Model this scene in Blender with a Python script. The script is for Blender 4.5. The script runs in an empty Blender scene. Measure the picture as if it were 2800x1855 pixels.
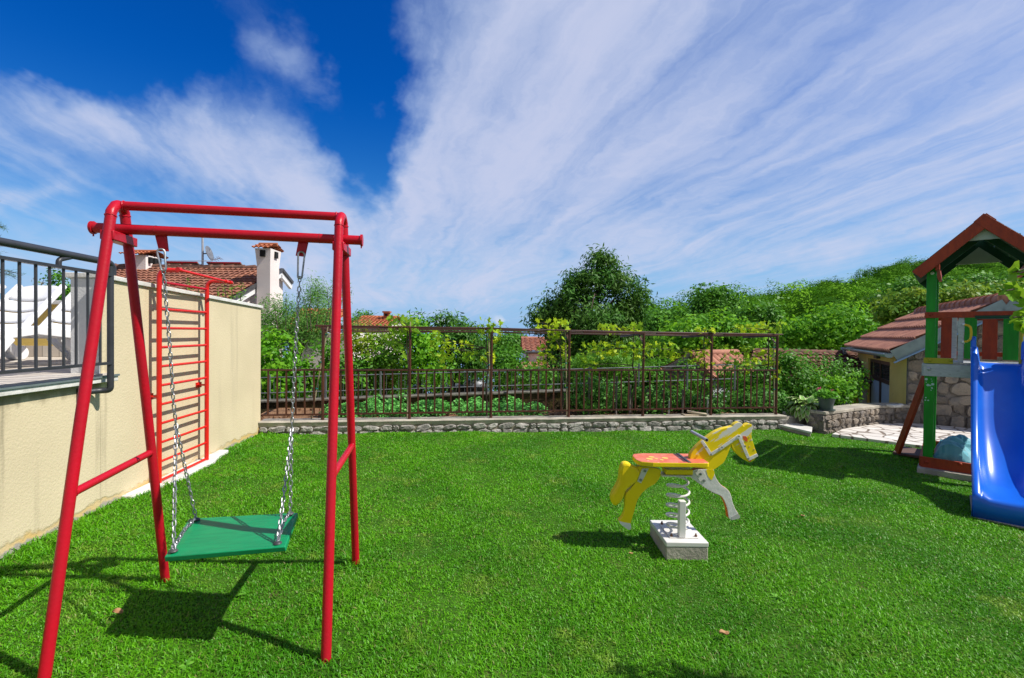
import bpy, bmesh, math, random
import numpy as np
from mathutils import Vector, Matrix, Quaternion

SC = bpy.context.scene
COL = SC.collection
rng = np.random.default_rng(11)
random.seed(5)

# ------------------------------------------------------------------ camera, sky, sun, exposure
FPX = 1300.0                      # focal length in pixels of the 2800 px wide photograph
CAM_Z = 1.55
PITCH = math.radians(0.77)
ROLL = math.radians(0.6)
_f = Vector((0, math.cos(PITCH), -math.sin(PITCH)))
_u0 = Vector((0, math.sin(PITCH), math.cos(PITCH)))
_r0 = Vector((1, 0, 0))
CR = _r0 * math.cos(ROLL) + _u0 * math.sin(ROLL)
CU = _u0 * math.cos(ROLL) - _r0 * math.sin(ROLL)
CF = _f
CAM = Vector((0, 0, CAM_Z))
cd = bpy.data.cameras.new('camera')
cam = bpy.data.objects.new('camera', cd)
COL.objects.link(cam)
cd.sensor_width = 36
cd.lens = FPX / 2800 * 36
cd.clip_start = 0.05
cd.clip_end = 90000
M = Matrix.Identity(4)
for i in range(3):
    M[i][0] = CR[i]; M[i][1] = CU[i]; M[i][2] = -CF[i]; M[i][3] = CAM[i]
cam.matrix_world = M
SC.camera = cam

SUN_TO = Vector((0.635, -0.125, 0.765)).normalized()
sl = bpy.data.lights.new('sun', 'SUN')
sl.energy = 4.6
sl.angle = math.radians(0.53)
sl.color = (1.0, 0.95, 0.86)
so = bpy.data.objects.new('sun', sl)
COL.objects.link(so)
so.location = (20, -5, 30)
so.rotation_euler = SUN_TO.to_track_quat('Z', 'Y').to_euler()

SC.view_settings.view_transform = 'Standard'
SC.view_settings.look = 'None'
SC.view_settings.exposure = 0.35
SC.view_settings.gamma = 1.0
SC.cycles.max_bounces = 8
SC.cycles.transparent_max_bounces = 8
SC.cycles.diffuse_bounces = 3
SC.cycles.glossy_bounces = 3
SC.cycles.transmission_bounces = 4

W = bpy.data.worlds.new('World')
SC.world = W
W.use_nodes = True
WT = W.node_tree
WT.nodes.clear()


class NX:
    """small helper to write node maths"""
    def __init__(s, t): s.t = t
    def n(s, typ, **kw):
        nd = s.t.nodes.new(typ)
        for k, v in kw.items(): setattr(nd, k, v)
        return nd
    def put(s, sock, v):
        if isinstance(v, bpy.types.NodeSocket): s.t.links.new(v, sock)
        else: sock.default_value = v
    def m(s, op, a, b=0.0, c=0.0, clamp=False):
        nd = s.n('ShaderNodeMath', operation=op, use_clamp=clamp)
        s.put(nd.inputs[0], a); s.put(nd.inputs[1], b); s.put(nd.inputs[2], c)
        return nd.outputs[0]
    def dot(s, a, b):
        nd = s.n('ShaderNodeVectorMath', operation='DOT_PRODUCT')
        s.put(nd.inputs[0], a); s.put(nd.inputs[1], b)
        return nd.outputs['Value']
    def comb(s, x, y, z=0.0):
        nd = s.n('ShaderNodeCombineXYZ')
        s.put(nd.inputs[0], x); s.put(nd.inputs[1], y); s.put(nd.inputs[2], z)
        return nd.outputs[0]
    def noise(s, vec, scale=1.0, detail=4.0, rough=0.5, dist=0.0, out='Fac'):
        nd = s.n('ShaderNodeTexNoise')
        s.put(nd.inputs['Vector'], vec); s.put(nd.inputs['Scale'], scale)
        s.put(nd.inputs['Detail'], detail); s.put(nd.inputs['Roughness'], rough)
        s.put(nd.inputs['Distortion'], dist)
        return nd.outputs[out]
    def ramp(s, v, lo, hi, a=0.0, b=1.0, smooth=True):
        nd = s.n('ShaderNodeMapRange', interpolation_type='SMOOTHSTEP' if smooth else 'LINEAR')
        s.put(nd.inputs[0], v); s.put(nd.inputs[1], lo); s.put(nd.inputs[2], hi)
        s.put(nd.inputs[3], a); s.put(nd.inputs[4], b)
        return nd.outputs[0]
    def mix(s, f, a, b, blend='MIX'):
        nd = s.n('ShaderNodeMix', data_type='RGBA', blend_type=blend)
        s.put(nd.inputs[0], f); s.put(nd.inputs[6], a); s.put(nd.inputs[7], b)
        return nd.outputs[2]


def ray(px, py):
    return (CF * FPX + CR * (px - 1400) - CU * (py - 927.5)).normalized()


def build_sky():
    x = NX(WT)
    out = x.n('ShaderNodeOutputWorld')
    bg = x.n('ShaderNodeBackground')
    sky = x.n('ShaderNodeTexSky', sky_type='NISHITA', sun_disc=False)
    sky.sun_elevation = math.asin(SUN_TO.z)
    sky.sun_rotation = math.atan2(SUN_TO.x, SUN_TO.y)
    sky.altitude = 200
    sky.air_density = 1.0
    sky.dust_density = 0.3
    sky.ozone_density = 3.0
    tc = x.n('ShaderNodeTexCoord')
    d = tc.outputs['Generated']
    sp = x.n('ShaderNodeSeparateXYZ'); x.put(sp.inputs[0], d)
    dx, dy, dz = sp.outputs
    hsv = x.n('ShaderNodeHueSaturation')
    x.put(hsv.inputs['Saturation'], SKY_SAT); x.put(hsv.inputs['Value'], SKY_VAL)
    x.put(hsv.inputs['Color'], sky.outputs[0])
    tint = x.mix(1.0, hsv.outputs[0], SKY_TINT, 'MULTIPLY')
    # deepen towards the zenith (polarised blue)
    deep = x.ramp(dz, 0.06, 0.46)
    base = x.mix(deep, tint, x.mix(1.0, tint, SKY_DEEP, 'MULTIPLY'))
    base = x.mix(x.ramp(dz, 0.0, 0.26, 0.92, 0.0), base, SKY_HORIZON)
    # cirrus on a high plane, streaks running towards azimuth -13 degrees
    zz = x.m('MAXIMUM', dz, 0.0)
    k = x.m('DIVIDE', 1.0, x.m('ADD', zz, 0.10))
    a = math.radians(15)
    u = x.m('MULTIPLY', x.dot(d, (math.cos(a), math.sin(a), 0)), k)
    v = x.m('MULTIPLY', x.dot(d, (-math.sin(a), math.cos(a), 0)), k)
    wn = x.n('ShaderNodeTexNoise'); x.put(wn.inputs['Vector'], x.comb(u, x.m('MULTIPLY', v, 0.6), 3.1)); x.put(wn.inputs['Scale'], 0.7)
    x.put(wn.inputs['Detail'], 2.0)
    ws = x.n('ShaderNodeSeparateColor'); x.put(ws.inputs[0], wn.outputs['Color'])
    uw = x.m('ADD', u, x.m('MULTIPLY', x.m('SUBTRACT', ws.outputs[0], 0.5), 1.0))
    vw = x.m('ADD', v, x.m('MULTIPLY', x.m('SUBTRACT', ws.outputs[1], 0.5), 0.6))
    # a little turbulence that frays the edges
    t2 = x.n('ShaderNodeTexNoise'); x.put(t2.inputs['Vector'], x.comb(u, v, 8.0)); x.put(t2.inputs['Scale'], 5.0); x.put(t2.inputs['Detail'], 5.0); x.put(t2.inputs['Roughness'], 0.6)
    ts = x.n('ShaderNodeSeparateColor'); x.put(ts.inputs[0], t2.outputs['Color'])
    uf = x.m('ADD', uw, x.m('MULTIPLY', x.m('SUBTRACT', ts.outputs[0], 0.5), 0.16))
    vf = x.m('ADD', vw, x.m('MULTIPLY', x.m('SUBTRACT', ts.outputs[1], 0.5), 0.5))
    big = x.noise(x.comb(uw, x.m('MULTIPLY', vw, 0.55), 0.7), 1.1, 5, 0.55)
    fib = x.noise(x.comb(x.m('MULTIPLY', uf, 2.6), x.m('MULTIPLY', vf, 0.36), 5.0), 1.7, 5, 0.55)
    fine = x.noise(x.comb(x.m('MULTIPLY', uf, 8.0), x.m('MULTIPLY', vf, 0.9), 9.0), 2.2, 5, 0.6)
    puff = x.noise(x.comb(uf, vf, 2.0), 6.0, 6, 0.6)
    tex = x.m('ADD', x.m('ADD', x.m('MULTIPLY', big, 0.40), x.m('MULTIPLY', puff, 0.11)), x.m('ADD', x.m('MULTIPLY', fib, 0.50), x.m('MULTIPLY', fine, 0.16)))
    # where the cloud banks stand, as directions in the sky
    amount = None
    mw = x.n('ShaderNodeTexNoise'); x.put(mw.inputs['Vector'], d); x.put(mw.inputs['Scale'], 5.0); x.put(mw.inputs['Detail'], 5.0); x.put(mw.inputs['Roughness'], 0.6)
    mv = x.n('ShaderNodeVectorMath', operation='MULTIPLY_ADD'); x.put(mv.inputs[0], mw.outputs['Color']); mv.inputs[1].default_value = (0.22, 0.22, 0.22)
    ms = x.n('ShaderNodeVectorMath', operation='SUBTRACT'); x.put(ms.inputs[0], d); ms.inputs[1].default_value = (0.11, 0.11, 0.11)
    x.put(mv.inputs[2], ms.outputs[0]); dw = mv.outputs[0]
    for (px, py, ang, s1, s2, w) in CLOUD_BANKS:
        c = ray(px, py)
        e1 = CR - c * c.dot(CR); e1.normalize()
        e2 = c.cross(e1) * -1; e2.normalize()
        if e2.z < 0: e2 = -e2
        t1 = e1 * math.cos(ang) + e2 * math.sin(ang)
        t2 = e2 * math.cos(ang) - e1 * math.sin(ang)
        aa = x.m('DIVIDE', x.dot(dw, tuple(t1)), s1)
        bb = x.m('DIVIDE', x.dot(dw, tuple(t2)), s2)
        q = x.m('ADD', x.m('MULTIPLY', aa, aa), x.m('MULTIPLY', bb, bb))
        g = x.m('EXPONENT', x.m('MULTIPLY', q, -1.0))
        g = x.m('MULTIPLY', g, x.ramp(x.dot(d, tuple(c)), 0.0, 0.3))
        g = x.m('MULTIPLY', g, w)
        amount = g if amount is None else x.m('ADD', amount, g)
    amount = x.m('ADD', amount, x.m('MULTIPLY', x.m('MULTIPLY', x.ramp(dz, 0.02, 0.10), x.ramp(dz, 0.16, 0.30, 1.0, 0.0)), 0.17))
    behind = x.ramp(dy, 0.15, -0.35)  # extra cloud added behind the camera, out of view, as neutral shadow fill
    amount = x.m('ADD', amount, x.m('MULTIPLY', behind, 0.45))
    amount = x.m('MINIMUM', x.m('MAXIMUM', x.m('ADD', amount, CLOUD_BASE), -0.35), 0.50)
    dens = x.m('ADD', x.m('SUBTRACT', tex, 0.575), x.m('MULTIPLY', amount, 0.62))
    alpha = x.ramp(dens, -0.10, 0.46)
    alpha = x.m('MULTIPLY', alpha, x.ramp(dz, -0.01, 0.05))
    alpha = x.m('MULTIPLY', alpha, 0.90)
    ccol = x.mix(x.ramp(dens, 0.1, 0.5), CLOUD_THIN, CLOUD_THICK)
    ccol = x.mix(behind, ccol, FILL_CLOUD)
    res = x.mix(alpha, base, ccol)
    # small cumulus low over the sea
    az = x.m('ARCTAN2', dx, dy)
    cu = x.noise(x.comb(x.m('MULTIPLY', az, 15.0), x.m('MULTIPLY', dz, 34.0), 2.0), 1.0, 6, 0.55)
    band = x.m('MULTIPLY', x.ramp(dz, 0.0, 0.012), x.ramp(dz, 0.02, 0.045, 1.0, 0.0))
    ca = x.m('MULTIPLY', x.ramp(cu, 0.52, 0.64), band)
    res = x.mix(x.m('MULTIPLY', ca, 0.85), res, CUMULUS)
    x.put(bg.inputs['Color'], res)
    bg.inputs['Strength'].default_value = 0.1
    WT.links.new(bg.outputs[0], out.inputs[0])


SKY_SAT, SKY_VAL = 1.35, 0.95
SKY_TINT = (0.85, 1.0, 1.08, 1)
SKY_DEEP = (0.03, 0.58, 1.0, 1)
SKY_HORIZON = (2.0, 3.9, 6.6, 1)
CLOUD_THIN = (3.5, 4.6, 6.6, 1)
CLOUD_THICK = (4.7, 5.1, 6.65, 1)
CUMULUS = (5.6, 6.0, 7.0, 1)
FILL_CLOUD = (3.9, 3.75, 3.55, 1)  # unseen whitish cloud added behind the camera to lift the shadows
CLOUD_BASE = 0.0
CLOUD_BANKS = [  # photo px, photo py, angle, half widths (radians), weight
    (330, 340, -0.38, 0.31, 0.08, 0.32),
    (40, 230, -0.5, 0.12, 0.06, 0.25),
    (620, 470, -0.6, 0.22, 0.05, 0.12),
    (740, 110, -0.95, 0.12, 0.05, 0.48),
    (1450, 260, 0.85, 0.42, 0.21, 0.50),
    (2250, 230, 0.35, 0.70, 0.24, 0.78),
    (1300, 620, 0.25, 0.28, 0.09, 0.36),
    (2450, 560, 0.15, 0.4, 0.05, 0.2),
    (60, 545, 0.0, 0.09, 0.022, 0.45),
    (1000, 250, 1.35, 0.24, 0.06, -0.62),
    (300, 60, 0.05, 0.26, 0.075, -0.7),
    (950, 440, -0.9, 0.17, 0.05, -0.55),
    (260, 570, -0.1, 0.26, 0.035, -0.28),
    (60, 60, 0.0, 0.15, 0.08, -0.3),
    (1480, 400, 0.5, 0.12, 0.03, -0.22),
    (1900, 590, 0.2, 0.35, 0.035, -0.2),
    (2000, 770, 0.1, 0.4, 0.04, -0.15),
]
build_sky()

# ------------------------------------------------------------------ pixel -> world helpers
SLOPE = 0.025


def gz(x, y=0.0):
    return -SLOPE * (x + 3.7)


def P(px, py, Y):
    d = ray(px, py)
    return CAM + d * (Y / d.y)


def G(px, py, up=0.0):
    d = ray(px, py)
    # z = -S*(x+3.7)+up
    t = (-SLOPE * 3.7 + up - CAM.z) / (d.z + SLOPE * d.x)
    return CAM + d * t


def V(px, py, p0, p1):
    """intersection with the vertical plane through p0, p1"""
    d = ray(px, py)
    n = Vector((p1[1] - p0[1], p0[0] - p1[0], 0))
    t = (Vector((p0[0], p0[1], 0)) - CAM).dot(n) / d.dot(n)
    return CAM + d * t


def proj(p):
    q = Vector(p) - CAM
    z = q.dot(CF)
    return (1400 + FPX * q.dot(CR) / z, 927.5 - FPX * q.dot(CU) / z)


def lerp(a, b, t): return a + (b - a) * t


def line_at_py(A, B, py):
    lo, hi = 0.0, 1.0
    ya, yb = proj(A)[1], proj(B)[1]
    for _ in range(40):
        mid = (lo + hi) / 2
        y = proj(lerp(A, B, mid))[1]
        if (y - py) * (ya - py) > 0: lo = mid
        else: hi = mid
    return lerp(A, B, lo)


# ------------------------------------------------------------------ materials
def base_mat(name, rough=0.6, metal=0.0, spec=0.4):
    m = bpy.data.materials.new(name)
    m.use_nodes = True
    t = m.node_tree
    b = t.nodes['Principled BSDF']
    b.inputs['Roughness'].default_value = rough
    b.inputs['Metallic'].default_value = metal
    b.inputs['Specular IOR Level'].default_value = spec
    return m, NX(t), b


def rgba(c): return (c[0], c[1], c[2], 1.0)


def mat(name, c1, c2=None, scale=6.0, rough=0.6, metal=0.0, spec=0.4, bump=0.0, bscale=None, lo=0.35, hi=0.65,
        detail=6.0, stretch=(1, 1, 1), island=0.0, dirt=None, dscale=3.0, dlo=0.58, dhi=0.75, rvar=0.0, bdist=0.02):
    m, x, b = base_mat(name, rough, metal, spec)
    g = x.n('ShaderNodeNewGeometry')
    mp = x.n('ShaderNodeMapping')
    mp.inputs['Scale'].default_value = stretch
    x.put(mp.inputs[0], g.outputs['Position'])
    pos = mp.outputs[0]
    col = rgba(c1)
    if c2 is not None:
        f = x.ramp(x.noise(pos, scale, detail, 0.6), lo, hi)
        col = x.mix(f, rgba(c1), rgba(c2))
    if dirt is not None:
        f = x.ramp(x.noise(pos, dscale, 8.0, 0.65), dlo, dhi)
        col = x.mix(f, col, rgba(dirt))
    if island:
        h = x.n('ShaderNodeHueSaturation')
        r = g.outputs['Random Per Island']
        x.put(h.inputs['Value'], x.m('ADD', 1 - island / 2, x.m('MULTIPLY', r, island)))
        x.put(h.inputs['Color'], col)
        col = h.outputs[0]
    x.put(b.inputs['Base Color'], col)
    if rvar:
        x.put(b.inputs['Roughness'], x.m('ADD', rough - rvar / 2, x.m('MULTIPLY', x.noise(pos, scale * 2, 4), rvar)))
    if bump:
        bn = x.n('ShaderNodeBump')
        bn.inputs['Strength'].default_value = bump
        bn.inputs['Distance'].default_value = bdist
        x.put(bn.inputs['Height'], x.noise(pos, bscale or scale * 4, 6, 0.6))
        x.put(b.inputs['Normal'], bn.outputs[0])
    return m


LEAF_GAIN = 1.55


def leaf_mat(name, c1, c2, c3=None, trans=0.35, rough=0.45, pscale=0.8, patch=0.35, tcol=None):
    """leaves: one colour per leaf, some light coming through"""
    k = LEAF_GAIN
    c1 = tuple(q * k for q in c1); c2 = tuple(q * k for q in c2)
    if c3: c3 = tuple(q * k for q in c3)
    m, x, b = base_mat(name, max(rough, 0.5), 0, 0.2)
    g = x.n('ShaderNodeNewGeometry')
    r = g.outputs['Random Per Island']
    col = x.mix(r, rgba(c1), rgba(c2))
    if c3 is not None:
        f = x.ramp(x.noise(g.outputs['Position'], pscale, 3.0), 0.5 - patch / 2, 0.5 + patch / 2)
        col = x.mix(f, col, rgba(c3))
    x.put(b.inputs['Base Color'], col)
    tr = x.n('ShaderNodeBsdfTranslucent')
    x.put(tr.inputs[0], x.mix(0.5, col, rgba(tcol or (c2[0] * 1.3 + 0.02, c2[1] * 1.3, c2[2]))))
    mx = x.n('ShaderNodeMixShader')
    mx.inputs[0].default_value = trans
    t = m.node_tree
    t.links.new(b.outputs[0], mx.inputs[1]); t.links.new(tr.outputs[0], mx.inputs[2])
    t.links.new(mx.outputs[0], t.nodes['Material Output'].inputs[0])
    return m


# ------------------------------------------------------------------ objects
ROOT = {}


def _key(o): return o.name


def tag(o, label=None, cat=None, group=None, kind=None):
    if label: o['label'] = label
    if cat: o['category'] = cat
    if group: o['group'] = group
    if kind: o['kind'] = kind
    return o


def thing(name, label, cat, loc=(0, 0, 0), group=None):
    o = bpy.data.objects.new(name, None)
    o.empty_display_size = 0.1
    COL.objects.link(o)
    o.location = loc
    ROOT[o.name] = Vector(loc)
    return tag(o, label, cat, group)


def link(name, me, material, parent=None, loc=None):
    o = bpy.data.objects.new(name, me)
    COL.objects.link(o)
    if material is not None:
        for mm in (material if isinstance(material, (list, tuple)) else [material]):
            me.materials.append(mm)
    if parent is not None:
        o.parent = parent
        off = ROOT[parent.name]
        ROOT[o.name] = off
    else:
        off = Vector(loc) if loc is not None else Vector((0, 0, 0))
        o.location = off
        ROOT[o.name] = off
    if off.length > 0:
        me.transform(Matrix.Translation(-off))
    return o


class MB:
    def __init__(s):
        s.v = []; s.f = []; s.mi = []; s.cur = 0
    def add(s, vs, fs):
        n = len(s.v)
        s.v.extend([tuple(q) for q in vs])
        for f in fs:
            s.f.append([i + n for i in f]); s.mi.append(s.cur)
        return s
    def box(s, c, size, R=None):
        c = Vector(c); hx, hy, hz = size[0] / 2, size[1] / 2, size[2] / 2
        vs = []
        for z in (-hz, hz):
            for (a, b) in ((-hx, -hy), (hx, -hy), (hx, hy), (-hx, hy)):
                q = Vector((a, b, z))
                if R is not None: q = R @ q
                vs.append(c + q)
        return s.add(vs, [(3, 2, 1, 0), (4, 5, 6, 7), (0, 1, 5, 4), (1, 2, 6, 5), (2, 3, 7, 6), (3, 0, 4, 7)])
    def beam(s, a, b, w, h, up=(0, 0, 1), off=0.0):
        """box from a to b; w sideways, h along up"""
        a = Vector(a); b = Vector(b)
        d = (b - a); L = d.length; d = d / L
        side = d.cross(Vector(up)); side.normalize()
        u = side.cross(d)
        R = Matrix((side, d, u)).transposed()
        return s.box((a + b) / 2 + side * off, (w, L, h), R)
    def tube(s, path, r, n=10, cap=True, closed=False):
        path = [Vector(p) for p in path]
        k = len(path)
        rs = r if isinstance(r, (list, tuple)) else [r] * k
        ts = []
        for i in range(k):
            if closed: t = path[(i + 1) % k] - path[i - 1]
            else: t = path[min(i + 1, k - 1)] - path[max(i - 1, 0)]
            ts.append(t.normalized())
        up = Vector((0, 0, 1)) if abs(ts[0].z) < 0.9 else Vector((1, 0, 0))
        nrm = (up - ts[0] * up.dot(ts[0])).normalized()
        vs = []; fs = []
        for i in range(k):
            if i: 
                nrm = nrm - ts[i] * nrm.dot(ts[i])
                if nrm.length < 1e-6: nrm = ts[i].orthogonal()
                nrm.normalize()
            bn = ts[i].cross(nrm)
            for j in range(n):
                a = 2 * math.pi * j / n
                vs.append(path[i] + (nrm * math.cos(a) + bn * math.sin(a)) * rs[i])
        m = k if closed else k - 1
        for i in range(m):
            i2 = (i + 1) % k
            for j in range(n):
                j2 = (j + 1) % n
                fs.append((i * n + j, i * n + j2, i2 * n + j2, i2 * n + j))
        if cap and not closed:
            fs.append(tuple(range(n - 1, -1, -1)))
            fs.append(tuple((k - 1) * n + j for j in range(n)))
        return s.add(vs, fs)
    def prism(s, poly, nrm, th):
        """polygon (world points, roughly planar) thickened by th along nrm (centred)"""
        nrm = Vector(nrm).normalized() * (th / 2)
        k = len(poly)
        vs = [Vector(p) + nrm for p in poly] + [Vector(p) - nrm for p in poly]
        fs = [tuple(range(k)), tuple(range(2 * k - 1, k - 1, -1))]
        for i in range(k):
            j = (i + 1) % k
            fs.append((i, i + k, j + k, j))
        return s.add(vs, fs)
    def lathe(s, c, prof, n=20):
        c = Vector(c); vs = []; fs = []
        for (r, z) in prof:
            for j in range(n):
                a = 2 * math.pi * j / n
                vs.append(c + Vector((r * math.cos(a), r * math.sin(a), z)))
        for i in range(len(prof) - 1):
            for j in range(n):
                j2 = (j + 1) % n
                fs.append((i * n + j, i * n + j2, (i + 1) * n + j2, (i + 1) * n + j))
        fs.append(tuple(range(n - 1, -1, -1)))
        fs.append(tuple((len(prof) - 1) * n + j for j in range(n)))
        return s.add(vs, fs)
    def grid(s, pts):
        """pts: list of rows of points"""
        a, b = len(pts), len(pts[0])
        vs = [q for r in pts for q in r]
        fs = [(i * b + j, i * b + j + 1, (i + 1) * b + j + 1, (i + 1) * b + j) for i in range(a - 1) for j in range(b - 1)]
        return s.add(vs, fs)
    def ball(s, c, r, n=10, m=7, sq=(1, 1, 1)):
        c = Vector(c); rows = []
        prof = [(max(1e-4, math.sin(math.pi * i / m)), -math.cos(math.pi * i / m)) for i in range(m + 1)]
        vs = []; fs = []
        for (q, z) in prof:
            for j in range(n):
                a = 2 * math.pi * j / n
                vs.append(c + Vector((r * q * math.cos(a) * sq[0], r * q * math.sin(a) * sq[1], r * z * sq[2])))
        for i in range(m):
            for j in range(n):
                j2 = (j + 1) % n
                fs.append((i * n + j, i * n + j2, (i + 1) * n + j2, (i + 1) * n + j))
        return s.add(vs, fs)
    def build(s, name, material, parent=None, loc=None, smooth=True, bevel=0.0, angle=40, recalc=True, segs=2):
        me = bpy.data.meshes.new(name)
        me.from_pydata(s.v, [], s.f)
        if isinstance(material, (list, tuple)):
            me.polygons.foreach_set('material_index', s.mi)
        if recalc:
            bm = bmesh.new(); bm.from_mesh(me)
            bmesh.ops.recalc_face_normals(bm, faces=bm.faces)
            bm.to_mesh(me); bm.free()
        o = link(name, me, material, parent, loc)
        if smooth:
            me.polygons.foreach_set('use_smooth', [True] * len(me.polygons))
            me.set_sharp_from_angle(angle=math.radians(angle))
        if bevel:
            b = o.modifiers.new('bevel', 'BEVEL')
            b.width = bevel; b.segments = segs; b.limit_method = 'ANGLE'; b.angle_limit = math.radians(40)
            b.harden_normals = False
        return o


def np_mesh(name, verts, faces, material, parent=None, loc=None, smooth=False):
    """big meshes: verts (N,3), faces (M,k)"""
    me = bpy.data.meshes.new(name)
    nv = len(verts); nf, k = faces.shape
    me.vertices.add(nv)
    me.vertices.foreach_set('co', np.ascontiguousarray(verts, dtype=np.float32).ravel())
    me.loops.add(nf * k)
    me.loops.foreach_set('vertex_index', np.ascontiguousarray(faces, dtype=np.int32).ravel())
    me.polygons.add(nf)
    me.polygons.foreach_set('loop_start', np.arange(0, nf * k, k, dtype=np.int32))
    me.update(calc_edges=True)
    if smooth:
        me.polygons.foreach_set('use_smooth', np.ones(nf, dtype=bool))
    return link(name, me, material, parent, loc)


def copy_tree(o, parent=None):
    c = o.copy()
    COL.objects.link(c)
    if parent is not None: c.parent = parent
    for ch in list(o.children): copy_tree(ch, c)
    return c


def arc(c, r, a0, a1, e1, e2, n=8):
    c = Vector(c)
    return [c + Vector(e1) * (r * math.cos(a0 + (a1 - a0) * i / n)) + Vector(e2) * (r * math.sin(a0 + (a1 - a0) * i / n)) for i in range(n + 1)]


def rounded(pts, r, n=5):
    """round the corners of a polyline"""
    pts = [Vector(p) for p in pts]
    out = [pts[0]]
    for i in range(1, len(pts) - 1):
        a, b, c = pts[i - 1], pts[i], pts[i + 1]
        d1 = (a - b); d2 = (c - b)
        rr = min(r, d1.length * 0.49, d2.length * 0.49)
        p1 = b + d1.normalized() * rr; p2 = b + d2.normalized() * rr
        for k in range(n + 1):
            t = k / n
            out.append(p1 * (1 - t) ** 2 + b * 2 * t * (1 - t) + p2 * t * t)
    out.append(pts[-1])
    return out


# ------------------------------------------------------------------ leaves
RHOMB = (np.array([[-0.5, 0, 0], [0, -0.3, 0.06], [0.5, 0, -0.06], [0, 0.3, 0.06]]), np.array([[0, 1, 2, 3]]))
LANCE = (np.array([[0, 0, 0], [0.4, -0.13, -0.02], [1, 0, -0.25], [0.4, 0.13, -0.02]]), np.array([[0, 1, 2, 3]]))
_a = np.linspace(0, 2 * np.pi, 11)[:-1]
_r = np.array([0.5, 0.27, 0.52, 0.3, 0.46, 0.12, 0.46, 0.3, 0.52, 0.27])
LOBED = (np.stack([_r * np.cos(_a), _r * np.sin(_a), -0.25 * _r ** 2], 1), np.array([list(range(10))]))
_fa = np.linspace(-1.25, 1.25, 9)
FAN = (np.concatenate([[[0, 0, 0]], np.stack([(0.9 + 0.1 * np.cos(_fa * 6)) * np.cos(_fa), (0.9 + 0.1 * np.cos(_fa * 6)) * np.sin(_fa), 0.06 * np.cos(_fa * 8)], 1)]),
       np.array([[0, i, i + 1] for i in range(1, 9)]))


def unit(a): return a / np.maximum(np.linalg.norm(a, axis=1, keepdims=True), 1e-9)


def leaves(c, size, tmpl=RHOMB, out=None, upb=0.5, outb=0.6, rnd=0.8, droop=0.0, rg=None, axis=None):
    """one leaf per point; returns verts, faces"""
    rg = rg or rng
    n = len(c)
    nr = rg.normal(size=(n, 3)) * rnd
    nr[:, 2] += upb
    if out is not None: nr += out * outb
    nr = unit(nr)
    t = rg.normal(size=(n, 3)) if axis is None else axis + rg.normal(size=(n, 3)) * 0.35
    t[:, 2] -= droop
    t = unit(t - nr * np.sum(t * nr, axis=1, keepdims=True))
    b = np.cross(nr, t)
    s = (size * rg.uniform(0.65, 1.25, size=n))[:, None, None]
    tv, tf = tmpl
    v = c[:, None, :] + s * (t[:, None, :] * tv[None, :, 0:1] + b[:, None, :] * tv[None, :, 1:2] + nr[:, None, :] * tv[None, :, 2:3])
    k = len(tv)
    f = tf[None] + (np.arange(n) * k)[:, None, None]
    return v.reshape(-1, 3), f.reshape(-1, tf.shape[1])


def crown_pts(blobs, ncl, per, cr, rg=None, inner=0.45):
    """leaf positions: clumps spread through several ellipsoids. blobs: (cx,cy,cz,rx,ry,rz)"""
    rg = rg or rng
    B = np.array(blobs, dtype=float)
    w = np.cbrt(B[:, 3] * B[:, 4] * B[:, 5]) ** 2
    idx = rg.choice(len(B), size=ncl, p=w / w.sum())
    d = unit(rg.normal(size=(ncl, 3)))
    r = inner + (1 - inner) * rg.uniform(size=(ncl, 1)) ** 0.6
    cen = B[idx, :3] + d * r * B[idx, 3:]
    pts = np.repeat(cen, per, axis=0) + np.clip(rg.normal(size=(ncl * per, 3)), -1.5, 1.5) * cr * np.repeat(rg.uniform(0.5, 1.3, size=(ncl, 1)), per, axis=0)
    out = np.repeat(d, per, axis=0)
    return pts, out, cen


def tree(name, label, cat, base, blobs, leafm, barkm, n=(120, 40), cr=0.25, size=0.1, tmpl=RHOMB, trunk_r=0.12, group=None,
         droop=0.0, limbs=8, top=None, seed=1, upb=0.5, inner=0.45, crown_name='crown', trunk=True, outb=1.1, rnd=0.6):
    rg = np.random.default_rng(seed)
    base = Vector(base)
    t = thing(name, label, cat, base, group)
    pts, out, cen = crown_pts(blobs, n[0], n[1], cr, rg, inner)
    v, f = leaves(pts, size, tmpl, out, droop=droop, rg=rg, upb=upb, outb=outb, rnd=rnd)
    np_mesh(crown_name, v, f, leafm, t)
    if trunk:
        B = max(blobs, key=lambda q: q[3] * q[4] * q[5])
        topp = Vector(top) if top else Vector((B[0], B[1], B[2] + B[5] * 0.5))
        m = MB()
        kk = 7
        path = []
        for i in range(kk):
            q = i / (kk - 1)
            p = lerp(base, topp, q)
            p = p + Vector((rg.normal() * 0.25, rg.normal() * 0.25, 0)) * trunk_r * (1 if 0 < i else 0)
            path.append(p)
        m.tube(path, [trunk_r * (1.15 - 0.9 * i / (kk - 1)) for i in range(kk)], 8)
        L = (topp - base).length
        for i in range(limbs):
            q = rg.uniform(0.3, 0.9)
            s = lerp(base, topp, q)
            e = Vector(cen[rg.integers(len(cen))])
            e.z = max(e.z, s.z - 0.1 * L)
            mid = lerp(s, e, 0.5) + Vector((0, 0, 0.06 * L))
            r0 = trunk_r * (0.55 - 0.35 * q)
            m.tube([s, mid, e], [r0, r0 * 0.6, r0 * 0.2], 6)
        m.build('trunk', barkm, t)
    return t


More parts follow.
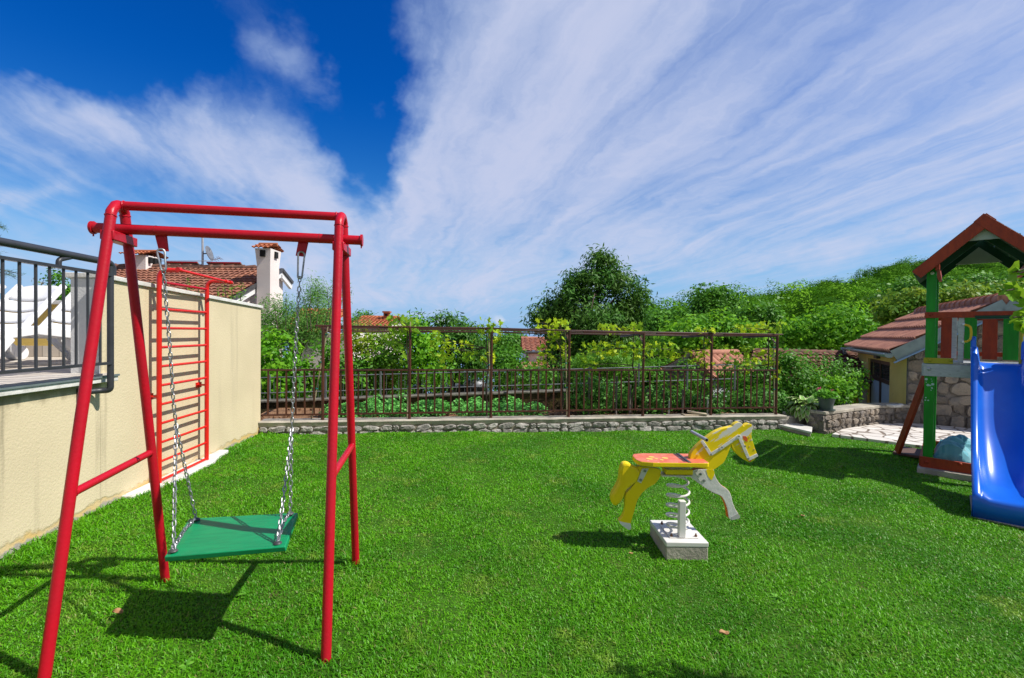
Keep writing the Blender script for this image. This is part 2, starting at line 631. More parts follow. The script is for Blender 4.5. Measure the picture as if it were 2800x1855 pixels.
# ------------------------------------------------------------------ stones, tiles
def stone_face(mb, o, u, v, nrm, L, H, rows, wmin, wmax, dome=0.035, inside=None, seed=3, gap=0.012):
    """field stones bedded in a face: origin o, along u (length L), up v (height H)"""
    rg = np.random.default_rng(seed)
    o = Vector(o); u = Vector(u).normalized(); v = Vector(v).normalized(); nrm = Vector(nrm).normalized()
    y = 0.0
    hs = rg.uniform(0.75, 1.3, size=rows); hs = hs / hs.sum() * H
    for r in range(rows):
        x = -rg.uniform(0, wmin)
        while x < L:
            w = rg.uniform(wmin, wmax)
            cx, cy = x + w / 2, y + hs[r] / 2 + rg.normal() * hs[r] * 0.06
            hw, hh = w / 2 - gap, hs[r] / 2 * rg.uniform(0.92, 1.15) - gap
            x += w
            if cx < 0.02 or cx > L - 0.02: continue
            if inside and not inside(cx, cy): continue
            k = 12
            e = rg.uniform(2.0, 5.0)
            ro = rg.normal() * 0.09
            vs = []; fs = []
            jit = np.clip(1 + rg.normal(size=k) * 0.13, 0.7, 1.12)
            sk = rg.normal() * 0.15
            rings = ((1.0, -0.02), (0.98, 0.5), (0.88, 0.88), (0.5, 1.0))
            dm = dome * rg.uniform(0.6, 1.3)
            tl = rg.normal(size=2) * 0.25
            for (q, h) in rings:
                for j in range(k):
                    a = 2 * math.pi * (j + 0.5) / k
                    ca, sa = math.cos(a), math.sin(a)
                    rr = (abs(ca) ** e + abs(sa) ** e) ** (-1 / e) * jit[j]
                    lx = max(-hw, min(hw, (hw * rr * ca + sk * hh * sa))) * q
                    ly = hh * rr * sa * q + ro * lx
                    hz = dm * h * (1 + rg.normal() * 0.16) + h * (tl[0] * lx + tl[1] * ly) * 0.4
                    xx = min(max(cx + lx, 0), L)
                    vs.append(o + u * xx + v * (cy + ly) + nrm * hz)
            for i in range(3):
                for j in range(k):
                    j2 = (j + 1) % k
                    fs.append((i * k + j, i * k + j2, (i + 1) * k + j2, (i + 1) * k + j))
            fs.append(tuple(3 * k + j for j in range(k)))
            mb.add(vs, fs)
        y += hs[r]
    return mb


def tile_slope(mb, e0, e1, up, tw=0.22, course=0.36, amp=0.035, step=0.03, n=6, keep=None):
    """curved roof tiles: eave from e0 to e1, up = vector from eave to ridge"""
    e0 = Vector(e0); e1 = Vector(e1); up = Vector(up)
    d = e1 - e0; L = d.length; d = d / L
    S = up.length; s = up / S
    nrm = d.cross(s).normalized()
    if nrm.z < 0: nrm = -nrm
    cols = max(2, int(round(L / tw))); rows = max(1, int(round(S / course)))
    cw = L / cols; ch = S / rows
    for j in range(rows):
        a, b = [], []
        jx = rng.normal() * 0.008
        for i in range(cols * n + 1):
            q = i / n
            h = amp * abs(math.cos(math.pi * q)) ** 0.8 + (rng.normal() * 0.003)
            x = min(max(i * cw / n + jx, 0), L)
            a.append(e0 + d * x + s * (j * ch - 0.02) + nrm * (h + step))
            b.append(e0 + d * x + s * ((j + 1) * ch) + nrm * (h * 0.85))
        low = [p - nrm * step * 1.2 for p in a]
        if keep is None: mb.grid([low, a, b])
        else:
            i0 = next((i for i in range(len(a)) if keep(a[i])), len(a))
            if i0 < len(a) - 1: mb.grid([low[i0:], a[i0:], b[i0:]])
    return mb


def chain(mb, pts, pitch=0.027, ln=0.036, wd=0.02, r=0.0032):
    pts = [Vector(p) for p in pts]
    seg = [0]
    for i in range(1, len(pts)): seg.append(seg[-1] + (pts[i] - pts[i - 1]).length)
    n = max(1, int(seg[-1] / pitch))
    def at(s):
        s = min(max(s, 0), seg[-1])
        for i in range(1, len(pts)):
            if s <= seg[i] + 1e-9:
                t = (s - seg[i - 1]) / max(1e-9, seg[i] - seg[i - 1])
                return lerp(pts[i - 1], pts[i], t), (pts[i] - pts[i - 1]).normalized()
        return pts[-1], (pts[-1] - pts[-2]).normalized()
    for k in range(n):
        c, d = at((k + 0.5) * seg[-1] / n)
        ref = Vector((0.8, 0.6, 0)) if abs(d.z) > 0.5 else Vector((0, 0, 1))
        e = (ref - d * ref.dot(d)).normalized()
        g = d.cross(e)
        ang = 0.45 + (math.pi / 2 if k % 2 else 0) + random.uniform(-0.25, 0.25)
        side = e * math.cos(ang) + g * math.sin(ang)
        hl, hw = ln / 2 - wd / 2, wd / 2 - r
        loop = []
        for i in range(7):
            a = -math.pi / 2 + math.pi * i / 6
            loop.append(c + d * (hl + hw * math.cos(a)) + side * (hw * math.sin(a)))
        for i in range(7):
            a = math.pi / 2 + math.pi * i / 6
            loop.append(c + d * (-hl + hw * math.cos(a)) + side * (hw * math.sin(a)))
        mb.tube(loop, r, 6, closed=True)
    return mb

# ================================================================== colours
M_RED = mat('red_paint', (0.50, 0.004, 0.018), (0.41, 0.006, 0.018), scale=3, rough=0.38, spec=0.32, dirt=(0.62, 0.30, 0.28), dscale=16, dlo=0.735, dhi=0.76, bump=0.10, bscale=50, rvar=0.25)
M_REDL = mat('ladder_red', (0.68, 0.014, 0.006), (0.6, 0.012, 0.01), scale=4, rough=0.35, spec=0.5, dirt=(0.35, 0.03, 0.01), dscale=11, dlo=0.66, dhi=0.8, bump=0.05, bscale=60)
M_STEEL = mat('galvanised', (0.42, 0.43, 0.45), (0.28, 0.29, 0.31), scale=40, rough=0.42, metal=0.85)
M_ANTH = mat('anthracite_paint', (0.028, 0.030, 0.036), (0.04, 0.042, 0.05), scale=5, rough=0.42, spec=0.5, bump=0.08, bscale=90, dirt=(0.12, 0.12, 0.12), dscale=14, dlo=0.7, dhi=0.85)
M_BROWN = mat('brown_fence_paint', (0.050, 0.014, 0.010), (0.085, 0.025, 0.014), scale=4, rough=0.4, spec=0.5, bump=0.08, bscale=60, dirt=(0.12, 0.045, 0.02), dscale=10, dlo=0.6, dhi=0.75)
M_GREENSEAT = mat('green_board', (0.002, 0.29, 0.105), (0.002, 0.23, 0.085), scale=5, rough=0.45, stretch=(1.5, 12, 4), bump=0.35, bscale=14, bdist=0.004, dirt=(0.02, 0.07, 0.04), dscale=7, dlo=0.66, dhi=0.72)
M_CONC = mat('concrete', (0.47, 0.43, 0.36), (0.33, 0.30, 0.25), scale=4, rough=0.9, spec=0.2, bump=0.5, bscale=40, dirt=(0.16, 0.15, 0.12), dscale=5, dlo=0.55, dhi=0.75)
M_CONCW = mat('white_concrete', (0.70, 0.69, 0.66), (0.55, 0.54, 0.50), scale=5, rough=0.9, spec=0.2, bump=0.3, bscale=40, dirt=(0.3, 0.29, 0.25), dscale=6, dlo=0.6, dhi=0.78)
M_MORTAR = mat('mortar', (0.34, 0.30, 0.24), (0.18, 0.16, 0.12), scale=8, rough=0.95, spec=0.15, bump=0.8, bscale=30, bdist=0.03)
M_STONE = mat('grey_stone', (0.42, 0.40, 0.37), (0.25, 0.24, 0.22), scale=9, rough=0.9, spec=0.2, bump=0.9, bscale=22, bdist=0.03, island=0.5, dirt=(0.13, 0.13, 0.10), dscale=7)
M_STONEB = mat('brown_stone', (0.30, 0.25, 0.20), (0.20, 0.18, 0.165), scale=5, rough=0.9, spec=0.2, bump=0.9, bscale=20, bdist=0.03, island=0.6, dirt=(0.10, 0.09, 0.075), dscale=4)
M_TILE = mat('roof_tile', (0.32, 0.14, 0.088), (0.21, 0.09, 0.062), scale=2.5, rough=0.85, spec=0.2, bump=0.3, bscale=25, dirt=(0.12, 0.07, 0.05), dscale=2.2, dlo=0.52, dhi=0.72)
M_TILEB = mat('old_roof_tile', (0.24, 0.12, 0.085), (0.15, 0.08, 0.06), scale=3, rough=0.9, spec=0.15, bump=0.3, bscale=25, dirt=(0.09, 0.07, 0.055), dscale=4, dlo=0.48, dhi=0.65)
M_TILEO = mat('orange_roof_tile', (0.45, 0.15, 0.07), (0.36, 0.12, 0.06), scale=2, rough=0.85, spec=0.2)
M_TILEP = mat('pinkish_roof_tile', (0.48, 0.225, 0.15), (0.35, 0.155, 0.11), scale=2.5, rough=0.85, spec=0.2, bump=0.3, bscale=25, dirt=(0.16, 0.085, 0.06), dscale=3.0, dlo=0.55, dhi=0.72)
M_WHITEW = mat('pinkish_render', (0.80, 0.73, 0.70), (0.73, 0.66, 0.63), scale=1.5, rough=0.9, spec=0.2, bump=0.2, bscale=40, dirt=(0.48, 0.46, 0.42), dscale=1.3, dlo=0.58, dhi=0.8)
M_WHITE = mat('white_paint', (0.78, 0.78, 0.78), (0.7, 0.7, 0.7), scale=5, rough=0.5)
M_PLASTIC = mat('white_plastic', (0.82, 0.82, 0.83), rough=0.3, spec=0.5)
M_BLACK = mat('dark_hole', (0.01, 0.01, 0.01), rough=0.9)
M_DARKM = mat('dark_metal', (0.05, 0.05, 0.055), (0.08, 0.08, 0.08), scale=10, rough=0.5)
M_GREYM = mat('grey_metal', (0.16, 0.17, 0.19), (0.22, 0.23, 0.25), scale=8, rough=0.5, metal=0.3)
M_ZINC = mat('zinc', (0.30, 0.36, 0.38), (0.24, 0.29, 0.31), scale=5, rough=0.42, metal=0.55)
M_WOODG = mat('grey_wood', (0.20, 0.18, 0.155), (0.11, 0.10, 0.09), scale=5, rough=0.85, stretch=(6, 6, 1), bump=0.5, bscale=10)
M_WOODP = mat('pale_plank', (0.50, 0.42, 0.30), (0.38, 0.31, 0.22), scale=8, rough=0.85, stretch=(1, 6, 6), bump=0.3)
M_BARK = mat('bark', (0.13, 0.10, 0.08), (0.07, 0.055, 0.045), scale=8, rough=0.95, spec=0.1, stretch=(2, 2, 0.5), bump=0.8, bscale=15)
M_CANE = mat('bamboo', (0.42, 0.36, 0.22), (0.26, 0.22, 0.14), scale=10, rough=0.6)
M_TEAL = mat('teal_twine', (0.01, 0.28, 0.24), rough=0.6)
M_SOIL = mat('soil', (0.30, 0.17, 0.095), (0.20, 0.11, 0.062), scale=6, rough=0.95, spec=0.1, bump=1.0, bscale=25, bdist=0.04, dirt=(0.36, 0.24, 0.15), dscale=18, dlo=0.6, dhi=0.7)
M_EARTH = mat('rough_ground', (0.10, 0.13, 0.035), (0.16, 0.12, 0.06), scale=0.6, rough=0.95, spec=0.1, bump=0.5, bscale=3)
M_MOSS = mat('mossy_wall', (0.065, 0.05, 0.028), (0.035, 0.03, 0.018), scale=6, rough=0.95, spec=0.1, bump=0.9, bscale=20, bdist=0.03, dirt=(0.10, 0.085, 0.02), dscale=7, dlo=0.5, dhi=0.7)


def wall_render():
    """cream render: fine grain, dark runs under the deck edge, chipped orange patches along the foot"""
    m, x, b = base_mat('cream_render', 0.92, 0, 0.15)
    g = x.n('ShaderNodeNewGeometry')
    pos = g.outputs['Position']
    sp = x.n('ShaderNodeSeparateXYZ'); x.put(sp.inputs[0], pos)
    px_, py_, pz_ = sp.outputs
    col = x.mix(x.ramp(x.noise(pos, 1.1, 5), 0.3, 0.7), (0.655, 0.56, 0.375, 1), (0.585, 0.50, 0.33, 1))
    runs = x.noise(x.comb(0.0, x.m('MULTIPLY', py_, 5.0), x.m('MULTIPLY', pz_, 0.35)), 1.0, 5, 0.6)
    low = x.ramp(pz_, 1.3, 0.2, 1.0, 0.0)
    low2 = x.ramp(pz_, 0.0, 1.1, 0.25, 1.0)
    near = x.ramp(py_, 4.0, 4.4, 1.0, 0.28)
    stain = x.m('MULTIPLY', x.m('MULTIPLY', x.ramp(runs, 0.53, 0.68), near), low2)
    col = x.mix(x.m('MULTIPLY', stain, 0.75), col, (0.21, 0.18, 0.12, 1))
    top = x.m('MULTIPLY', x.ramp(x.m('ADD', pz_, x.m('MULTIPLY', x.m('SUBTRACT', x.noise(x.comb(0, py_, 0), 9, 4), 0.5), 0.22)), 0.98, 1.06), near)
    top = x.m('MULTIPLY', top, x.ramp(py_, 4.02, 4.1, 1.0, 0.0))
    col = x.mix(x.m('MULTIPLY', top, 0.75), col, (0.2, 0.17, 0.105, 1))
    hz = x.m('ADD', pz_, x.m('MULTIPLY', x.m('SUBTRACT', x.noise(pos, 4.5, 6, 0.6), 0.5), 0.26))
    f1 = x.ramp(hz, 0.04, 0.075, 1.0, 0.0)
    col = x.mix(x.m('MULTIPLY', f1, x.ramp(x.noise(pos, 2.3, 4), 0.4, 0.6, 0.35, 0.9)), col, (0.62, 0.42, 0.15, 1))
    f2 = x.ramp(hz, 0.0, 0.03, 1.0, 0.0)
    col = x.mix(f2, col, (0.36, 0.33, 0.29, 1))
    x.put(b.inputs['Base Color'], col)
    bn = x.n('ShaderNodeBump'); bn.inputs['Strength'].default_value = 0.35; bn.inputs['Distance'].default_value = 0.012
    x.put(bn.inputs['Height'], x.m('ADD', x.noise(pos, 55, 4, 0.6), x.m('MULTIPLY', f1, -1.5)))
    x.put(b.inputs['Normal'], bn.outputs[0])
    return m


M_CREAM = wall_render()
M_YELLOWW = mat('ochre_render', (0.62, 0.45, 0.13), (0.54, 0.39, 0.11), scale=1.5, rough=0.92, spec=0.15, bump=0.4, bscale=60, bdist=0.01)

# ================================================================== terrain, lawn, sea
def terr_z(y):
    ys = [-60, 8, 11, 14, 25, 60, 150, 400, 900]
    zs = [-0.9, -0.9, -1.0, -1.2, -2.4, -9, -32, -108, -112]
    return float(np.interp(y, ys, zs))


xs = [-900, -400, -200, -100, -50, -25, -12, -6, 0, 6, 12, 25, 50, 100, 200, 400, 900]
ys = [-60, -20, 0, 5, 8, 9.5, 11, 12.5, 14, 18, 25, 40, 60, 100, 150, 250, 400, 650, 900]
mb = MB(); mb.grid([[(x, y, terr_z(y)) for x in xs] for y in ys])
tag(mb.build('terrain', M_EARTH, angle=180), kind='structure')

msea, xx, bb = base_mat('sea_water', 0.35, 0, 0.3)
g_ = xx.n('ShaderNodeNewGeometry')
xx.put(bb.inputs['Base Color'], xx.mix(xx.noise(g_.outputs['Position'], 0.0015, 4), (0.10, 0.22, 0.40, 1), (0.16, 0.29, 0.46, 1)))
mb = MB(); mb.grid([[(-60000, 380, -100), (60000, 380, -100)], [(-60000, 60000, -100), (60000, 60000, -100)]])
tag(mb.build('sea', msea), kind='structure')

WL0 = G(0, 1526); WL1 = G(712, 1184)
WD = (Vector((WL1.x, WL1.y, 0)) - Vector((WL0.x, WL0.y, 0))).normalized()      # along the left wall, away from us
WN = Vector((WD.y, -WD.x, 0))                                                # towards the lawn


def wl(y):
    return WL0.x + (y - WL0.y) * WD.x / WD.y


BW0 = G(700, 1187.4); BW1 = G(2126, 1176)
BD = (Vector((BW1.x, BW1.y, 0)) - Vector((BW0.x, BW0.y, 0))).normalized()
BN = Vector((-BD.y, BD.x, 0))                                                # away from us


def bw(x):
    return BW0.y + (x - BW0.x) * BD.y / BD.x


def M_lawn():
    m, x, b = base_mat('lawn_soil', 0.95, 0, 0.1)
    g = x.n('ShaderNodeNewGeometry'); pos = g.outputs['Position']
    c = x.mix(x.ramp(x.noise(pos, 9, 5), 0.35, 0.65), (0.03, 0.085, 0.008, 1), (0.055, 0.13, 0.014, 1))
    c = x.mix(x.ramp(x.noise(pos, 3.0, 6, 0.7), 0.58, 0.72), c, (0.10, 0.085, 0.035, 1))
    x.put(b.inputs['Base Color'], c)
    return m


def lawn_ymax(x): return bw(min(x, BW1.x)) + 0.05 if x < BW1.x + 0.1 else bw(BW1.x) + 0.55


def bump_z(x, y): return 0.012 * math.sin(1.7 * x + 0.4) * math.cos(1.3 * y) + 0.006 * math.sin(4.1 * x + 2.2 * y)


rows = []
for i in range(41):
    t = i / 40
    r = []
    for j in range(61):
        x = -6 + 22 * j / 60
        y = -5 + (lawn_ymax(x) + 5) * t
        r.append((x, y, gz(x) + bump_z(x, y)))
    rows.append(r)
mb = MB(); mb.grid(rows)
tag(mb.build('lawn', M_lawn(), angle=180), kind='structure')

# grass blades on the lawn
def grass():
    N = 840000
    y = rng.uniform(1.45, 9.6, N)
    x = rng.uniform(-1.22, 1.22, N) * y
    ok = x > (WL0.x + (y - WL0.y) * WD.x / WD.y) + 0.01
    ok &= y < np.where(x < BW1.x + 0.1, BW0.y + (np.minimum(x, BW1.x) - BW0.x) * BD.y / BD.x, bw(BW1.x) + 0.5) - 0.01
    for (a, b, c, d) in GRASS_HOLES:
        ok &= ~((x > a) & (x < b) & (y > c) & (y < d))
    for poly in GRASS_POLYS:
        q = np.array([(p[0], p[1]) for p in poly]); ins = np.zeros(N, bool)
        k = len(q)
        for i in range(k):
            x1, y1 = q[i]; x2, y2 = q[(i + 1) % k]
            c = ((y1 > y) != (y2 > y)) & (x < (x2 - x1) * (y - y1) / (y2 - y1 + 1e-12) + x1)
            ins ^= c
        ok &= ~ins
    # thin the bare patches a little
    pn = np.sin(2.3 * x + 1.1) * np.sin(1.9 * y + 0.3 * x) + 0.6 * np.sin(5.1 * x - 3.3 * y) + 0.5 * np.sin(9.7 * x + 7.1 * y)
    ok &= rng.uniform(size=N) > 0.22 * (pn > 0.9)
    x = x[ok]; y = y[ok]; n = len(x)
    z = -SLOPE * (x + 3.7) + 0.012 * np.sin(1.7 * x + 0.4) * np.cos(1.3 * y) + 0.006 * np.sin(4.1 * x + 2.2 * y) - 0.003
    cl = 0.5 + 0.5 * np.sin(6.1 * x + 1.3 * np.sin(3 * y)) * np.sin(5.3 * y + 1.7 * np.sin(2.2 * x))
    h = rng.uniform(0.010, 0.027, n) * (0.7 + 0.6 * cl)
    # longer tufts along the foot of the walls
    edge = (x - (WL0.x + (y - WL0.y) * WD.x / WD.y))
    tall = ((edge < 0.25) | (np.hypot((x - FEET[0][0]), (y - FEET[0][1])) < 0.10) | (np.hypot((x - FEET[1][0]), (y - FEET[1][1])) < 0.10) | (np.hypot((x - FEET[2][0]), (y - FEET[2][1])) < 0.10)) & (rng.uniform(size=n) < 0.45)
    h = np.where(tall, h * 2.3, h)
    w = (0.0015 + 0.00048 * y) * rng.uniform(0.7, 1.3, n)
    a = rng.uniform(0, 2 * np.pi, n)
    ln = rng.uniform(0.5, 1.5, n) * h
    dx, dy = np.cos(a), np.sin(a)
    a2 = a + np.pi / 2 + rng.normal(size=n) * 0.6
    sx, sy = np.cos(a2) * w, np.sin(a2) * w
    v = np.empty((n, 5, 3))
    v[:, 0] = np.stack([x - sx, y - sy, z], 1)
    v[:, 1] = np.stack([x + sx, y + sy, z], 1)
    mx, my, mz = x + dx * ln * 0.4, y + dy * ln * 0.4, z + h * 0.6
    v[:, 2] = np.stack([mx - sx * 0.8, my - sy * 0.8, mz], 1)
    v[:, 3] = np.stack([mx + sx * 0.8, my + sy * 0.8, mz], 1)
    v[:, 4] = np.stack([x + dx * ln, y + dy * ln, z + h * (1 - 0.18 * ln / h)], 1)
    f = np.array([[0, 1, 2], [1, 3, 2], [2, 3, 4]])[None] + (np.arange(n) * 5)[:, None, None]
    # clover and small broad leaves among the blades
    pick = rng.choice(n, size=60000, replace=False)
    cc = np.sin(3.1 * x[pick] + 0.7) * np.sin(2.7 * y[pick] + 1.9) + 0.5 * np.sin(8 * x[pick] - 5 * y[pick])
    pick = pick[cc > 0.1]
    cv, cf = leaves(np.stack([x[pick], y[pick], z[pick] + 0.014], 1), 0.013, RHOMB, None, upb=1.2, rnd=0.45)
    cf = np.concatenate([cf[:, [0, 1, 2]], cf[:, [0, 2, 3]]])
    allv = np.concatenate([v.reshape(-1, 3), cv]); allf = np.concatenate([f.reshape(-1, 3), cf + n * 5])
    m, X, b = base_mat('grass_blade', 0.42, 0, 0.28)
    g = X.n('ShaderNodeNewGeometry'); pos = g.outputs['Position']
    r = g.outputs['Random Per Island']
    c = X.mix(r, GRASS_A, GRASS_B)
    c = X.mix(X.m('MULTIPLY', X.ramp(X.noise(pos, 1.1, 5, 0.65), 0.42, 0.62), 0.75), c, GRASS_C)
    c = X.mix(X.m('MULTIPLY', X.ramp(X.noise(pos, 2.2, 6, 0.7), 0.53, 0.70), 0.65), c, GRASS_D)
    dry = X.m('GREATER_THAN', X.m('FRACT', X.m('MULTIPLY', r, 37.3)), 0.955)
    c = X.mix(X.m('MULTIPLY', dry, 0.75), c, (0.32, 0.27, 0.11, 1))
    X.put(b.inputs['Base Color'], c)
    tr = X.n('ShaderNodeBsdfTranslucent'); X.put(tr.inputs[0], c)
    mx_ = X.n('ShaderNodeMixShader'); mx_.inputs[0].default_value = 0.38
    t = m.node_tree
    t.links.new(b.outputs[0], mx_.inputs[1]); t.links.new(tr.outputs[0], mx_.inputs[2])
    t.links.new(mx_.outputs[0], t.nodes['Material Output'].inputs[0])
    o = np_mesh('lawn_grass', allv, allf, m)
    tag(o, 'short mown green grass covering the lawn', 'grass', kind='stuff')


GRASS_A = (0.080, 0.32, 0.004, 1)
GRASS_B = (0.20, 0.55, 0.012, 1)
GRASS_C = (0.048, 0.25, 0.004, 1)
GRASS_D = (0.38, 0.56, 0.06, 1)
GRASS_HOLES = []
FEET = []
GRASS_POLYS = []

# ================================================================== left wall, deck, railing
def zat(x, y, py):
    lo, hi = -60.0, 80.0
    for _ in range(60):
        mid = (lo + hi) / 2
        if proj((x, y, mid))[1] > py: lo = mid
        else: hi = mid
    return (lo + hi) / 2


def on_wall(px, py, off=0.0):
    a = Vector((WL0.x, WL0.y, 0)) + WN * off
    return V(px, py, a, a + WD)


E = on_wall(272, 900)                                  # where the high wall begins
END = on_wall(713, 900)
zc0 = on_wall(300, 752).z; zc1 = on_wall(713, 836).z
DECK_Z = 1.165
NEAR_Y = -1.5
NP = Vector((wl(NEAR_Y), NEAR_Y, 0))
t = thing('garden_wall', 'cream rendered wall stepping up to a high end with stone coping', 'wall', (E.x, E.y, gz(E.x)))
mb = MB()
TH = 0.23
def wall_block(mb, a, b, z0, za, zb, th):
    """vertical block between plan points a and b, tops za, zb; th away from the lawn"""
    a = Vector((a[0], a[1], 0)); b = Vector((b[0], b[1], 0)); n = -WN * th
    vs = [a + Vector((0, 0, z0)), b + Vector((0, 0, z0)), b + n + Vector((0, 0, z0)), a + n + Vector((0, 0, z0)),
          a + Vector((0, 0, za)), b + Vector((0, 0, zb)), b + n + Vector((0, 0, zb)), a + n + Vector((0, 0, za))]
    mb.add(vs, [(3, 2, 1, 0), (4, 5, 6, 7), (0, 1, 5, 4), (1, 2, 6, 5), (2, 3, 7, 6), (3, 0, 4, 7)])
wall_block(mb, E + WD * 0.012, END, -1.0, zc0 - 0.045, zc1 - 0.045, TH)
mb.build('wall_body', M_CREAM, t)
mb = MB(); wall_block(mb, NP, E + WD * 0.01, -1.0, DECK_Z - 0.075, DECK_Z - 0.075, TH)
mb.build('low_wall_body', M_CREAM, t)
mb = MB()
wall_block(mb, E - WD * 0.02 + WN * 0.025, END + WD * 0.03 + WN * 0.025, 0, 0, 0, TH + 0.06)
for i in range(8):
    x, y, z = mb.v[i]
    top = i >= 4
    f = ((Vector((x, y, 0)) - E).dot(WD)) / (END - E).dot(WD)
    mb.v[i] = (x, y, lerp(zc0, zc1, f) - (0 if top else 0.042))
mb.build('coping', M_CONCW, t, bevel=0.006)
# painted end face of the high wall
mb = MB()
a = E - WN * 0.002 + Vector((0, 0, 0)); n = -WN * (TH - 0.004)
zz = zc0 - 0.046
c0 = Vector((a.x, a.y, 0))
mb.add([c0 + Vector((0, 0, DECK_Z)), c0 + n + Vector((0, 0, DECK_Z)), c0 + n + Vector((0, 0, zz)), c0 + Vector((0, 0, zz)),
        c0 + WD * 0.01 + Vector((0, 0, DECK_Z)), c0 + n + WD * 0.01 + Vector((0, 0, DECK_Z)), c0 + n + WD * 0.01 + Vector((0, 0, zz)), c0 + WD * 0.01 + Vector((0, 0, zz))],
       [(0, 1, 2, 3), (7, 6, 5, 4), (0, 4, 5, 1), (1, 5, 6, 2), (2, 6, 7, 3), (3, 7, 4, 0)])
M_PIL = mat('white_render', (0.66, 0.66, 0.66), (0.58, 0.585, 0.59), scale=3, rough=0.9, bump=0.4, bscale=60, bdist=0.01)
mb.build('end_face', M_PIL, t)

# terrace behind the low wall
m_deck, X, b = base_mat('deck_boards', 0.75, 0, 0.3)
g = X.n('ShaderNodeNewGeometry'); sp = X.n('ShaderNodeSeparateXYZ'); X.put(sp.inputs[0], g.outputs['Position'])
s_ = X.m('MULTIPLY', X.dot(g.outputs['Position'], tuple(WN)), 9.0)
fr = X.m('FRACT', s_)
gap = X.m('MAXIMUM', X.ramp(fr, 0.0, 0.09, 1, 0), X.ramp(fr, 0.93, 1.0, 0, 1))
c = X.mix(X.ramp(X.noise(X.comb(X.m('FLOOR', s_), X.m('MULTIPLY', sp.outputs[1], 0.6), 0), 2.0, 4), 0.35, 0.65), (0.50, 0.44, 0.37, 1), (0.62, 0.57, 0.50, 1))
X.put(b.inputs['Base Color'], X.mix(gap, c, (0.22, 0.19, 0.16, 1)))
mb = MB()
q = [NP + WN * 0.03, E + WD * 0.10 + WN * 0.03]
dk = lambda v, z: Vector((v.x, v.y, z))
a0, a1 = q
b1 = Vector((E.x - TH, 6.3, 0)); b0 = NP - WN * 9
pts = [a0, a1, a1 - WN * 0.3, Vector((wl(6.3) - 0.3, 6.3, 0)), Vector((-13, 6.3, 0)), Vector((-13, NEAR_Y, 0))]
mb.prism([dk(p, DECK_Z - 0.012) for p in pts], (0, 0, 1), 0.024)
tag(mb.build('terrace', m_deck, angle=20), kind='structure')
t = thing('deck_edge', 'pale stone edge strip under the terrace railing', 'edging', (a0.x, a0.y, DECK_Z - 0.04))
mb = MB()
mb.beam(dk(NP - WN * 0.005, DECK_Z - 0.052), dk(E + WD * 0.13 - WN * 0.005, DECK_Z - 0.052), 0.13, 0.044)
mb.build('edge_slab', M_CONCW, t, bevel=0.004)
mb = MB()
mb.beam(dk(NP + WN * 0.066, DECK_Z - 0.022), dk(E + WD * 0.132 + WN * 0.066, DECK_Z - 0.022), 0.012, 0.018)
mb.build('edge_trim', M_ZINC, t)

# ochre wall at the back of the terrace
t = thing('terrace_wall', 'ochre wall with pale coping closing the terrace behind the loungers', 'wall', (-8, 6.35, DECK_Z))
mb = MB(); mb.box((-8.2, 6.42, 1.5), (8.6, 0.22, 1.0)); 
for i in range(len(mb.v)):
    x, y, z = mb.v[i]
    if z < 1.2: mb.v[i] = (x, y, 1.1)
    else: mb.v[i] = (x, y, 1.86)
mb.build('wall_body', M_YELLOWW, t)
mb = MB(); mb.box((-8.2, 6.41, 1.885), (8.66, 0.30, 0.048)); mb.build('coping', M_CONCW, t, bevel=0.006)
mb = MB(); mb.box((-8.2, 6.302, 1.24), (8.6, 0.02, 0.14)); mb.build('skirting', m_deck, t)

# railing
RO = 0.13
def on_rail(px, py): return on_wall(px, py, RO)
RP = on_rail(302, 900)
rb = Vector((WL0.x, WL0.y, 0)) + WN * RO
def railp(y, z):
    k = (y - rb.y) / WD.y
    return Vector((rb.x + WD.x * k, y, z))
zH0, zH1 = on_rail(0, 654).z, on_rail(290, 722).z
zU0, zU1 = on_rail(0, 698).z, on_rail(300, 757).z
zL0, zL1 = on_rail(0, 1018).z, on_rail(300, 994).z
zH = (zH0 + zH1) / 2; zU = (zU0 + zU1) / 2; zL = (zL0 + zL1) / 2
t = thing('metal_railing', 'dark grey metal railing with round handrail along the terrace edge', 'railing', (RP.x, RP.y, DECK_Z))
ys_ = RP.y
mb = MB()
mb.tube(rounded([railp(NEAR_Y, zH), railp(ys_ - 0.02, zH), railp(ys_ + 0.02, zH) + Vector((0, 0, -0.03)), railp(ys_ + 0.02, zU)], 0.05), 0.028, 14)
mb.build('handrail', M_ANTH, t)
zB = on_rail(300, 1068).z
mb = MB()
yb = ys_
mb.tube(rounded([railp(yb, zH - 0.02), railp(yb, zB), railp(yb, zB) - WN * 0.06 - WD * 0.02, railp(yb, zB) - WN * 0.13 - WD * 0.15], 0.07), 0.024, 14)
mb.build('end_post', M_ANTH, t)
mb = MB(); pb = railp(yb, zB) - WN * 0.128 - WD * 0.155
mb.box(pb + Vector((0.008, 0, -0.03)), (0.016, 0.05, 0.13)); mb.build('mounting_plate', mat('rusty_plate', (0.09, 0.05, 0.035), (0.04, 0.03, 0.03), rough=0.8), t)
mb = MB(); mb.beam(railp(NEAR_Y, zU), railp(ys_ - 0.01, zU), 0.045, 0.022); mb.build('upper_rail', M_ANTH, t)
mb = MB(); mb.beam(railp(NEAR_Y, zL), railp(ys_ - 0.01, zL), 0.045, 0.022); mb.build('lower_rail', M_ANTH, t)
mb = MB(); pc = railp(ys_ - 0.42, zU)
mb.tube(rounded([railp(ys_ - 0.5, zU), railp(ys_ - 0.5, zH - 0.05), railp(ys_ - 0.38, zH - 0.01)], 0.06), 0.018, 10); mb.build('handrail_bracket', M_ANTH, t)
yy = [on_rail(p, 900).y for p in (274, 240, 208, 174, 136, 98, 53.5, 7.6)]
stp = (yy[0] - yy[-1]) / 7
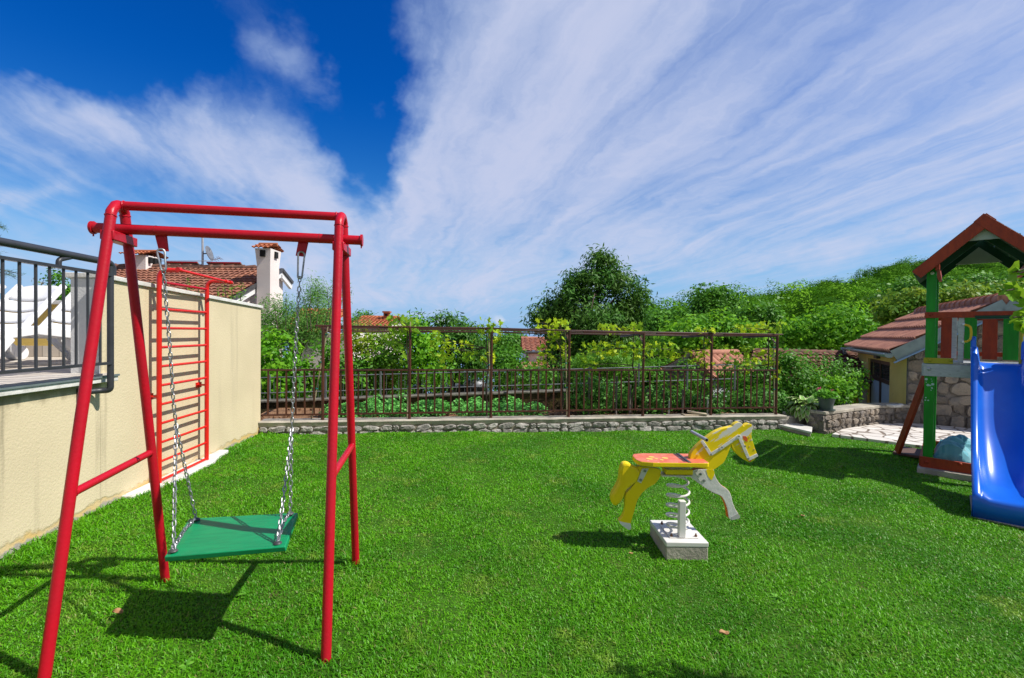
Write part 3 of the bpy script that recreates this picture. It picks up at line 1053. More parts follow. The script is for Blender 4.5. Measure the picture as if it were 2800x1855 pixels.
yl = yy + [yy[-1] - stp * (i + 1) for i in range(int((yy[-1] - 0.6) / stp))]
for y in yl:
    mb = MB(); mb.tube([railp(y, zL + 0.01), railp(y, zU - 0.01)], 0.0095, 8, cap=False); mb.build('baluster', M_ANTH, t)

# ================================================================== white plastic loungers
def make_lounger():
    t = thing('sun_lounger', 'white plastic sun lounger with raised back, nearest the wall end', 'sun lounger', (0, 0, 0), 'white loungers on the terrace')
    def sheet(prof, y0, y1, th=0.018):
        mb = MB(); rows = []
        for k in range(7):
            q = k / 6; y = lerp(y0, y1, q); sag = -0.025 * math.sin(math.pi * q)
            rows.append([(x, y, z + sag) for (x, z) in prof])
        mb.grid(rows)
        return mb
    def add(name, mb, th=0.016):
        o = mb.build(name, M_PLASTIC, t, recalc=True)
        s = o.modifiers.new('thickness', 'SOLIDIFY'); s.thickness = th
        return o
    # seat shell with a raised knee, in panels with slots between
    def zseat(x): return 0.33 + 0.07 * math.exp(-((x - 0.62) / 0.2) ** 2)
    m = MB()
    for (a, b) in ((0.03, 0.34), (0.37, 0.62), (0.65, 0.9), (0.93, 1.16)):
        rows = []
        for k in range(9):
            q = k / 8; y = -0.27 + 0.54 * q
            rows.append([(lerp(a, b, i / 5), y, zseat(lerp(a, b, i / 5)) - 0.03 * math.sin(math.pi * q)) for i in range(6)])
        m.grid(rows)
    add('seat', m)
    ang = math.radians(48)
    m = MB()
    for (a, b) in ((0.0, 0.16), (0.185, 0.33), (0.355, 0.5), (0.525, 0.78)):
        rows = []
        for k in range(9):
            q = k / 8; y = -0.26 + 0.52 * q
            r_ = []
            for i in range(5):
                s = lerp(a, b, i / 4)
                if b > 0.7: s -= 0.10 * (abs(q - 0.5) * 2) ** 3 * (i / 4)
                r_.append((1.16 + s * math.cos(ang) + 0.02 * math.sin(math.pi * q), y, 0.32 + s * math.sin(ang) - 0.03 * math.sin(math.pi * q)))
            rows.append(r_)
        m.grid(rows)
    add('backrest', m)
    for sy in (-1, 1):
        m = MB(); pth = [(0.0, 0.30), (0.3, 0.315), (0.62, 0.36), (0.95, 0.32), (1.9, 0.30)]
        for i in range(4):
            m.beam((pth[i][0], sy * 0.3, pth[i][1]), (pth[i + 1][0], sy * 0.3, pth[i + 1][1]), 0.05, 0.09)
        m.build('side_rail', M_PLASTIC, t, bevel=0.012)
        m = MB()
        m.beam((1.16, sy * 0.265, 0.33), (1.16 + 0.74 * math.cos(ang), sy * 0.265, 0.33 + 0.74 * math.sin(ang)), 0.05, 0.06)
        m.build('back_rail', M_PLASTIC, t, bevel=0.012)
        m = MB(); m.beam((0.38, sy * 0.31, 0.30), (0.12, sy * 0.33, 0.0), 0.05, 0.09, up=(1, 0, 0)); m.build('leg', M_PLASTIC, t, bevel=0.012)
        m = MB(); m.beam((1.45, sy * 0.31, 0.29), (1.68, sy * 0.33, 0.07), 0.045, 0.10, up=(1, 0, 0)); m.build('leg', M_PLASTIC, t, bevel=0.012)
        m = MB(); m.tube([(1.70, sy * 0.30, 0.085), (1.70, sy * 0.37, 0.085)], 0.085, 20); m.build('wheel', M_PLASTIC, t, bevel=0.01)
    return t


lg = make_lounger()
LAB = ['white plastic sun lounger with raised back, nearest the white wall end', 'white plastic sun lounger in the middle of the row on the terrace', 'white plastic sun lounger farthest left on the terrace']
head = P(200, 880, 5.25)
for i in range(3):
    o = lg if i == 0 else copy_tree(lg)
    th = math.radians(88)
    hx, hy = head.x - 0.76 * i + 0.12, head.y + 0.25 + 0.05 * i
    o.rotation_euler = (0, 0, th)
    o.location = (hx - 1.65 * math.cos(th), hy - 1.65 * math.sin(th), DECK_Z)
    o['label'] = LAB[i]

# ================================================================== concrete strip and climbing ladder
LO = 0.10
A = on_wall(435, 1325, LO); B = on_wall(565, 1262, LO)
sa = on_wall(330, 1372, 0); sb = on_wall(600, 1250, 0)
mb = MB()
ring = []
for i in range(13):
    q = i / 12; p = lerp(sa, sb, q)
    ring.append(Vector((p.x, p.y, 0)) + WN * (0.10 + 0.10 * min(1, q * 4, (1 - q) * 3) + 0.012 * math.sin(i * 1.7)))
poly = [Vector((sa.x, sa.y, 0))] + ring + [Vector((sb.x, sb.y, 0))]
mb.prism([Vector((p.x, p.y, gz(p.x) + 0.008)) for p in poly], (0, 0, 1), 0.06)
tag(mb.build('concrete_strip', M_CONCW, bevel=0.01), kind='structure')
GRASS_POLYS.append(poly)

t = thing('climbing_ladder', 'red metal climbing ladder standing against the cream wall', 'ladder', ((A.x + B.x) / 2, (A.y + B.y) / 2, A.z))
zt = on_wall(433, 738, LO).z
zr_ = [on_wall(444, p, LO).z for p in (846, 1312)]
ztop = on_wall(442, 772, LO).z
r_ = 0.0225
for s, q in ((0, A), (1, B)):
    b_ = Vector((q.x, q.y, 0))
    zt_ = zt if s == 0 else zt - 0.02
    mb = MB()
    mb.tube(rounded([b_ + Vector((0, 0, gz(q.x))), b_ + Vector((0, 0, zt_)), b_ + WN * 0.20 + WD * 0.02 + Vector((0, 0, zt_))], 0.09, 7), r_, 12)
    mb.build('rail', M_REDL, t)
A2 = Vector((A.x, A.y, 0)); B2 = Vector((B.x, B.y, 0))
for i in range(10):
    z = lerp(zr_[0], zr_[1], i / 9)
    mb = MB(); mb.tube([A2 + Vector((0, 0, z)), B2 + Vector((0, 0, z))], 0.0135, 8, cap=False); mb.build('rung', M_REDL, t)
mb = MB(); mb.tube([A2 + Vector((0, 0, ztop)), B2 + Vector((0, 0, ztop))], 0.014, 8, cap=False)
mb.build('top_rung', M_RED, t)
h0 = A2 + WN * 0.20 + Vector((0, 0, zt)); h1 = B2 + WN * 0.20 + Vector((0, 0, zt - 0.02))
mb = MB(); mb.tube([h0 - WD * 0.05, h1 + WD * 0.14], 0.015, 10)
for e in (h0 - WD * 0.03, h1 + WD * 0.12, h1 + WD * 0.02): mb.tube([e - WD * 0.02, e + WD * 0.02], 0.024, 10)
mb.build('pull_up_bar', M_REDL, t)
for (q, py, sgn) in ((B2, 1058, -1), (A2, 1086, 1)):
    z = on_wall(540 if sgn < 0 else 430, py, LO).z
    mb = MB(); mb.tube([q + Vector((0, 0, z)), q - WN * 0.085 + Vector((0, 0, z)) + WD * 0.0], 0.012, 8)
    mb.box(q - WN * 0.09 + Vector((0, 0, z)), (0.012, 0.09, 0.06)); mb.build('wall_bracket', M_REDL, t)

# ================================================================== swing frame
FLf = G(114, 1868); BLf = G(455, 1586); FRf = G(890, 1822); BRf = G(974, 1543)
def frame_side(F, B, pxf, pyf, pxr, pyr, dy=0.06):
    my = (F.y + B.y) / 2
    return P(pxf, pyf, my - dy), P(pxr, pyr, my + dy + 0.02)
LAf, LAr = frame_side(FLf, BLf, 303, 590, 342, 592)
RAf, RAr = frame_side(FRf, BRf, 927, 618, 940, 620)
base = (FLf + BLf + FRf + BRf) / 4
SW = thing('garden_swing', 'red tubular A-frame of the swing standing on the lawn', 'swing', base)
RL = 0.0245
FEET.extend([(BLf.x, BLf.y), (FRf.x, FRf.y), (BRf.x, BRf.y)])
def weld(c, d, r):
    e1 = d.orthogonal().normalized(); e2 = d.cross(e1); mb = MB()
    pts = [c + (e1 * math.cos(a) + e2 * math.sin(a)) * (r + random.uniform(-0.001, 0.0015)) + d * random.uniform(-0.002, 0.002) for a in np.linspace(0, 2 * math.pi, 25)[:-1]]
    mb.tube(pts, [random.uniform(0.002, 0.0042) for _ in pts], 6, closed=True); mb.build('weld_bead', M_RED, SW)
tops = []
for (F, B, Af, Ar) in ((FLf, BLf, LAf, LAr), (FRf, BRf, RAf, RAr)):
    zt = max(Af.z, Ar.z) + 0.045
    top = (Af + Ar) / 2; top.z = zt
    c = lerp(Af, Ar, 0.5)
    f1 = lerp(Af, top, 0.55) + (Af - c) * 0.30; r1 = lerp(Ar, top, 0.55) + (Ar - c) * 0.30
    for (X0, X1, m1) in ((F, Af, f1), (B, Ar, r1)):
        mb = MB()
        mb.tube([X0 - Vector((0, 0, 0.06)), lerp(X0, X1, 0.5), X1, lerp(X1, m1, 0.55) + (X1 - c) * 0.10, m1, lerp(m1, top, 0.55) + Vector((0, 0, 0.008)), top], RL, 16)
        mb.build('leg', M_RED, SW)
        # weld bead where the bend is joined to the leg
        weld(X1, (X1 - X0).normalized(), RL)
    tops.append((top, Af, Ar))
LT, RT = tops[0][0], tops[1][0]
mb = MB(); mb.tube([LT - Vector((0, 0, 0.004)), RT - Vector((0, 0, 0.004))], 0.0245, 16); mb.build('top_bar', M_RED, SW)
for (p, q) in ((LT, RT), (RT, LT)):
    dd_ = (q - p).normalized(); weld(p + dd_ * 0.028 - Vector((0, 0, 0.004)), dd_, 0.0245)
yl_ = (LAf.y + LAr.y) / 2; yr_ = (RAf.y + RAr.y) / 2
c0 = P(253, 623, yl_ + 0.0); c1 = P(990, 658, yr_ + 0.02)
mb = MB(); mb.tube([c0, c1], 0.0275, 16)
mb.build('crossbar', M_RED, SW)
d = (c1 - c0).normalized()
for p, s in ((c0, 1), (c1, -1)):
    mb = MB(); mb.tube([p - d * 0.004 * s, p + d * 0.008 * s], 0.035, 16)
    mb.tube([p + Vector((0, 0, -0.033)) + d * 0.004 * s, p + Vector((0, 0, -0.046)) + d * 0.004 * s], 0.004, 6)
    mb.build('end_flange', M_RED, SW)
for q in (0.22, 0.83):
    mb = MB(); p = lerp(c0, c1, q); mb.tube([p - d * 0.002, p + d * 0.002], 0.0285, 16); mb.build('pipe_seam', mat('seam', (0.33, 0.01, 0.015), rough=0.5), SW)
# saddle brackets under the crossbar
for (Af, Ar, F, B, q) in ((LAf, LAr, FLf, BLf, None), (RAf, RAr, FRf, BRf, None)):
    zc = None
    def at_z(X0, X1, z): return lerp(X0, X1, (z - X0.z) / (X1.z - X0.z))
    cz = lerp(c0, c1, (((Af + Ar) / 2) - c0).dot(d) / (c1 - c0).length).z - 0.055
    f = at_z(F, Af, cz); r = at_z(B, Ar, cz)
    dd_ = (r - f).normalized()
    mb = MB(); mb.beam(f - dd_ * 0.012, r + dd_ * 0.034, 0.064, 0.05)
    mb.build('saddle_bracket', M_RED, SW, bevel=0.005)
# braces
for (F, Af, B, Ar, py0, py1) in ((FLf, LAf, BLf, LAr, 1353, 1236), (FRf, RAf, BRf, RAr, 1306, 1219)):
    a = line_at_py(F, Af, py0); b_ = line_at_py(B, Ar, py1)
    mb = MB(); mb.tube([a, b_], 0.0195, 14, cap=False); mb.build('brace', M_RED, SW)
    for (p, q) in ((a, b_), (b_, a)):
        dd_ = (q - p).normalized(); weld(p + dd_ * 0.024, dd_, 0.0195)
# hanger plates
for (pts, q) in ((((425, 645), (456, 645), (461, 688), (436, 688)), 0.27), (((816, 662), (843, 662), (834, 703), (809, 700)), 0.78)):
    mid_ = lerp(c0, c1, (P((pts[0][0] + pts[1][0]) / 2, 650, 2.5) - c0).x / (c1 - c0).x)
    Y = mid_.y - 0.005
    mb = MB(); mb.prism([P(a_, b__, Y) for (a_, b__) in pts], (0.25, 1, 0), 0.008); mb.build('hanger_plate', M_RED, SW, bevel=0.002)

# ================================================================== swing seat on chains
sFL = P(449, 1524, 2.36); sFR = P(780, 1495, 2.33); sBR = P(814, 1402, 2.76); sBL = P(517, 1418, 2.80)
SS = thing('hanging_swing', 'green wooden swing board hanging on galvanised chains', 'swing seat', (sFL + sFR + sBR + sBL) / 4)
mb = MB(); n_ = (sFR - sFL).cross(sBL - sFL).normalized()
mb.prism([q - n_ * 0.013 for q in (sFL, sFR, sBR, sBL)], n_, 0.026)
mb.build('board', M_GREENSEAT, SW if False else SS, bevel=0.004)
ctr = (sFL + sFR + sBR + sBL) / 4
def corner(px, py, Y): return P(px, py, Y)
hL = P(440, 690, c0.y + 0.03); hR = P(824, 697, lerp(c0.y, c1.y, 0.78))
LJ = P(481, 1160, (hL.y + 0.08)); RJ = P(798, 1170, (hR.y + 0.02))
eFL = lerp(sFL, ctr, 0.10); eBL = lerp(sBL, ctr, 0.12); eFR = lerp(sFR, ctr, 0.10); eBR = lerp(sBR, ctr, 0.10)
eFL = P(475, 1508, 2.40) ; eBL = P(537, 1422, 2.76); eFR = P(760, 1487, 2.37); eBR = P(794, 1406, 2.72)
for e in (eFL, eBL, eFR, eBR): e.z = e.z
for (hk, J, mids, ends) in ((hL, LJ, ((447, 735), (454, 826), (464, 941), (473.5, 1094)), (eFL, eBL)), (hR, RJ, ((820, 757), (812, 887), (803, 1055)), (eFR, eBR))):
    path = []
    k = len(mids)
    for i, (a_, b__) in enumerate(mids): path.append(P(a_, b__, lerp(hk.y, J.y, i / k)))
    path.append(J)
    # carabiner
    mb = MB(); top_ = hk; bot = path[0]
    dd_ = (bot - top_); L_ = dd_.length; dd_.normalize(); sd = Vector((0.9, 0.4, 0)); sd = (sd - dd_ * sd.dot(dd_)).normalized()
    loop = []
    for i in range(9):
        a_ = math.pi * i / 8; loop.append(top_ + sd * 0.017 * math.cos(a_) - dd_ * 0.017 * math.sin(a_))
    for i in range(9):
        a_ = math.pi * i / 8; loop.append(bot - sd * 0.011 * math.cos(a_) + dd_ * 0.011 * math.sin(a_))
    mb.tube(loop, 0.0052, 8, closed=True); mb.build('carabiner', M_STEEL, SS)
    mb = MB(); chain(mb, path, 0.0285, 0.038, 0.022, 0.0034); mb.build('chain', M_STEEL, SS)
    for e in ends:
        mb = MB(); chain(mb, [J, lerp(J, e, 0.5) + Vector((0, 0, -0.006)), e + n_ * 0.006], 0.0285, 0.038, 0.022, 0.0034); mb.build('chain', M_STEEL, SS)
    mb = MB(); chain(mb, [ends[1] + n_ * 0.012, lerp(ends[0], ends[1], 0.5) + n_ * 0.03, ends[0] + n_ * 0.012], 0.0285, 0.038, 0.022, 0.0034); mb.build('chain', M_STEEL, SS)
    for e in ends:
        mb = MB(); mb.ball(e + n_ * 0.002, 0.02, 10, 6, (1, 1, 0.5)); mb.build('hole_ring', M_DARKM, SS)

# ================================================================== spring horse
YH = 3.70
def hp(x, y, Y): return P(1600 + x / 3.1364, 1100 + y / 3.1364, Y)
HB = G(1880, 1512); HB.y = YH
HORSE = thing('spring_horse', 'yellow and white wooden spring horse on a concrete block', 'spring rider', (HB.x, YH, gz(HB.x)))

def horse_paint():
    m, x, b = base_mat('worn_yellow_paint', 0.42, 0, 0.4)
    g = x.n('ShaderNodeNewGeometry')
    sp = x.n('ShaderNodeSeparateXYZ'); x.put(sp.inputs[0], g.outputs['Position'])
    along = x.m('ADD', x.m('MULTIPLY', sp.outputs[0], 0.8), x.m('MULTIPLY', sp.outputs[2], 0.6))
    acr = x.m('SUBTRACT', x.m('MULTIPLY', sp.outputs[2], 0.8), x.m('MULTIPLY', sp.outputs[0], 0.6))
    n1 = x.noise(x.comb(x.m('MULTIPLY', along, 5.0), x.m('MULTIPLY', acr, 26.0), 1.0), 1.0, 6, 0.65)
    up = x.ramp(sp.outputs[2], 0.62, 0.8, -0.12, 0.02)
    f = x.ramp(x.m('ADD', n1, up), 0.50, 0.545)
    c = x.mix(x.noise(g.outputs['Position'], 6, 3), (0.88, 0.69, 0.005, 1), (0.84, 0.62, 0.004, 1))
    x.put(b.inputs['Base Color'], x.mix(f, c, (0.72, 0.70, 0.66, 1)))
    bn = x.n('ShaderNodeBump'); bn.inputs['Strength'].default_value = 0.25; bn.inputs['Distance'].default_value = 0.003
    x.put(bn.inputs['Height'], x.m('ADD', n1, x.m('MULTIPLY', f, -0.2))); x.put(b.inputs['Normal'], bn.outputs[0])
    return m


M_HY = horse_paint()
M_YEL = mat('yellow_paint', (0.88, 0.67, 0.004), (0.82, 0.60, 0.004), scale=4, rough=0.4, bump=0.1, bscale=30, dirt=(0.6, 0.55, 0.4), dscale=14, dlo=0.72, dhi=0.78)
M_HWHITE = mat('worn_white_paint', (0.72, 0.71, 0.69), (0.62, 0.62, 0.61), scale=6, rough=0.5, bump=0.15, bscale=30, dirt=(0.6, 0.40, 0.10), dscale=7, dlo=0.70, dhi=0.76)
M_ORANGE = mat('orange_red_paint', (0.60, 0.075, 0.015), (0.70, 0.13, 0.03), scale=8, rough=0.45)
M_SEATR = mat('worn_red_seat', (0.70, 0.20, 0.12), (0.62, 0.12, 0.06), scale=10, rough=0.5, dirt=(0.74, 0.62, 0.5), dscale=16, dlo=0.62, dhi=0.7)
M_GREYP = mat('grey_tube', (0.50, 0.50, 0.52), (0.42, 0.42, 0.44), scale=8, rough=0.35, metal=0.4)
M_WMET = mat('white_metal_rust', (0.70, 0.69, 0.66), (0.64, 0.62, 0.58), scale=5, rough=0.45, dirt=(0.40, 0.17, 0.06), dscale=13, dlo=0.64, dhi=0.76)


def plate(mb, pts, Y, th, mf=0, ms=1):
    """board cut to an outline given on the photo, at depth Y, thickness th; faces and edges in different paint"""
    fr = [hp(a, b_, Y - th / 2) for (a, b_) in pts]
    k = len(fr)
    bk = [p + Vector((0, th, 0)) for p in fr]
    mb.cur = mf; n0 = len(mb.v)
    mb.add(fr + bk, [tuple(range(k)), tuple(range(2 * k - 1, k - 1, -1))])
    mb.cur = ms
    for i in range(k):
        j = (i + 1) % k
        mb.f.append([n0 + i, n0 + i + k, n0 + j + k, n0 + j]); mb.mi.append(ms)


def smooth_poly(pts, it=1):
    for _ in range(it):
        out = []
        for i in range(len(pts)):
            a = pts[i]; b_ = pts[(i + 1) % len(pts)]
            out.append((a[0] * 0.8 + b_[0] * 0.2, a[1] * 0.8 + b_[1] * 0.2)); out.append((a[0] * 0.2 + b_[0] * 0.8, a[1] * 0.2 + b_[1] * 0.8))
        pts = out
    return pts


NECK = [(900, 475), (912, 435), (950, 388), (990, 350), (1050, 300), (1110, 257), (1180, 226), (1262, 212), (1280, 190), (1318, 170), (1345, 182), (1362, 210), (1376, 196),
        (1400, 184), (1432, 192), (1437, 220), (1425, 290), (1440, 340), (1455, 390), (1470, 430), (1479, 462), (1448, 500), (1415, 517), (1385, 507), (1345, 480),
        (1300, 440), (1268, 400), (1254, 362), (1235, 420), (1215, 470), (1190, 520), (1150, 550), (1108, 582), (1050, 582), (1030, 570), (900, 560)]
FLEG = [(915, 575), (1105, 575), (1107, 600), (1118, 640), (1140, 680), (1168, 712), (1215, 742), (1240, 770), (1256, 812), (1265, 860), (1285, 910), (1310, 950), (1333, 985),
        (1320, 1000), (1255, 1015), (1230, 995), (1225, 950), (1215, 900), (1195, 850), (1168, 805), (1100, 780), (1040, 745), (985, 705), (930, 665), (895, 640)]
RLEG = [(430, 545), (650, 572), (652, 610), (640, 655), (600, 705), (540, 735), (490, 780), (455, 830), (440, 870), (430, 910), (415, 960), (391, 1040), (397, 1068), (390, 1096),
        (368, 1095), (330, 1070), (300, 1045), (287, 1022), (300, 1007), (322, 985), (345, 925), (340, 850), (350, 785), (395, 738), (432, 690), (450, 630)]
TAIL = [(310, 560), (325, 532), (352, 522), (385, 530), (412, 552), (445, 562), (482, 610), (445, 685), (400, 722), (362, 755), (345, 780), (330, 830), (300, 872), (268, 896), (240, 886), (224, 850), (230, 800), (255, 755), (290, 690), (300, 640), (303, 590)]
mb = MB(); plate(mb, smooth_poly(NECK), YH, 0.05); mb.build('neck_and_head', [M_HY, M_YEL], HORSE, smooth=False, bevel=0.004)
mb = MB(); plate(mb, smooth_poly(FLEG), YH, 0.05); mb.build('front_leg', [M_HWHITE, M_ORANGE], HORSE, smooth=False, bevel=0.004)
mb = MB(); plate(mb, smooth_poly(RLEG), YH, 0.05); mb.build('rear_leg', [M_YEL, M_YEL], HORSE, smooth=False, bevel=0.004)
mb = MB(); plate(mb, smooth_poly(TAIL), YH - 0.004, 0.085); mb.build('tail', [M_YEL, M_YEL], HORSE, smooth=False, bevel=0.018)
mb = MB(); plate(mb, smooth_poly([(1035, 578), (1106, 578), (1109, 625), (1096, 650), (1085, 672), (1068, 655), (1055, 640), (1045, 610)]), YH, 0.053, 0, 0); mb.build('paint_patch', [M_YEL] * 2, HORSE, smooth=False)
# hoof paint on both legs
mb = MB(); plate(mb, [(1258, 985), (1312, 955), (1331, 984), (1320, 999), (1256, 1013)], YH, 0.054); mb.build('hoof', [mat('grey_hoof', (0.45, 0.45, 0.44), rough=0.5)] * 2, HORSE, smooth=False)
mb = MB(); plate(mb, [(290, 1018), (325, 1030), (390, 1042), (396, 1068), (389, 1094), (369, 1094), (330, 1068), (300, 1043)], YH, 0.054); mb.build('hoof', [M_HWHITE] * 2, HORSE, smooth=False)
# seat
zS = hp(700, 510, 3.58).z
def seat_pt(x, y): return (x, y)
x0 = hp(420, 520, 3.70).x; x1 = hp(1062, 500, 3.58).x
out = []
for (fx, fy) in ((0.0, 0.30), (0.04, 0.1), (0.2, 0.0), (0.97, 0.0), (1.0, 0.06), (1.0, 0.94), (0.97, 1.0), (0.2, 1.0), (0.04, 0.9), (0.0, 0.7)):
    out.append(Vector((lerp(x0, x1, fx), lerp(3.56, 3.84, fy), 0)))
zt_ = zat(1.3, 3.56, 1266); zb_ = zt_ - 0.036
mb = MB(); k = len(out)
vt = [Vector((p.x, p.y, zt_)) for p in out]; vb = [Vector((p.x, p.y, zb_)) for p in out]
mb.cur = 0; mb.add(vt + vb, [tuple(range(k))])
mb.f.append(list(range(2 * k - 1, k - 1, -1))); mb.mi.append(1)
for i in range(k):
    j = (i + 1) % k; mb.f.append([i, i + k, j + k, j]); mb.mi.append(1)
mb.build('seat', [M_SEATR, M_YEL], HORSE, smooth=False, bevel=0.006)
mb = MB()
for (fx, fy, r1) in ((0.20, 0.35, 0.026), (0.26, 0.55, 0.022), (0.30, 0.38, 0.014), (0.44, 0.45, 0.024), (0.36, 0.25, 0.014)):
    c = Vector((lerp(x0, x1, fx), lerp(3.56, 3.84, fy), zt_))
    mb.tube([c, c + Vector((0, 0, 0.0025))], r1, 14)
mb.build('seat_spots', mat('spot_paint', (0.78, 0.5, 0.12), rough=0.5), HORSE)
mb = MB(); mb.box((lerp(x0, x1, 0.72), 3.70, zt_ + 0.0015), (0.022, 0.27, 0.003)); mb.build('seat_strap', M_DARKM, HORSE)
mb = MB(); mb.box((lerp(x0, x1, 0.5), 3.70, zb_ - 0.008), ((x1 - x0) * 0.93, 0.09, 0.015)); mb.build('seat_bearer', M_GREYP, HORSE)
pa = hp(690, 578, 3.66); pb_ = hp(922, 622, 3.66)
mb = MB(); mb.box(((pa.x + pb_.x) / 2, 3.70, (pa.z + pb_.z) / 2), (pb_.x - pa.x, 0.10, pa.z - pb_.z)); mb.build('seat_block', M_YEL, HORSE, bevel=0.004)
mb = MB(); pa = hp(655, 575, 3.66); pb2 = hp(920, 632, 3.66)
mb.box(((pa.x + pb2.x) / 2, 3.70, pb2.z), (pb2.x - pa.x, 0.11, 0.008)); mb.build('spring_plate', M_WMET, HORSE)
# side plates with bolts
for pts, bolts in (([(945, 600), (985, 578), (1015, 600), (1048, 665), (1010, 697), (985, 680)], ((990, 615), (1018, 672))), ([(490, 570), (545, 570), (480, 695), (448, 680), (462, 640)], ((512, 590), (476, 668)))):
    mb = MB(); plate(mb, pts, YH - 0.029, 0.005, 0, 0); o = mb.build('side_plate', M_WMET if pts[0][0] > 900 else M_HWHITE, HORSE, smooth=False)
    for (a, b_) in bolts:
        mb = MB(); c = hp(a, b_, YH - 0.032); mb.tube([c, c + Vector((0, -0.008, 0))], 0.011, 6); mb.tube([c, c + Vector((0, -0.016, 0))], 0.006, 8); mb.build('bolt', M_STEEL, HORSE)
# bridle straps: flat iron painted white
def strap(name, pts, w=0.011, Y=YH - 0.030, m=None):
    mb = MB()
    for i in range(len(pts) - 1):
        a = hp(*pts[i], Y - 0.0015 * i); b_ = hp(*pts[i + 1], Y - 0.0015 * i)
        mb.beam(a, b_, 0.006, w * 2.2, up=(0.3, 0, 1))
    mb.build(name, m or M_HWHITE, HORSE, bevel=0.0015)
strap('neck_strap', [(1078, 448), (1150, 405), (1320, 287)])
strap('cheek_strap', [(1316, 285), (1402, 485)])
strap('nose_strap', [(1398, 492), (1478, 452)])
strap('handle_strap', [(1078, 452), (1000, 330)])
for (a, b_) in ((1316, 292), (1370, 378), (1398, 485), (1078, 450), (1172, 388), (1034, 385)):
    mb = MB(); c = hp(a, b_, YH - 0.037); mb.tube([c, c + Vector((0, -0.006, 0))], 0.007, 8); mb.build('bolt', M_STEEL, HORSE)
ha = hp(1043, 325, 3.56); 
mb = MB(); mb.tube([ha, ha + Vector((0.0, 0.30, 0.0))], 0.0135, 16); mb.build('handle_bar', M_GREYP, HORSE)
mb = MB(); mb.tube([ha + Vector((0, -0.0015, 0)), ha + Vector((0, 0.001, 0))], 0.0095, 14); mb.build('handle_bore', M_BLACK, HORSE)
mb = MB(); plate(mb, [(1352, 292), (1378, 293), (1392, 310), (1394, 340), (1376, 338), (1358, 318)], YH, 0.055, 0, 0); mb.build('eye', M_ORANGE, HORSE, smooth=False)
mb = MB(); plate(mb, [(1408, 492), (1424, 500), (1416, 514), (1400, 508)], YH, 0.055, 0, 0); mb.build('mouth', M_ORANGE, HORSE, smooth=False)
mb = MB()
for (a, b_, r1) in ((1408, 300, 0.005), (1410, 380, 0.005), (1425, 325, 0.004), (1450, 405, 0.006), (1318, 355, 0.006), (1330, 380, 0.006), (1342, 405, 0.006), (1345, 425, 0.005)):
    c = hp(a, b_, YH - 0.025); mb.tube([c, c + Vector((0, -0.0025, 0))], r1, 8)
mb.build('face_spots', mat('face_spot', (0.70, 0.42, 0.25), rough=0.5), HORSE)
# foot block, plate, spring, post
bf = 3.50; bk_ = 3.92
xa, xb = P(1822, 1500, bf).x, P(1937, 1500, bf).x
g0 = gz(1.3) 
zt2 = zat(1.3, bf, 1484)
mb = MB(); mb.box(((xa + xb) / 2, (bf + bk_) / 2, (g0 - 0.06 + zt2 - 0.035) / 2), (xb - xa, bk_ - bf, zt2 - 0.035 - g0 + 0.06)); mb.build('concrete_block', M_CONC, HORSE, bevel=0.008)
mb = MB(); mb.box(((xa + xb) / 2, (bf + bk_) / 2, zt2 - 0.0165), (xb - xa + 0.004, bk_ - bf + 0.004, 0.036)); mb.build('white_slab', M_WMET, HORSE, bevel=0.006)
xm = P(1853, 1400, YH).x
mb = MB(); mb.box((xm + 0.005, YH, zt2 + 0.006), (0.22, 0.27, 0.007)); mb.build('base_plate', M_WMET, HORSE, bevel=0.002)
for (dx_, dy_) in ((-0.09, -0.115), (0.095, -0.115), (-0.09, 0.115), (0.095, 0.115)):
    mb = MB(); c = Vector((xm + 0.005 + dx_, YH + dy_, zt2 + 0.008)); mb.tube([c, c + Vector((0, 0, 0.012))], 0.011, 6); mb.tube([c, c + Vector((0, 0, 0.024))], 0.006, 8)
    mb.build('bolt', mat('rusty_bolt', (0.16, 0.08, 0.05), rough=0.8), HORSE)
GREEN_H = zb_ - 0.03
mb = MB(); pth = []
turns = 5.4
zs0 = zt2 + 0.012; zs1 = hp(760, 640, YH).z
for i in range(int(turns * 28) + 1):
    a = 2 * math.pi * i / 28; q = i / (turns * 28)
    rr = 0.083 * (0.72 + 0.28 * min(1, (1 - q) * 7)) * (0.9 + 0.1 * min(1, q * 6))
    pth.append((xm + rr * math.cos(a), YH + rr * math.sin(a), lerp(zs0, zs1, q)))
mb.tube(pth, 0.0088, 8); mb.build('coil_spring', M_WMET, HORSE)
pz = hp(828, 838, 3.60).z
mb = MB(); xq = hp(828, 1000, 3.585).x
mb.box((xq, 3.585, (zt2 + 0.01 + pz) / 2), (0.048, 0.048, pz - zt2 - 0.01)); mb.build('stop_post', M_WMET, HORSE, bevel=0.003)
GRASS_HOLES.append((xa, xb, bf, bk_))

# ================================================================== low stone wall with concrete cap, along the back
def on_back(px, py, off=0.0):
    a = Vector((BW0.x, BW0.y, 0)) + BN * off
    return V(px, py, a, a + BD)


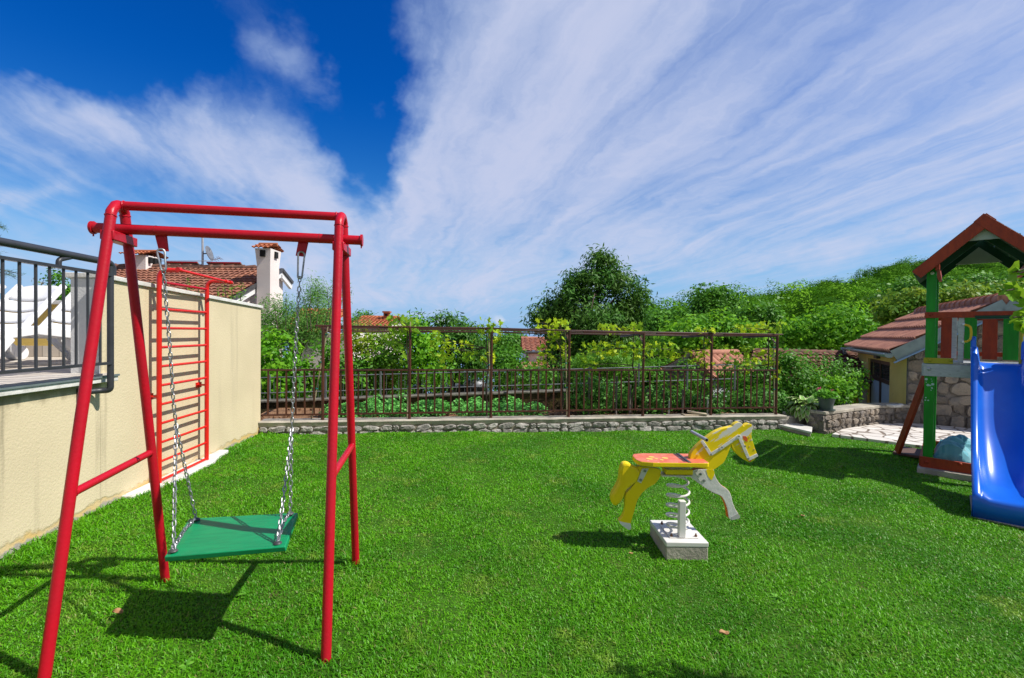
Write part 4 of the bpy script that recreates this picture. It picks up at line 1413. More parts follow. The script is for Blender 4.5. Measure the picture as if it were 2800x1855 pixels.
cL = on_back(707, 1155); cR = on_back(2152, 1137)
WLEN = (Vector((cR.x, cR.y, 0)) - Vector((cL.x, cL.y, 0))).length
t = thing('stone_wall', 'low grey stone wall with concrete cap along the back of the lawn', 'wall', ((cL.x + cR.x) / 2, (cL.y + cR.y) / 2, -0.15))
capz = lambda s: lerp(cL.z, cR.z, s / WLEN)
BO = Vector((cL.x, cL.y, 0))
mb = MB()
a0 = BO + BN * 0.03; a1 = BO + BD * WLEN + BN * 0.03
def slant_box(mb, p, q, zb0, zb1, zt0, zt1, n):
    vs = [p + Vector((0, 0, zb0)), q + Vector((0, 0, zb1)), q + n + Vector((0, 0, zb1)), p + n + Vector((0, 0, zb0)),
          p + Vector((0, 0, zt0)), q + Vector((0, 0, zt1)), q + n + Vector((0, 0, zt1)), p + n + Vector((0, 0, zt0))]
    mb.add(vs, [(3, 2, 1, 0), (4, 5, 6, 7), (0, 1, 5, 4), (1, 2, 6, 5), (2, 3, 7, 6), (3, 0, 4, 7)])
slant_box(mb, a0, a1, -0.7, -0.8, cL.z - 0.05, cR.z - 0.05, BN * 0.25)
mb.build('mortar_core', M_MORTAR, t)
# rough cap: slab with an uneven front edge
mb = MB(); ns = 160; top, fr, fb = [], [], []
rg = np.random.default_rng(4)
nz = np.convolve(rg.normal(size=ns + 9), np.ones(4) / 4, 'same')
rows = [[], [], [], [], []]
for i in range(ns + 1):
    s = WLEN * i / ns; p = BO + BD * s; z = capz(s) + 0.003 * nz[i]
    o_ = 0.006 * nz[(i * 7) % ns]
    rows[0].append(p + BN * 0.29 + Vector((0, 0, z - 0.06)))
    rows[1].append(p + BN * 0.29 + Vector((0, 0, z)))
    rows[2].append(p + BN * (0.012 + o_) + Vector((0, 0, z)))
    rows[3].append(p + BN * (0.0 + o_) + Vector((0, 0, z - 0.012)))
    rows[4].append(p + BN * (0.022 + o_) + Vector((0, 0, z - 0.075 + 0.012 * nz[(i * 3) % ns])))
mb.grid(rows); mb.build('cap', M_CONC, t, angle=30)
mb = MB()
Lz = 0.26
stone_face(mb, BO + BN * 0.03 + Vector((0, 0, cL.z - 0.075 - 0.29)), (BD + Vector((0, 0, (cR.z - cL.z) / WLEN))), (0, 0, 1), -BN, WLEN, 0.29, 3, 0.09, 0.32, dome=0.035, seed=8, gap=0.003)
mb.build('stones', M_STONE, t, angle=25)

# two boards left lying on the cap
for (pts, th, nm, lb) in (([(1862, 1141), (1880, 1134), (1922, 1142), (1905, 1150)], 0.02, 'wooden_board', 'short pale board lying flat on the wall cap, under another'),
                      ([(1880, 1133), (1892, 1126), (1922, 1130), (1930, 1138), (1902, 1138)], 0.02, 'wooden_board', 'thicker pale plank leaning across the flat board on the wall cap')):
    up_ = 0.012 if 'flat' in lb and 'thicker' not in lb else 0.045
    q = [on_back(pts[0][0], pts[0][1], 0.1)]
    c = on_back(sum(p[0] for p in pts) / len(pts), 1140, 0.14)
    mb = MB(); zc = capz((Vector((c.x, c.y, 0)) - BO).dot(BD)) + up_
    R = Matrix.Rotation(math.radians(8 if up_ < 0.03 else -14), 3, 'Z') @ Matrix.Rotation(math.radians(0 if up_ < 0.03 else 7), 3, 'Y')
    mb.box(Vector((c.x, c.y, zc)), (0.36 if up_ < 0.03 else 0.34, 0.14, 0.022 if up_ < 0.03 else 0.03), R)
    tag(mb.build(nm, M_WOODP, None, (c.x, c.y, zc), bevel=0.003), lb, 'board', 'boards on the wall cap')

# ================================================================== brown fence and trellis
FO = 0.13
def on_f(px, py, off=0.0): return on_back(px, py, FO + off)
F0 = Vector((on_f(883, 1000).x, on_f(883, 1000).y, 0))
t = thing('metal_fence', 'brown metal railing fence with tall posts carrying trellis bars', 'fence', (F0.x, F0.y, 0.2))
post_px = [883, 1120.5, 1343.5, 1556, 1759, 1945, 2124]
post_top = [893, 896, 899, 905.5, 910, 913.5, 916]
ft_l, ft_r = on_f(707, 1012).z, on_f(2124, 1012.5).z
fb_l, fb_r = on_f(707, 1136).z, on_f(2124, 1114).z
fs = lambda p: (Vector((p[0], p[1], 0)) - F0).dot(BD)
s_l, s_r = fs(on_f(707, 1000)), fs(on_f(2124, 1000))
ftop = lambda s: lerp(ft_l, ft_r, (s - s_l) / (s_r - s_l))
fbot = lambda s: lerp(fb_l, fb_r, (s - s_l) / (s_r - s_l))
fp = lambda s, z, off=0.0: F0 + BD * s + BN * off + Vector((0, 0, z))
ps = [fs(on_f(p, 1000)) for p in post_px]
pz_ = [on_f(p, q).z for p, q in zip(post_px, post_top)]
def rear_z(s):
    q = (s - ps[0]) / (ps[-1] - ps[0])
    i = min(range(7), key=lambda j: abs(ps[j] - s))
    return on_f(post_px[i], post_top[i] + lerp(15, 5, q), 0.94).z
for s, z in zip(ps, pz_):
    zc = capz((F0 + BD * s - BO).dot(BD)) - 0.03
    mb = MB(); mb.tube([fp(s, zc), fp(s, z)], 0.0225, 12)
    mb.tube([fp(s, zc + 0.03), fp(s, zc + 0.075)], 0.026, 12)
    mb.build('post', M_BROWN, t)
    mb = MB(); mb.beam(fp(s, z - 0.02, 0.0), fp(s, rear_z(s) - 0.02, 0.95), 0.035, 0.035)
    mb.build('trellis_arm', M_BROWN, t)
    mb = MB(); mb.beam(fp(s, z - 0.17, 0.02), fp(s, z - 0.03, 0.20), 0.03, 0.012); mb.build('arm_brace', M_BROWN, t)
edges = [s_l] + ps
nb = [6, 9, 9, 9, 9, 9, 9]
for i in range(7):
    a, b_ = edges[i] + (0.0 if i == 0 else 0.02), edges[i + 1] - 0.02
    mb = MB(); mb.beam(fp(a, ftop(a)), fp(b_, ftop(b_)), 0.034, 0.026); mb.build('top_rail', M_BROWN, t)
    mb = MB(); mb.beam(fp(a, fbot(a)), fp(b_, fbot(b_)), 0.034, 0.024); mb.build('bottom_rail', M_BROWN, t)
    for k in range(nb[i]):
        s = edges[i] + (edges[i + 1] - edges[i]) * (k + 1) / (nb[i] + 1)
        mb = MB(); mb.beam(fp(s + rng.normal() * 0.004, fbot(s) + 0.01), fp(s + rng.normal() * 0.004, ftop(s) - 0.01), 0.026, 0.010, up=BN)
        mb.build('baluster', M_BROWN, t)
for k, off in enumerate((0.0, 0.24, 0.48, 0.72, 0.94)):
    mb = MB()
    path = []
    for i in range(7):
        path.append(fp(ps[i] + (-0.12 if i == 0 else 0.12 if i == 6 else 0), lerp(pz_[i], rear_z(ps[i]), off / 0.94) + 0.008 + rng.normal() * 0.004, off))
    mb.tube(path, 0.009 if k else 0.013, 8); mb.build('trellis_bar', M_BROWN, t)
for i in range(3, 6):
    mb = MB(); mb.beam(fp(ps[i] + 0.25, lerp(pz_[i], pz_[i + 1], 0.2) - 0.012), fp(ps[i + 1], pz_[i + 1] - 0.012), 0.04, 0.03); mb.build('trellis_angle', M_BROWN, t)

# ================================================================== vegetable garden behind the fence
soil = lambda x: 0.105 - 0.0125 * (x + 3.75)
mA = P(690, 1098, 8.75); mB_ = P(1600, 1066, 9.35)
rows = []
for i in range(13):
    x = lerp(-4.3, 5.4, i / 12)
    y0 = bw(x) + 0.24; y1 = lerp(8.9, 9.5, i / 12) if x < 2.2 else 10.6
    rows.append([(x, lerp(y0, y1, j / 6), soil(x) + (0.02 * math.sin(9 * x + j * 2.1) if 0 < j < 6 else 0)) for j in range(7)])
mb = MB(); mb.grid(rows); tag(mb.build('garden_soil', M_SOIL, angle=180), kind='structure')
# clods
mb = MB(); rg = np.random.default_rng(3)
for i in range(420):
    x = rg.uniform(-4.1, 2.2); y = rg.uniform(bw(x) + 0.35, 8.8); r = rg.uniform(0.008, 0.026)
    mb.ball((x, y, soil(x) + r * 0.3), r, 6, 4, tuple(rg.uniform(0.7, 1.4, 3)))
tag(mb.build('soil_clods', M_SOIL), 'loose brown clods scattered over the garden soil', 'soil', kind='stuff')

t = thing('mossy_wall', 'low dark mossy retaining wall behind the potato bed', 'wall', ((mA.x + mB_.x) / 2, (mA.y + mB_.y) / 2, 0.1))
md = (Vector((mB_.x, mB_.y, 0)) - Vector((mA.x, mA.y, 0))); ml = md.length; md.normalize(); mn = Vector((-md.y, md.x, 0))
m0 = Vector((mA.x, mA.y, 0))
mb = MB(); slant_box(mb, m0, m0 + md * ml, -0.5, -0.5, mA.z - 0.035, mB_.z - 0.035, mn * 0.25); mb.build('wall_body', M_MOSS, t)
mb = MB(); slant_box(mb, m0 - mn * 0.03, m0 + md * ml - mn * 0.03, mA.z - 0.033, mB_.z - 0.033, mA.z, mB_.z, mn * 0.30); mb.build('coping', mat('old_coping', (0.20, 0.19, 0.16), (0.10, 0.09, 0.07), scale=7, rough=0.95, bump=0.6), t, bevel=0.006)

# grey wire fence standing on and beyond it
t = thing('grey_fence', 'thin grey metal fence on top of the mossy wall', 'fence', (m0.x, m0.y, mA.z))
gp_ = lambda s, z: m0 + md * s + mn * 0.13 + Vector((0, 0, z))
GL = ml + 3.2
zw = lambda s: lerp(mA.z, mB_.z, s / ml)
for s in np.arange(0.25, GL, 1.02):
    mb = MB(); mb.beam(gp_(s, min(zw(s), 0.45) - 0.05), gp_(s, zw(s) + 0.47), 0.03, 0.03, up=(0, 1, 0)); mb.build('post', M_GREYM, t)
for dz_ in (0.42, 0.13):
    mb = MB(); mb.tube([gp_(0, zw(0) + dz_), gp_(GL, zw(GL) + dz_ - 0.03)], 0.010, 8); mb.build('rail', M_GREYM, t)
mb = MB()
for s in np.arange(0.1, ml, 0.115):
    mb.tube([gp_(s, zw(s) + 0.01), gp_(s, zw(s) + 0.42)], 0.0028, 4, cap=False)
mb.build('wire_infill', M_GREYM, t)

# potato plants
M_POT = leaf_mat('potato_leaf', (0.075, 0.26, 0.05), (0.14, 0.38, 0.09), trans=0.25, rough=0.5)
pots = []
for k in range(3):
    rg = np.random.default_rng(40 + k)
    c = unit(rg.normal(size=(230, 3))); c[:, 2] = np.abs(c[:, 2])
    c = c * rg.uniform(0.35, 1, size=(230, 1)) ** 0.5 * np.array([0.19, 0.19, 0.25]) + np.array([0, 0, 0.03])
    v, f = leaves(c, 0.062, RHOMB, unit(c), upb=0.9, outb=0.4, rnd=0.5, rg=rg)
    t = thing('potato_plant', 'leafy green potato plant growing in the vegetable bed behind the brown fence', 'plant', (0, 0, 0), 'potato plants in the vegetable bed')
    np_mesh('foliage', v, f, M_POT, t)
    mb = MB()
    for j in range(5):
        a = j * 1.26 + k; mb.tube([(0, 0, -0.03), (0.03 * math.cos(a), 0.03 * math.sin(a), 0.08), (0.09 * math.cos(a), 0.09 * math.sin(a), 0.2)], [0.008, 0.006, 0.003], 5)
    mb.build('stems', mat('green_stem', (0.10, 0.2, 0.05), rough=0.6), t)
    pots.append(t)
spots = []
for r in range(4):
    for q in range(15):
        x = lerp(-3.05, 0.42, q / 14) + rng.normal() * 0.05
        y = bw(x) + 0.55 + r * 0.36 + rng.normal() * 0.03
        if r == 3 and x > -0.1: continue
        if r >= 2 and x > 0.15: continue
        if x < -2.6 and r > 1: continue
        if (q * 7 + r * 3) % 13 == 4 and r < 2: continue
        if r == 2 and q in (3, 5): continue
        spots.append((x, y))
for i, (x, y) in enumerate(spots):
    o = pots[i] if i < 3 else copy_tree(pots[i % 3])
    o.location = (x, y, soil(x)); o.rotation_euler = (0, 0, rng.uniform(0, 6.28))
    s = rng.uniform(0.8, 1.12); o.scale = (s, s, s * rng.uniform(0.85, 1.05))

# berry bushes and stakes
M_BERRY = leaf_mat('berry_leaf', (0.035, 0.12, 0.018), (0.08, 0.21, 0.03), trans=0.25)
blabs = ['dense leafy berry bush at the left end of the stakes', 'leafy berry bush behind the fence post right of the bare soil', 'leafy berry bush with a tall grey stake in it', 'low leafy berry bush in front of the old shed',
         'leafy berry bush by the white metal stakes', 'loose leafy berry bush under the wall boards', 'leafy bush at the right end of the brown fence']
for i, (px, pt, Y, w) in enumerate(((1610, 1040, 8.25, 0.42), (1690, 1055, 8.5, 0.45), (1775, 1060, 8.45, 0.45), (1850, 1072, 8.7, 0.4), (1925, 1085, 8.5, 0.4), (2010, 1082, 8.9, 0.5), (2085, 1070, 8.9, 0.5))):
    Y = bw(P(px, pt, Y).x) + 0.75 + (0.25 if i % 2 else 0.0); c = P(px, pt, Y); zb = soil(c.x); h = c.z - zb
    tree('berry_bush', blabs[i], 'bush', (c.x, Y, zb), [(c.x, Y, zb + h * 0.5, w, 0.4, h * 0.5)], M_BERRY, M_BARK, n=(60, 26), cr=0.09, size=0.075, trunk_r=0.012, limbs=6, seed=50 + i, group='berry bushes behind the fence', crown_name='foliage')
sl_ = ['grey wooden stake', 'pale metal stake']
stk = [(1610, 1033, 1110, 8.0, 0), (1685, 1030, 1085, 8.6, 0), (1722, 1053, 1120, 8.1, 0), (1769, 1064, 1130, 8.1, 0), (1811, 1053, 1100, 8.8, 0), (1866, 1066, 1110, 8.7, 0), (1828.5, 1096, 1139, 8.15, 1), (1934, 1093, 1137, 8.3, 1)]
slab = ['grey wooden stake standing farthest left among the berry bushes', 'thin grey wooden stake at the back of the berry bushes', 'grey wooden stake in the middle of the second fence bay', 'thick grey stake just right of the tall fence post',
        'short grey stake in front of the old shed gable', 'stubby grey stake before the shed wall', 'pale metal stake in the leaves, left one of two', 'pale metal stake beside the fence post, right of the boards']
for (px, pt, pb, Y, k), lb in zip(stk, slab):
    Y = bw(P(px, pt, Y).x) + (0.38 if k else 0.55); a = P(px, pt, Y); mb = MB()
    mb.tube([(a.x, Y, soil(a.x) - 0.05), (a.x + 0.01, Y, a.z)], 0.02 if k == 0 else 0.016, 8)
    tag(mb.build('garden_stake', M_WOODG if k == 0 else M_GREYP, None, (a.x, Y, soil(a.x))), lb, 'stake', 'stakes in the berry rows')

# ================================================================== grape vines on the trellis
M_VINE = leaf_mat('vine_leaf', (0.25, 0.40, 0.012), (0.48, 0.54, 0.02), (0.15, 0.33, 0.02), trans=0.45, pscale=2.0, tcol=(0.5, 0.55, 0.03))
M_VINEG = leaf_mat('vine_leaf_green', (0.11, 0.28, 0.02), (0.26, 0.42, 0.03), trans=0.45, tcol=(0.4, 0.5, 0.04))
def vine(label, px, clusters, m, seed, stem=True, base_off=0.25):
    """clusters: (px, py, w_px, h_px, off, n)"""
    rg = np.random.default_rng(seed)
    s0 = fs(on_f(px, 1000)); b_ = fp(s0, soil(0), base_off); b_.z = soil(b_.x)
    t = thing('grape_vine', label, 'vine', b_, 'grape vines on the trellis')
    pts = []
    mb = MB()
    topz = max(on_f(c[0], c[1], c[4]).z for c in clusters)
    st = [b_]
    for i in range(1, 6):
        q = i / 5; st.append(Vector((b_.x + rg.normal() * 0.02, b_.y - (base_off - 0.06) * min(1, q * 2) + rg.normal() * 0.015, lerp(b_.z, topz - 0.05, q))))
    mb.tube(st, [0.018 - 0.002 * i for i in range(6)], 7)
    for (cx, cy, w, h, off, n) in clusters:
        c = on_f(cx, cy, off); k = c.y / FPX
        e = np.array([c.x, c.y, c.z]) + rg.uniform(-1, 1, size=(n, 3)) * np.array([w * k / 2, 0.14, h * k / 2])
        pts.append(e)
        q = min(range(6), key=lambda i: abs(st[i].z - c.z))
        sp_ = st[q]; mid = lerp(sp_, c, 0.5) + Vector((0, 0, 0.03 * rg.normal()))
        mb.tube([sp_, mid, c], [0.009, 0.007, 0.004], 6)
        mb.tube([c - BD * (w * k * 0.4), c + Vector((0, 0, 0.02)), c + BD * (w * k * 0.4)], 0.004, 5)
    mb.build('stem', M_BARK, t)
    c = np.concatenate(pts)
    v, f = leaves(c, 0.105, LOBED, None, upb=0.25, rnd=0.8, droop=0.5, rg=rg)
    np_mesh('foliage', v, f, m, t)
vine('pale green grape vine at the top of the second tall post', 1120, [(1090, 885, 60, 50, 0.15, 46), (1080, 930, 36, 70, 0.2, 26), (1125, 890, 40, 36, 0.1, 26), (1098, 960, 34, 60, 0.3, 16)], M_VINEG, 1)
vine('yellow green grape vine reaching left from the third tall post', 1338, [(1340, 893, 66, 44, 0.1, 40), (1350, 915, 30, 44, 0.15, 16), (1250, 960, 90, 60, 0.5, 70), (1205, 955, 50, 100, 0.5, 44), (1310, 975, 90, 30, 0.3, 36), (1195, 925, 30, 30, 0.5, 10)], M_VINE, 2)
vine('yellow green grape vine climbing the fourth tall post', 1545, [(1530, 893, 66, 40, 0.15, 46), (1520, 930, 50, 60, 0.2, 36), (1495, 975, 50, 60, 0.2, 34), (1548, 960, 24, 80, 0.1, 22), (1478, 995, 46, 30, 0.3, 10), (1485, 885, 36, 24, 0.3, 12)], M_VINE, 3)
vine('broad yellow green grape vine between the fourth and fifth posts', 1745, [(1690, 955, 110, 40, 0.1, 80), (1620, 965, 60, 60, 0.15, 44), (1690, 900, 110, 22, 0.2, 56), (1612, 1000, 40, 40, 0.15, 16), (1745, 955, 40, 60, 0.1, 22), (1740, 895, 30, 30, 0.15, 14)], M_VINE, 4)
vine('yellow green grape vine with a leafy band by the sixth post', 1935, [(1800, 955, 80, 44, 0.15, 56), (1850, 965, 60, 36, 0.2, 34), (1900, 975, 50, 36, 0.15, 30), (1930, 985, 30, 40, 0.1, 18), (1928, 905, 50, 18, 0.1, 22), (1930, 945, 24, 50, 0.1, 12)], M_VINE, 5)
vine('yellow green grape vine by the last post at the right end', 2112, [(2010, 970, 80, 50, 0.2, 52), (2080, 975, 90, 46, 0.2, 60), (2035, 1005, 40, 30, 0.15, 14), (2040, 900, 90, 24, 0.15, 46), (2110, 896, 60, 30, 0.1, 44), (2115, 1000, 24, 90, 0.1, 14)], M_VINE, 6)
# canes tied to the posts
cl_ = ['bamboo cane leaning against the first tall post', 'straight bamboo cane tied to the second tall post', 'bamboo cane tied beside the third tall post', 'bamboo cane tied left of the fourth tall post', 'dark cane tied to the last post at the right']
for (x0_, y0_, x1_, y1_), lb in zip(((849, 1148, 897, 890), (1113, 1146, 1122, 880), (1341, 1145, 1336, 905), (1550, 1143, 1546, 900), (2117, 1130, 2116, 930)), cl_):
    a = on_f(x0_, y0_, 0.10); b_ = on_f(x1_, y1_, 0.05)
    a.z = soil(a.x)
    mb = MB(); mb.tube([a, b_], [0.012, 0.009], 8); t = thing('bamboo_cane', lb, 'cane', a, 'canes tied to the trellis posts')
    mb.build('cane', M_CANE, t)
    for q in (0.35, 0.62, 0.9):
        mb = MB(); p = lerp(a, b_, q); mb.tube([p, p + Vector((0, 0, 0.018))], 0.017, 8); mb.build('twine_tie', M_TEAL, t)

# ================================================================== garden beyond: table, barbecue, shrubs
t = thing('garden_table', 'dark garden table behind the grey fence', 'table', P(1195, 1090, 11.5))
c = P(1195, 1055, 11.5); 
mb = MB(); mb.box((c.x, 11.5, c.z), (1.0, 0.7, 0.05)); mb.build('tabletop', M_DARKM, t, bevel=0.01)
for sx in (-1, 1):
    for sy in (-1, 1):
        mb = MB(); mb.beam((c.x + sx * 0.42, 11.5 + sy * 0.28, c.z), (c.x + sx * 0.42, 11.5 + sy * 0.28, c.z - 0.75), 0.05, 0.05, up=(0, 1, 0)); mb.build('leg', M_DARKM, t)
t = thing('barbecue_grill', 'black barbecue grill with a grey lid behind the grey fence', 'barbecue', P(1290, 1090, 11.2))
c = P(1288, 1060, 11.2)
mb = MB(); mb.box(c + Vector((0, 0, -0.05)), (0.62, 0.42, 0.18)); mb.build('firebox', M_BLACK, t, bevel=0.03)
mb = MB(); mb.ball(c + Vector((0.08, 0, 0.05)), 0.27, 14, 8, (1, 0.75, 0.6)); mb.build('lid', M_GREYM, t)
for sx in (-1, 1):
    mb = MB(); mb.beam(c + Vector((sx * 0.26, 0, -0.1)), c + Vector((sx * 0.3, 0, -0.8)), 0.04, 0.04, up=(0, 1, 0)); mb.build('leg', M_BLACK, t)

L_MID = leaf_mat('leaf_mid', (0.035, 0.12, 0.010), (0.085, 0.23, 0.016), (0.05, 0.15, 0.012), trans=0.3)
L_BRIGHT = leaf_mat('leaf_bright', (0.08, 0.24, 0.012), (0.17, 0.36, 0.02), (0.05, 0.17, 0.012), trans=0.4, pscale=1.2)
L_FINE = leaf_mat('leaf_plum', (0.06, 0.17, 0.03), (0.13, 0.27, 0.05), trans=0.35)
L_DARK = leaf_mat('leaf_cherry', (0.022, 0.085, 0.010), (0.055, 0.16, 0.018), (0.06, 0.13, 0.02), trans=0.25, rough=0.32, pscale=1.6, patch=0.15)
L_PEACH = leaf_mat('leaf_peach', (0.03, 0.10, 0.012), (0.07, 0.18, 0.02), trans=0.25, rough=0.35)
L_OLIVE = leaf_mat('leaf_olive', (0.035, 0.12, 0.012), (0.075, 0.20, 0.02), (0.07, 0.20, 0.015), trans=0.25, pscale=0.3)
L_YEL = leaf_mat('leaf_yellowish', (0.07, 0.17, 0.015), (0.19, 0.24, 0.03), (0.06, 0.18, 0.012), trans=0.35, pscale=1.0)
L_CEDAR = leaf_mat('cedar_needle', (0.03, 0.075, 0.035), (0.06, 0.12, 0.06), trans=0.1, rough=0.6)


def blob(px, py, Y, wpx, hpx, dep=None):
    c = P(px, py, Y); k = Y / FPX
    return (c.x, c.y, c.z, wpx * k / 2, (dep if dep else wpx * k / 2), hpx * k / 2)


def base_at(px, Y, z=None):
    x = P(px, 1000, Y).x
    return (x, Y, terr_z(Y) if z is None else z)


tree('plum_tree', 'airy plum tree with upright shoots behind the mossy wall, left of the swing post', 'tree', base_at(800, 11.8),
     [blob(770, 880, 11.8, 110, 130), blob(740, 850, 11.6, 60, 90), blob(870, 860, 12, 100, 130), blob(860, 790, 12, 60, 60), blob(925, 800, 12.2, 40, 80), blob(815, 900, 11.9, 150, 120), blob(960, 900, 12.1, 90, 60), blob(745, 920, 11.6, 80, 120)],
     L_FINE, M_BARK, n=(520, 36), cr=0.14, size=0.07, tmpl=LANCE, trunk_r=0.07, limbs=16, seed=21, upb=0.3)
# upright shoots
def shoots(name, label, cat, lst, m, seed, size=0.06, group=None):
    rg = np.random.default_rng(seed)
    b_ = P(*lst[0][:3])
    t = thing(name, label, cat, b_, group)
    mb = MB(); pts = []; 
    for (x0_, y0_, Y, x1_, y1_, n) in lst:
        a = P(x0_, y0_, Y); e = P(x1_, y1_, Y)
        mb = MB(); mb.tube([a, lerp(a, e, 0.5) + Vector((rg.normal() * 0.03, 0, 0)), e], [0.012, 0.008, 0.003], 5); mb.build('stem', M_BARK, t)
        q = rg.uniform(0.1, 1, size=(n, 1))
        pts.append(np.array(a)[None] * (1 - q) + np.array(e)[None] * q + rg.normal(size=(n, 3)) * 0.045 * (1.25 - q))
    v, f = leaves(np.concatenate(pts), size, LANCE, None, upb=0.2, rnd=0.9, rg=rg)
    np_mesh('foliage', v, f, m, t)
shoots('plum_shoots', 'tall upright plum shoots rising beside the red swing post', 'shrub', [(850, 900, 11.2, 850, 785, 80), (865, 900, 11.3, 868, 795, 80), (885, 900, 11.3, 893, 783, 90), (900, 900, 11.4, 912, 795, 80), (840, 900, 11.1, 828, 810, 60), (780, 920, 11, 783, 812, 70), (760, 900, 11, 748, 820, 60), (980, 920, 11.4, 975, 848, 40), (1000, 930, 11.4, 1012, 880, 40)], L_FINE, 5, 0.055)
shoots('wall_shoots', 'young leafy shoots peeping over the cream wall coping', 'shrub', [(622, 840, 9, 612, 763, 60), (640, 840, 9, 634, 772, 60), (655, 840, 9, 662, 770, 60), (598, 840, 9, 596, 785, 30), (515, 815, 9, 516, 758, 40), (540, 815, 9, 542, 782, 20), (412, 790, 9, 408, 768, 14)], L_BRIGHT, 7, 0.06)
tree('hazel_shrub', 'dense bright green hazel shrub behind the fence at the wall end', 'shrub', base_at(780, 10.3),
     [blob(760, 985, 10.3, 140, 160, 0.5), blob(800, 1040, 10.2, 170, 110, 0.5), blob(735, 1050, 10.2, 80, 90, 0.4), blob(850, 1060, 10.3, 90, 70, 0.4)], L_BRIGHT, M_BARK, n=(150, 26), cr=0.13, size=0.12, trunk_r=0.05, limbs=8, seed=22, crown_name='foliage')
tree('garden_shrub', 'green shrub behind the red swing legs', 'shrub', base_at(930, 10.4), [blob(930, 1010, 10.4, 100, 130, 0.5), blob(985, 1030, 10.4, 90, 110, 0.5), blob(900, 960, 10.5, 60, 60, 0.4)], L_MID, M_BARK, n=(90, 26), cr=0.12, size=0.10, trunk_r=0.04, limbs=6, seed=23, crown_name='foliage')
tree('garden_hedge', 'broad hedge with a yellowish top in front of the orange roof', 'hedge', base_at(1030, 10.8), [blob(1020, 985, 10.8, 120, 100, 0.5), blob(1080, 1000, 10.7, 110, 120, 0.5), blob(1000, 935, 11.0, 130, 70, 0.4), blob(1080, 925, 11.0, 100, 60, 0.4)], leaf_mat('leaf_hedge', (0.05, 0.16, 0.012), (0.12, 0.27, 0.02), (0.22, 0.28, 0.02), trans=0.35, pscale=1.0), M_BARK, n=(130, 28), cr=0.12, size=0.09, trunk_r=0.05, limbs=6, seed=24, crown_name='foliage')
tree('fig_shrub', 'bright leafy shrub between the second and third posts', 'shrub', base_at(1150, 10.4), [blob(1150, 960, 10.4, 110, 150, 0.5), blob(1190, 1010, 10.3, 100, 80, 0.5), blob(1130, 910, 10.5, 60, 70, 0.4)], L_BRIGHT, M_BARK, n=(120, 26), cr=0.12, size=0.10, trunk_r=0.05, limbs=8, seed=25, crown_name='foliage')
tree('peach_tree', 'dark peach tree with drooping narrow leaves behind the third fence bay', 'tree', base_at(1235, 11), [blob(1200, 890, 11, 60, 70), blob(1150, 880, 11.1, 50, 60), blob(1235, 885, 11, 50, 60), blob(1260, 920, 11, 110, 80), blob(1230, 960, 11, 170, 90), blob(1300, 970, 11, 80, 90), blob(1280, 1000, 11, 60, 50)], L_PEACH, M_BARK, n=(170, 30), cr=0.12, size=0.13, tmpl=LANCE, droop=0.9, trunk_r=0.07, limbs=12, seed=26)
tree('low_bush', 'low green bush behind the grey fence left of the pink house', 'bush', base_at(1390, 11.5), [blob(1370, 1000, 11.5, 110, 70, 0.6), blob(1420, 1020, 11.4, 130, 80, 0.6), blob(1480, 1035, 11.4, 90, 60, 0.5), blob(1390, 970, 12, 80, 50, 0.5)], L_MID, M_BARK, n=(120, 26), cr=0.13, size=0.09, trunk_r=0.05, limbs=6, seed=27, crown_name='foliage')
tree('dark_bush', 'dark green bush under the cherry tree behind the fence', 'bush', base_at(1500, 12), [blob(1500, 1045, 12, 120, 60, 0.6), blob(1560, 1030, 12.2, 100, 90, 0.6)], L_PEACH, M_BARK, n=(80, 26), cr=0.13, size=0.09, trunk_r=0.05, limbs=6, seed=28, crown_name='foliage')

# the big cherry tree
tree('cherry_tree', 'tall dense dark green cherry tree standing out against the sky', 'tree', base_at(1610, 15),
     [blob(1648, 738, 15, 100, 86), blob(1612, 780, 15, 130, 90), blob(1545, 815, 15, 110, 80), blob(1690, 785, 15, 90, 100), blob(1475, 876, 15, 80, 50), blob(1520, 860, 15, 120, 70), blob(1600, 880, 15, 240, 120), blob(1720, 850, 15, 90, 80), blob(1756, 785, 15, 36, 40), blob(1750, 815, 15, 60, 50), blob(1580, 770, 15, 50, 50), blob(1640, 705, 15, 60, 30), blob(1640, 950, 15.2, 260, 110), blob(1545, 950, 15.2, 130, 130)],
     L_DARK, M_BARK, n=(760, 34), cr=0.19, size=0.18, tmpl=LANCE, trunk_r=0.13, limbs=26, seed=30, droop=0.7, inner=0.3, top=tuple(P(1640, 740, 15)))
tree('low_peach_tree', 'light green peach tree with drooping leaves under the cherry tree', 'tree', base_at(1650, 11.5), [blob(1640, 985, 11.5, 150, 60, 0.6), blob(1700, 1000, 11.5, 120, 60, 0.6), blob(1600, 1010, 11.5, 70, 40, 0.5)], leaf_mat('leaf_peach_light', (0.06, 0.17, 0.015), (0.12, 0.27, 0.025), trans=0.35), M_BARK, n=(90, 30), cr=0.12, size=0.12, tmpl=LANCE, droop=1.0, trunk_r=0.05, limbs=8, seed=31)

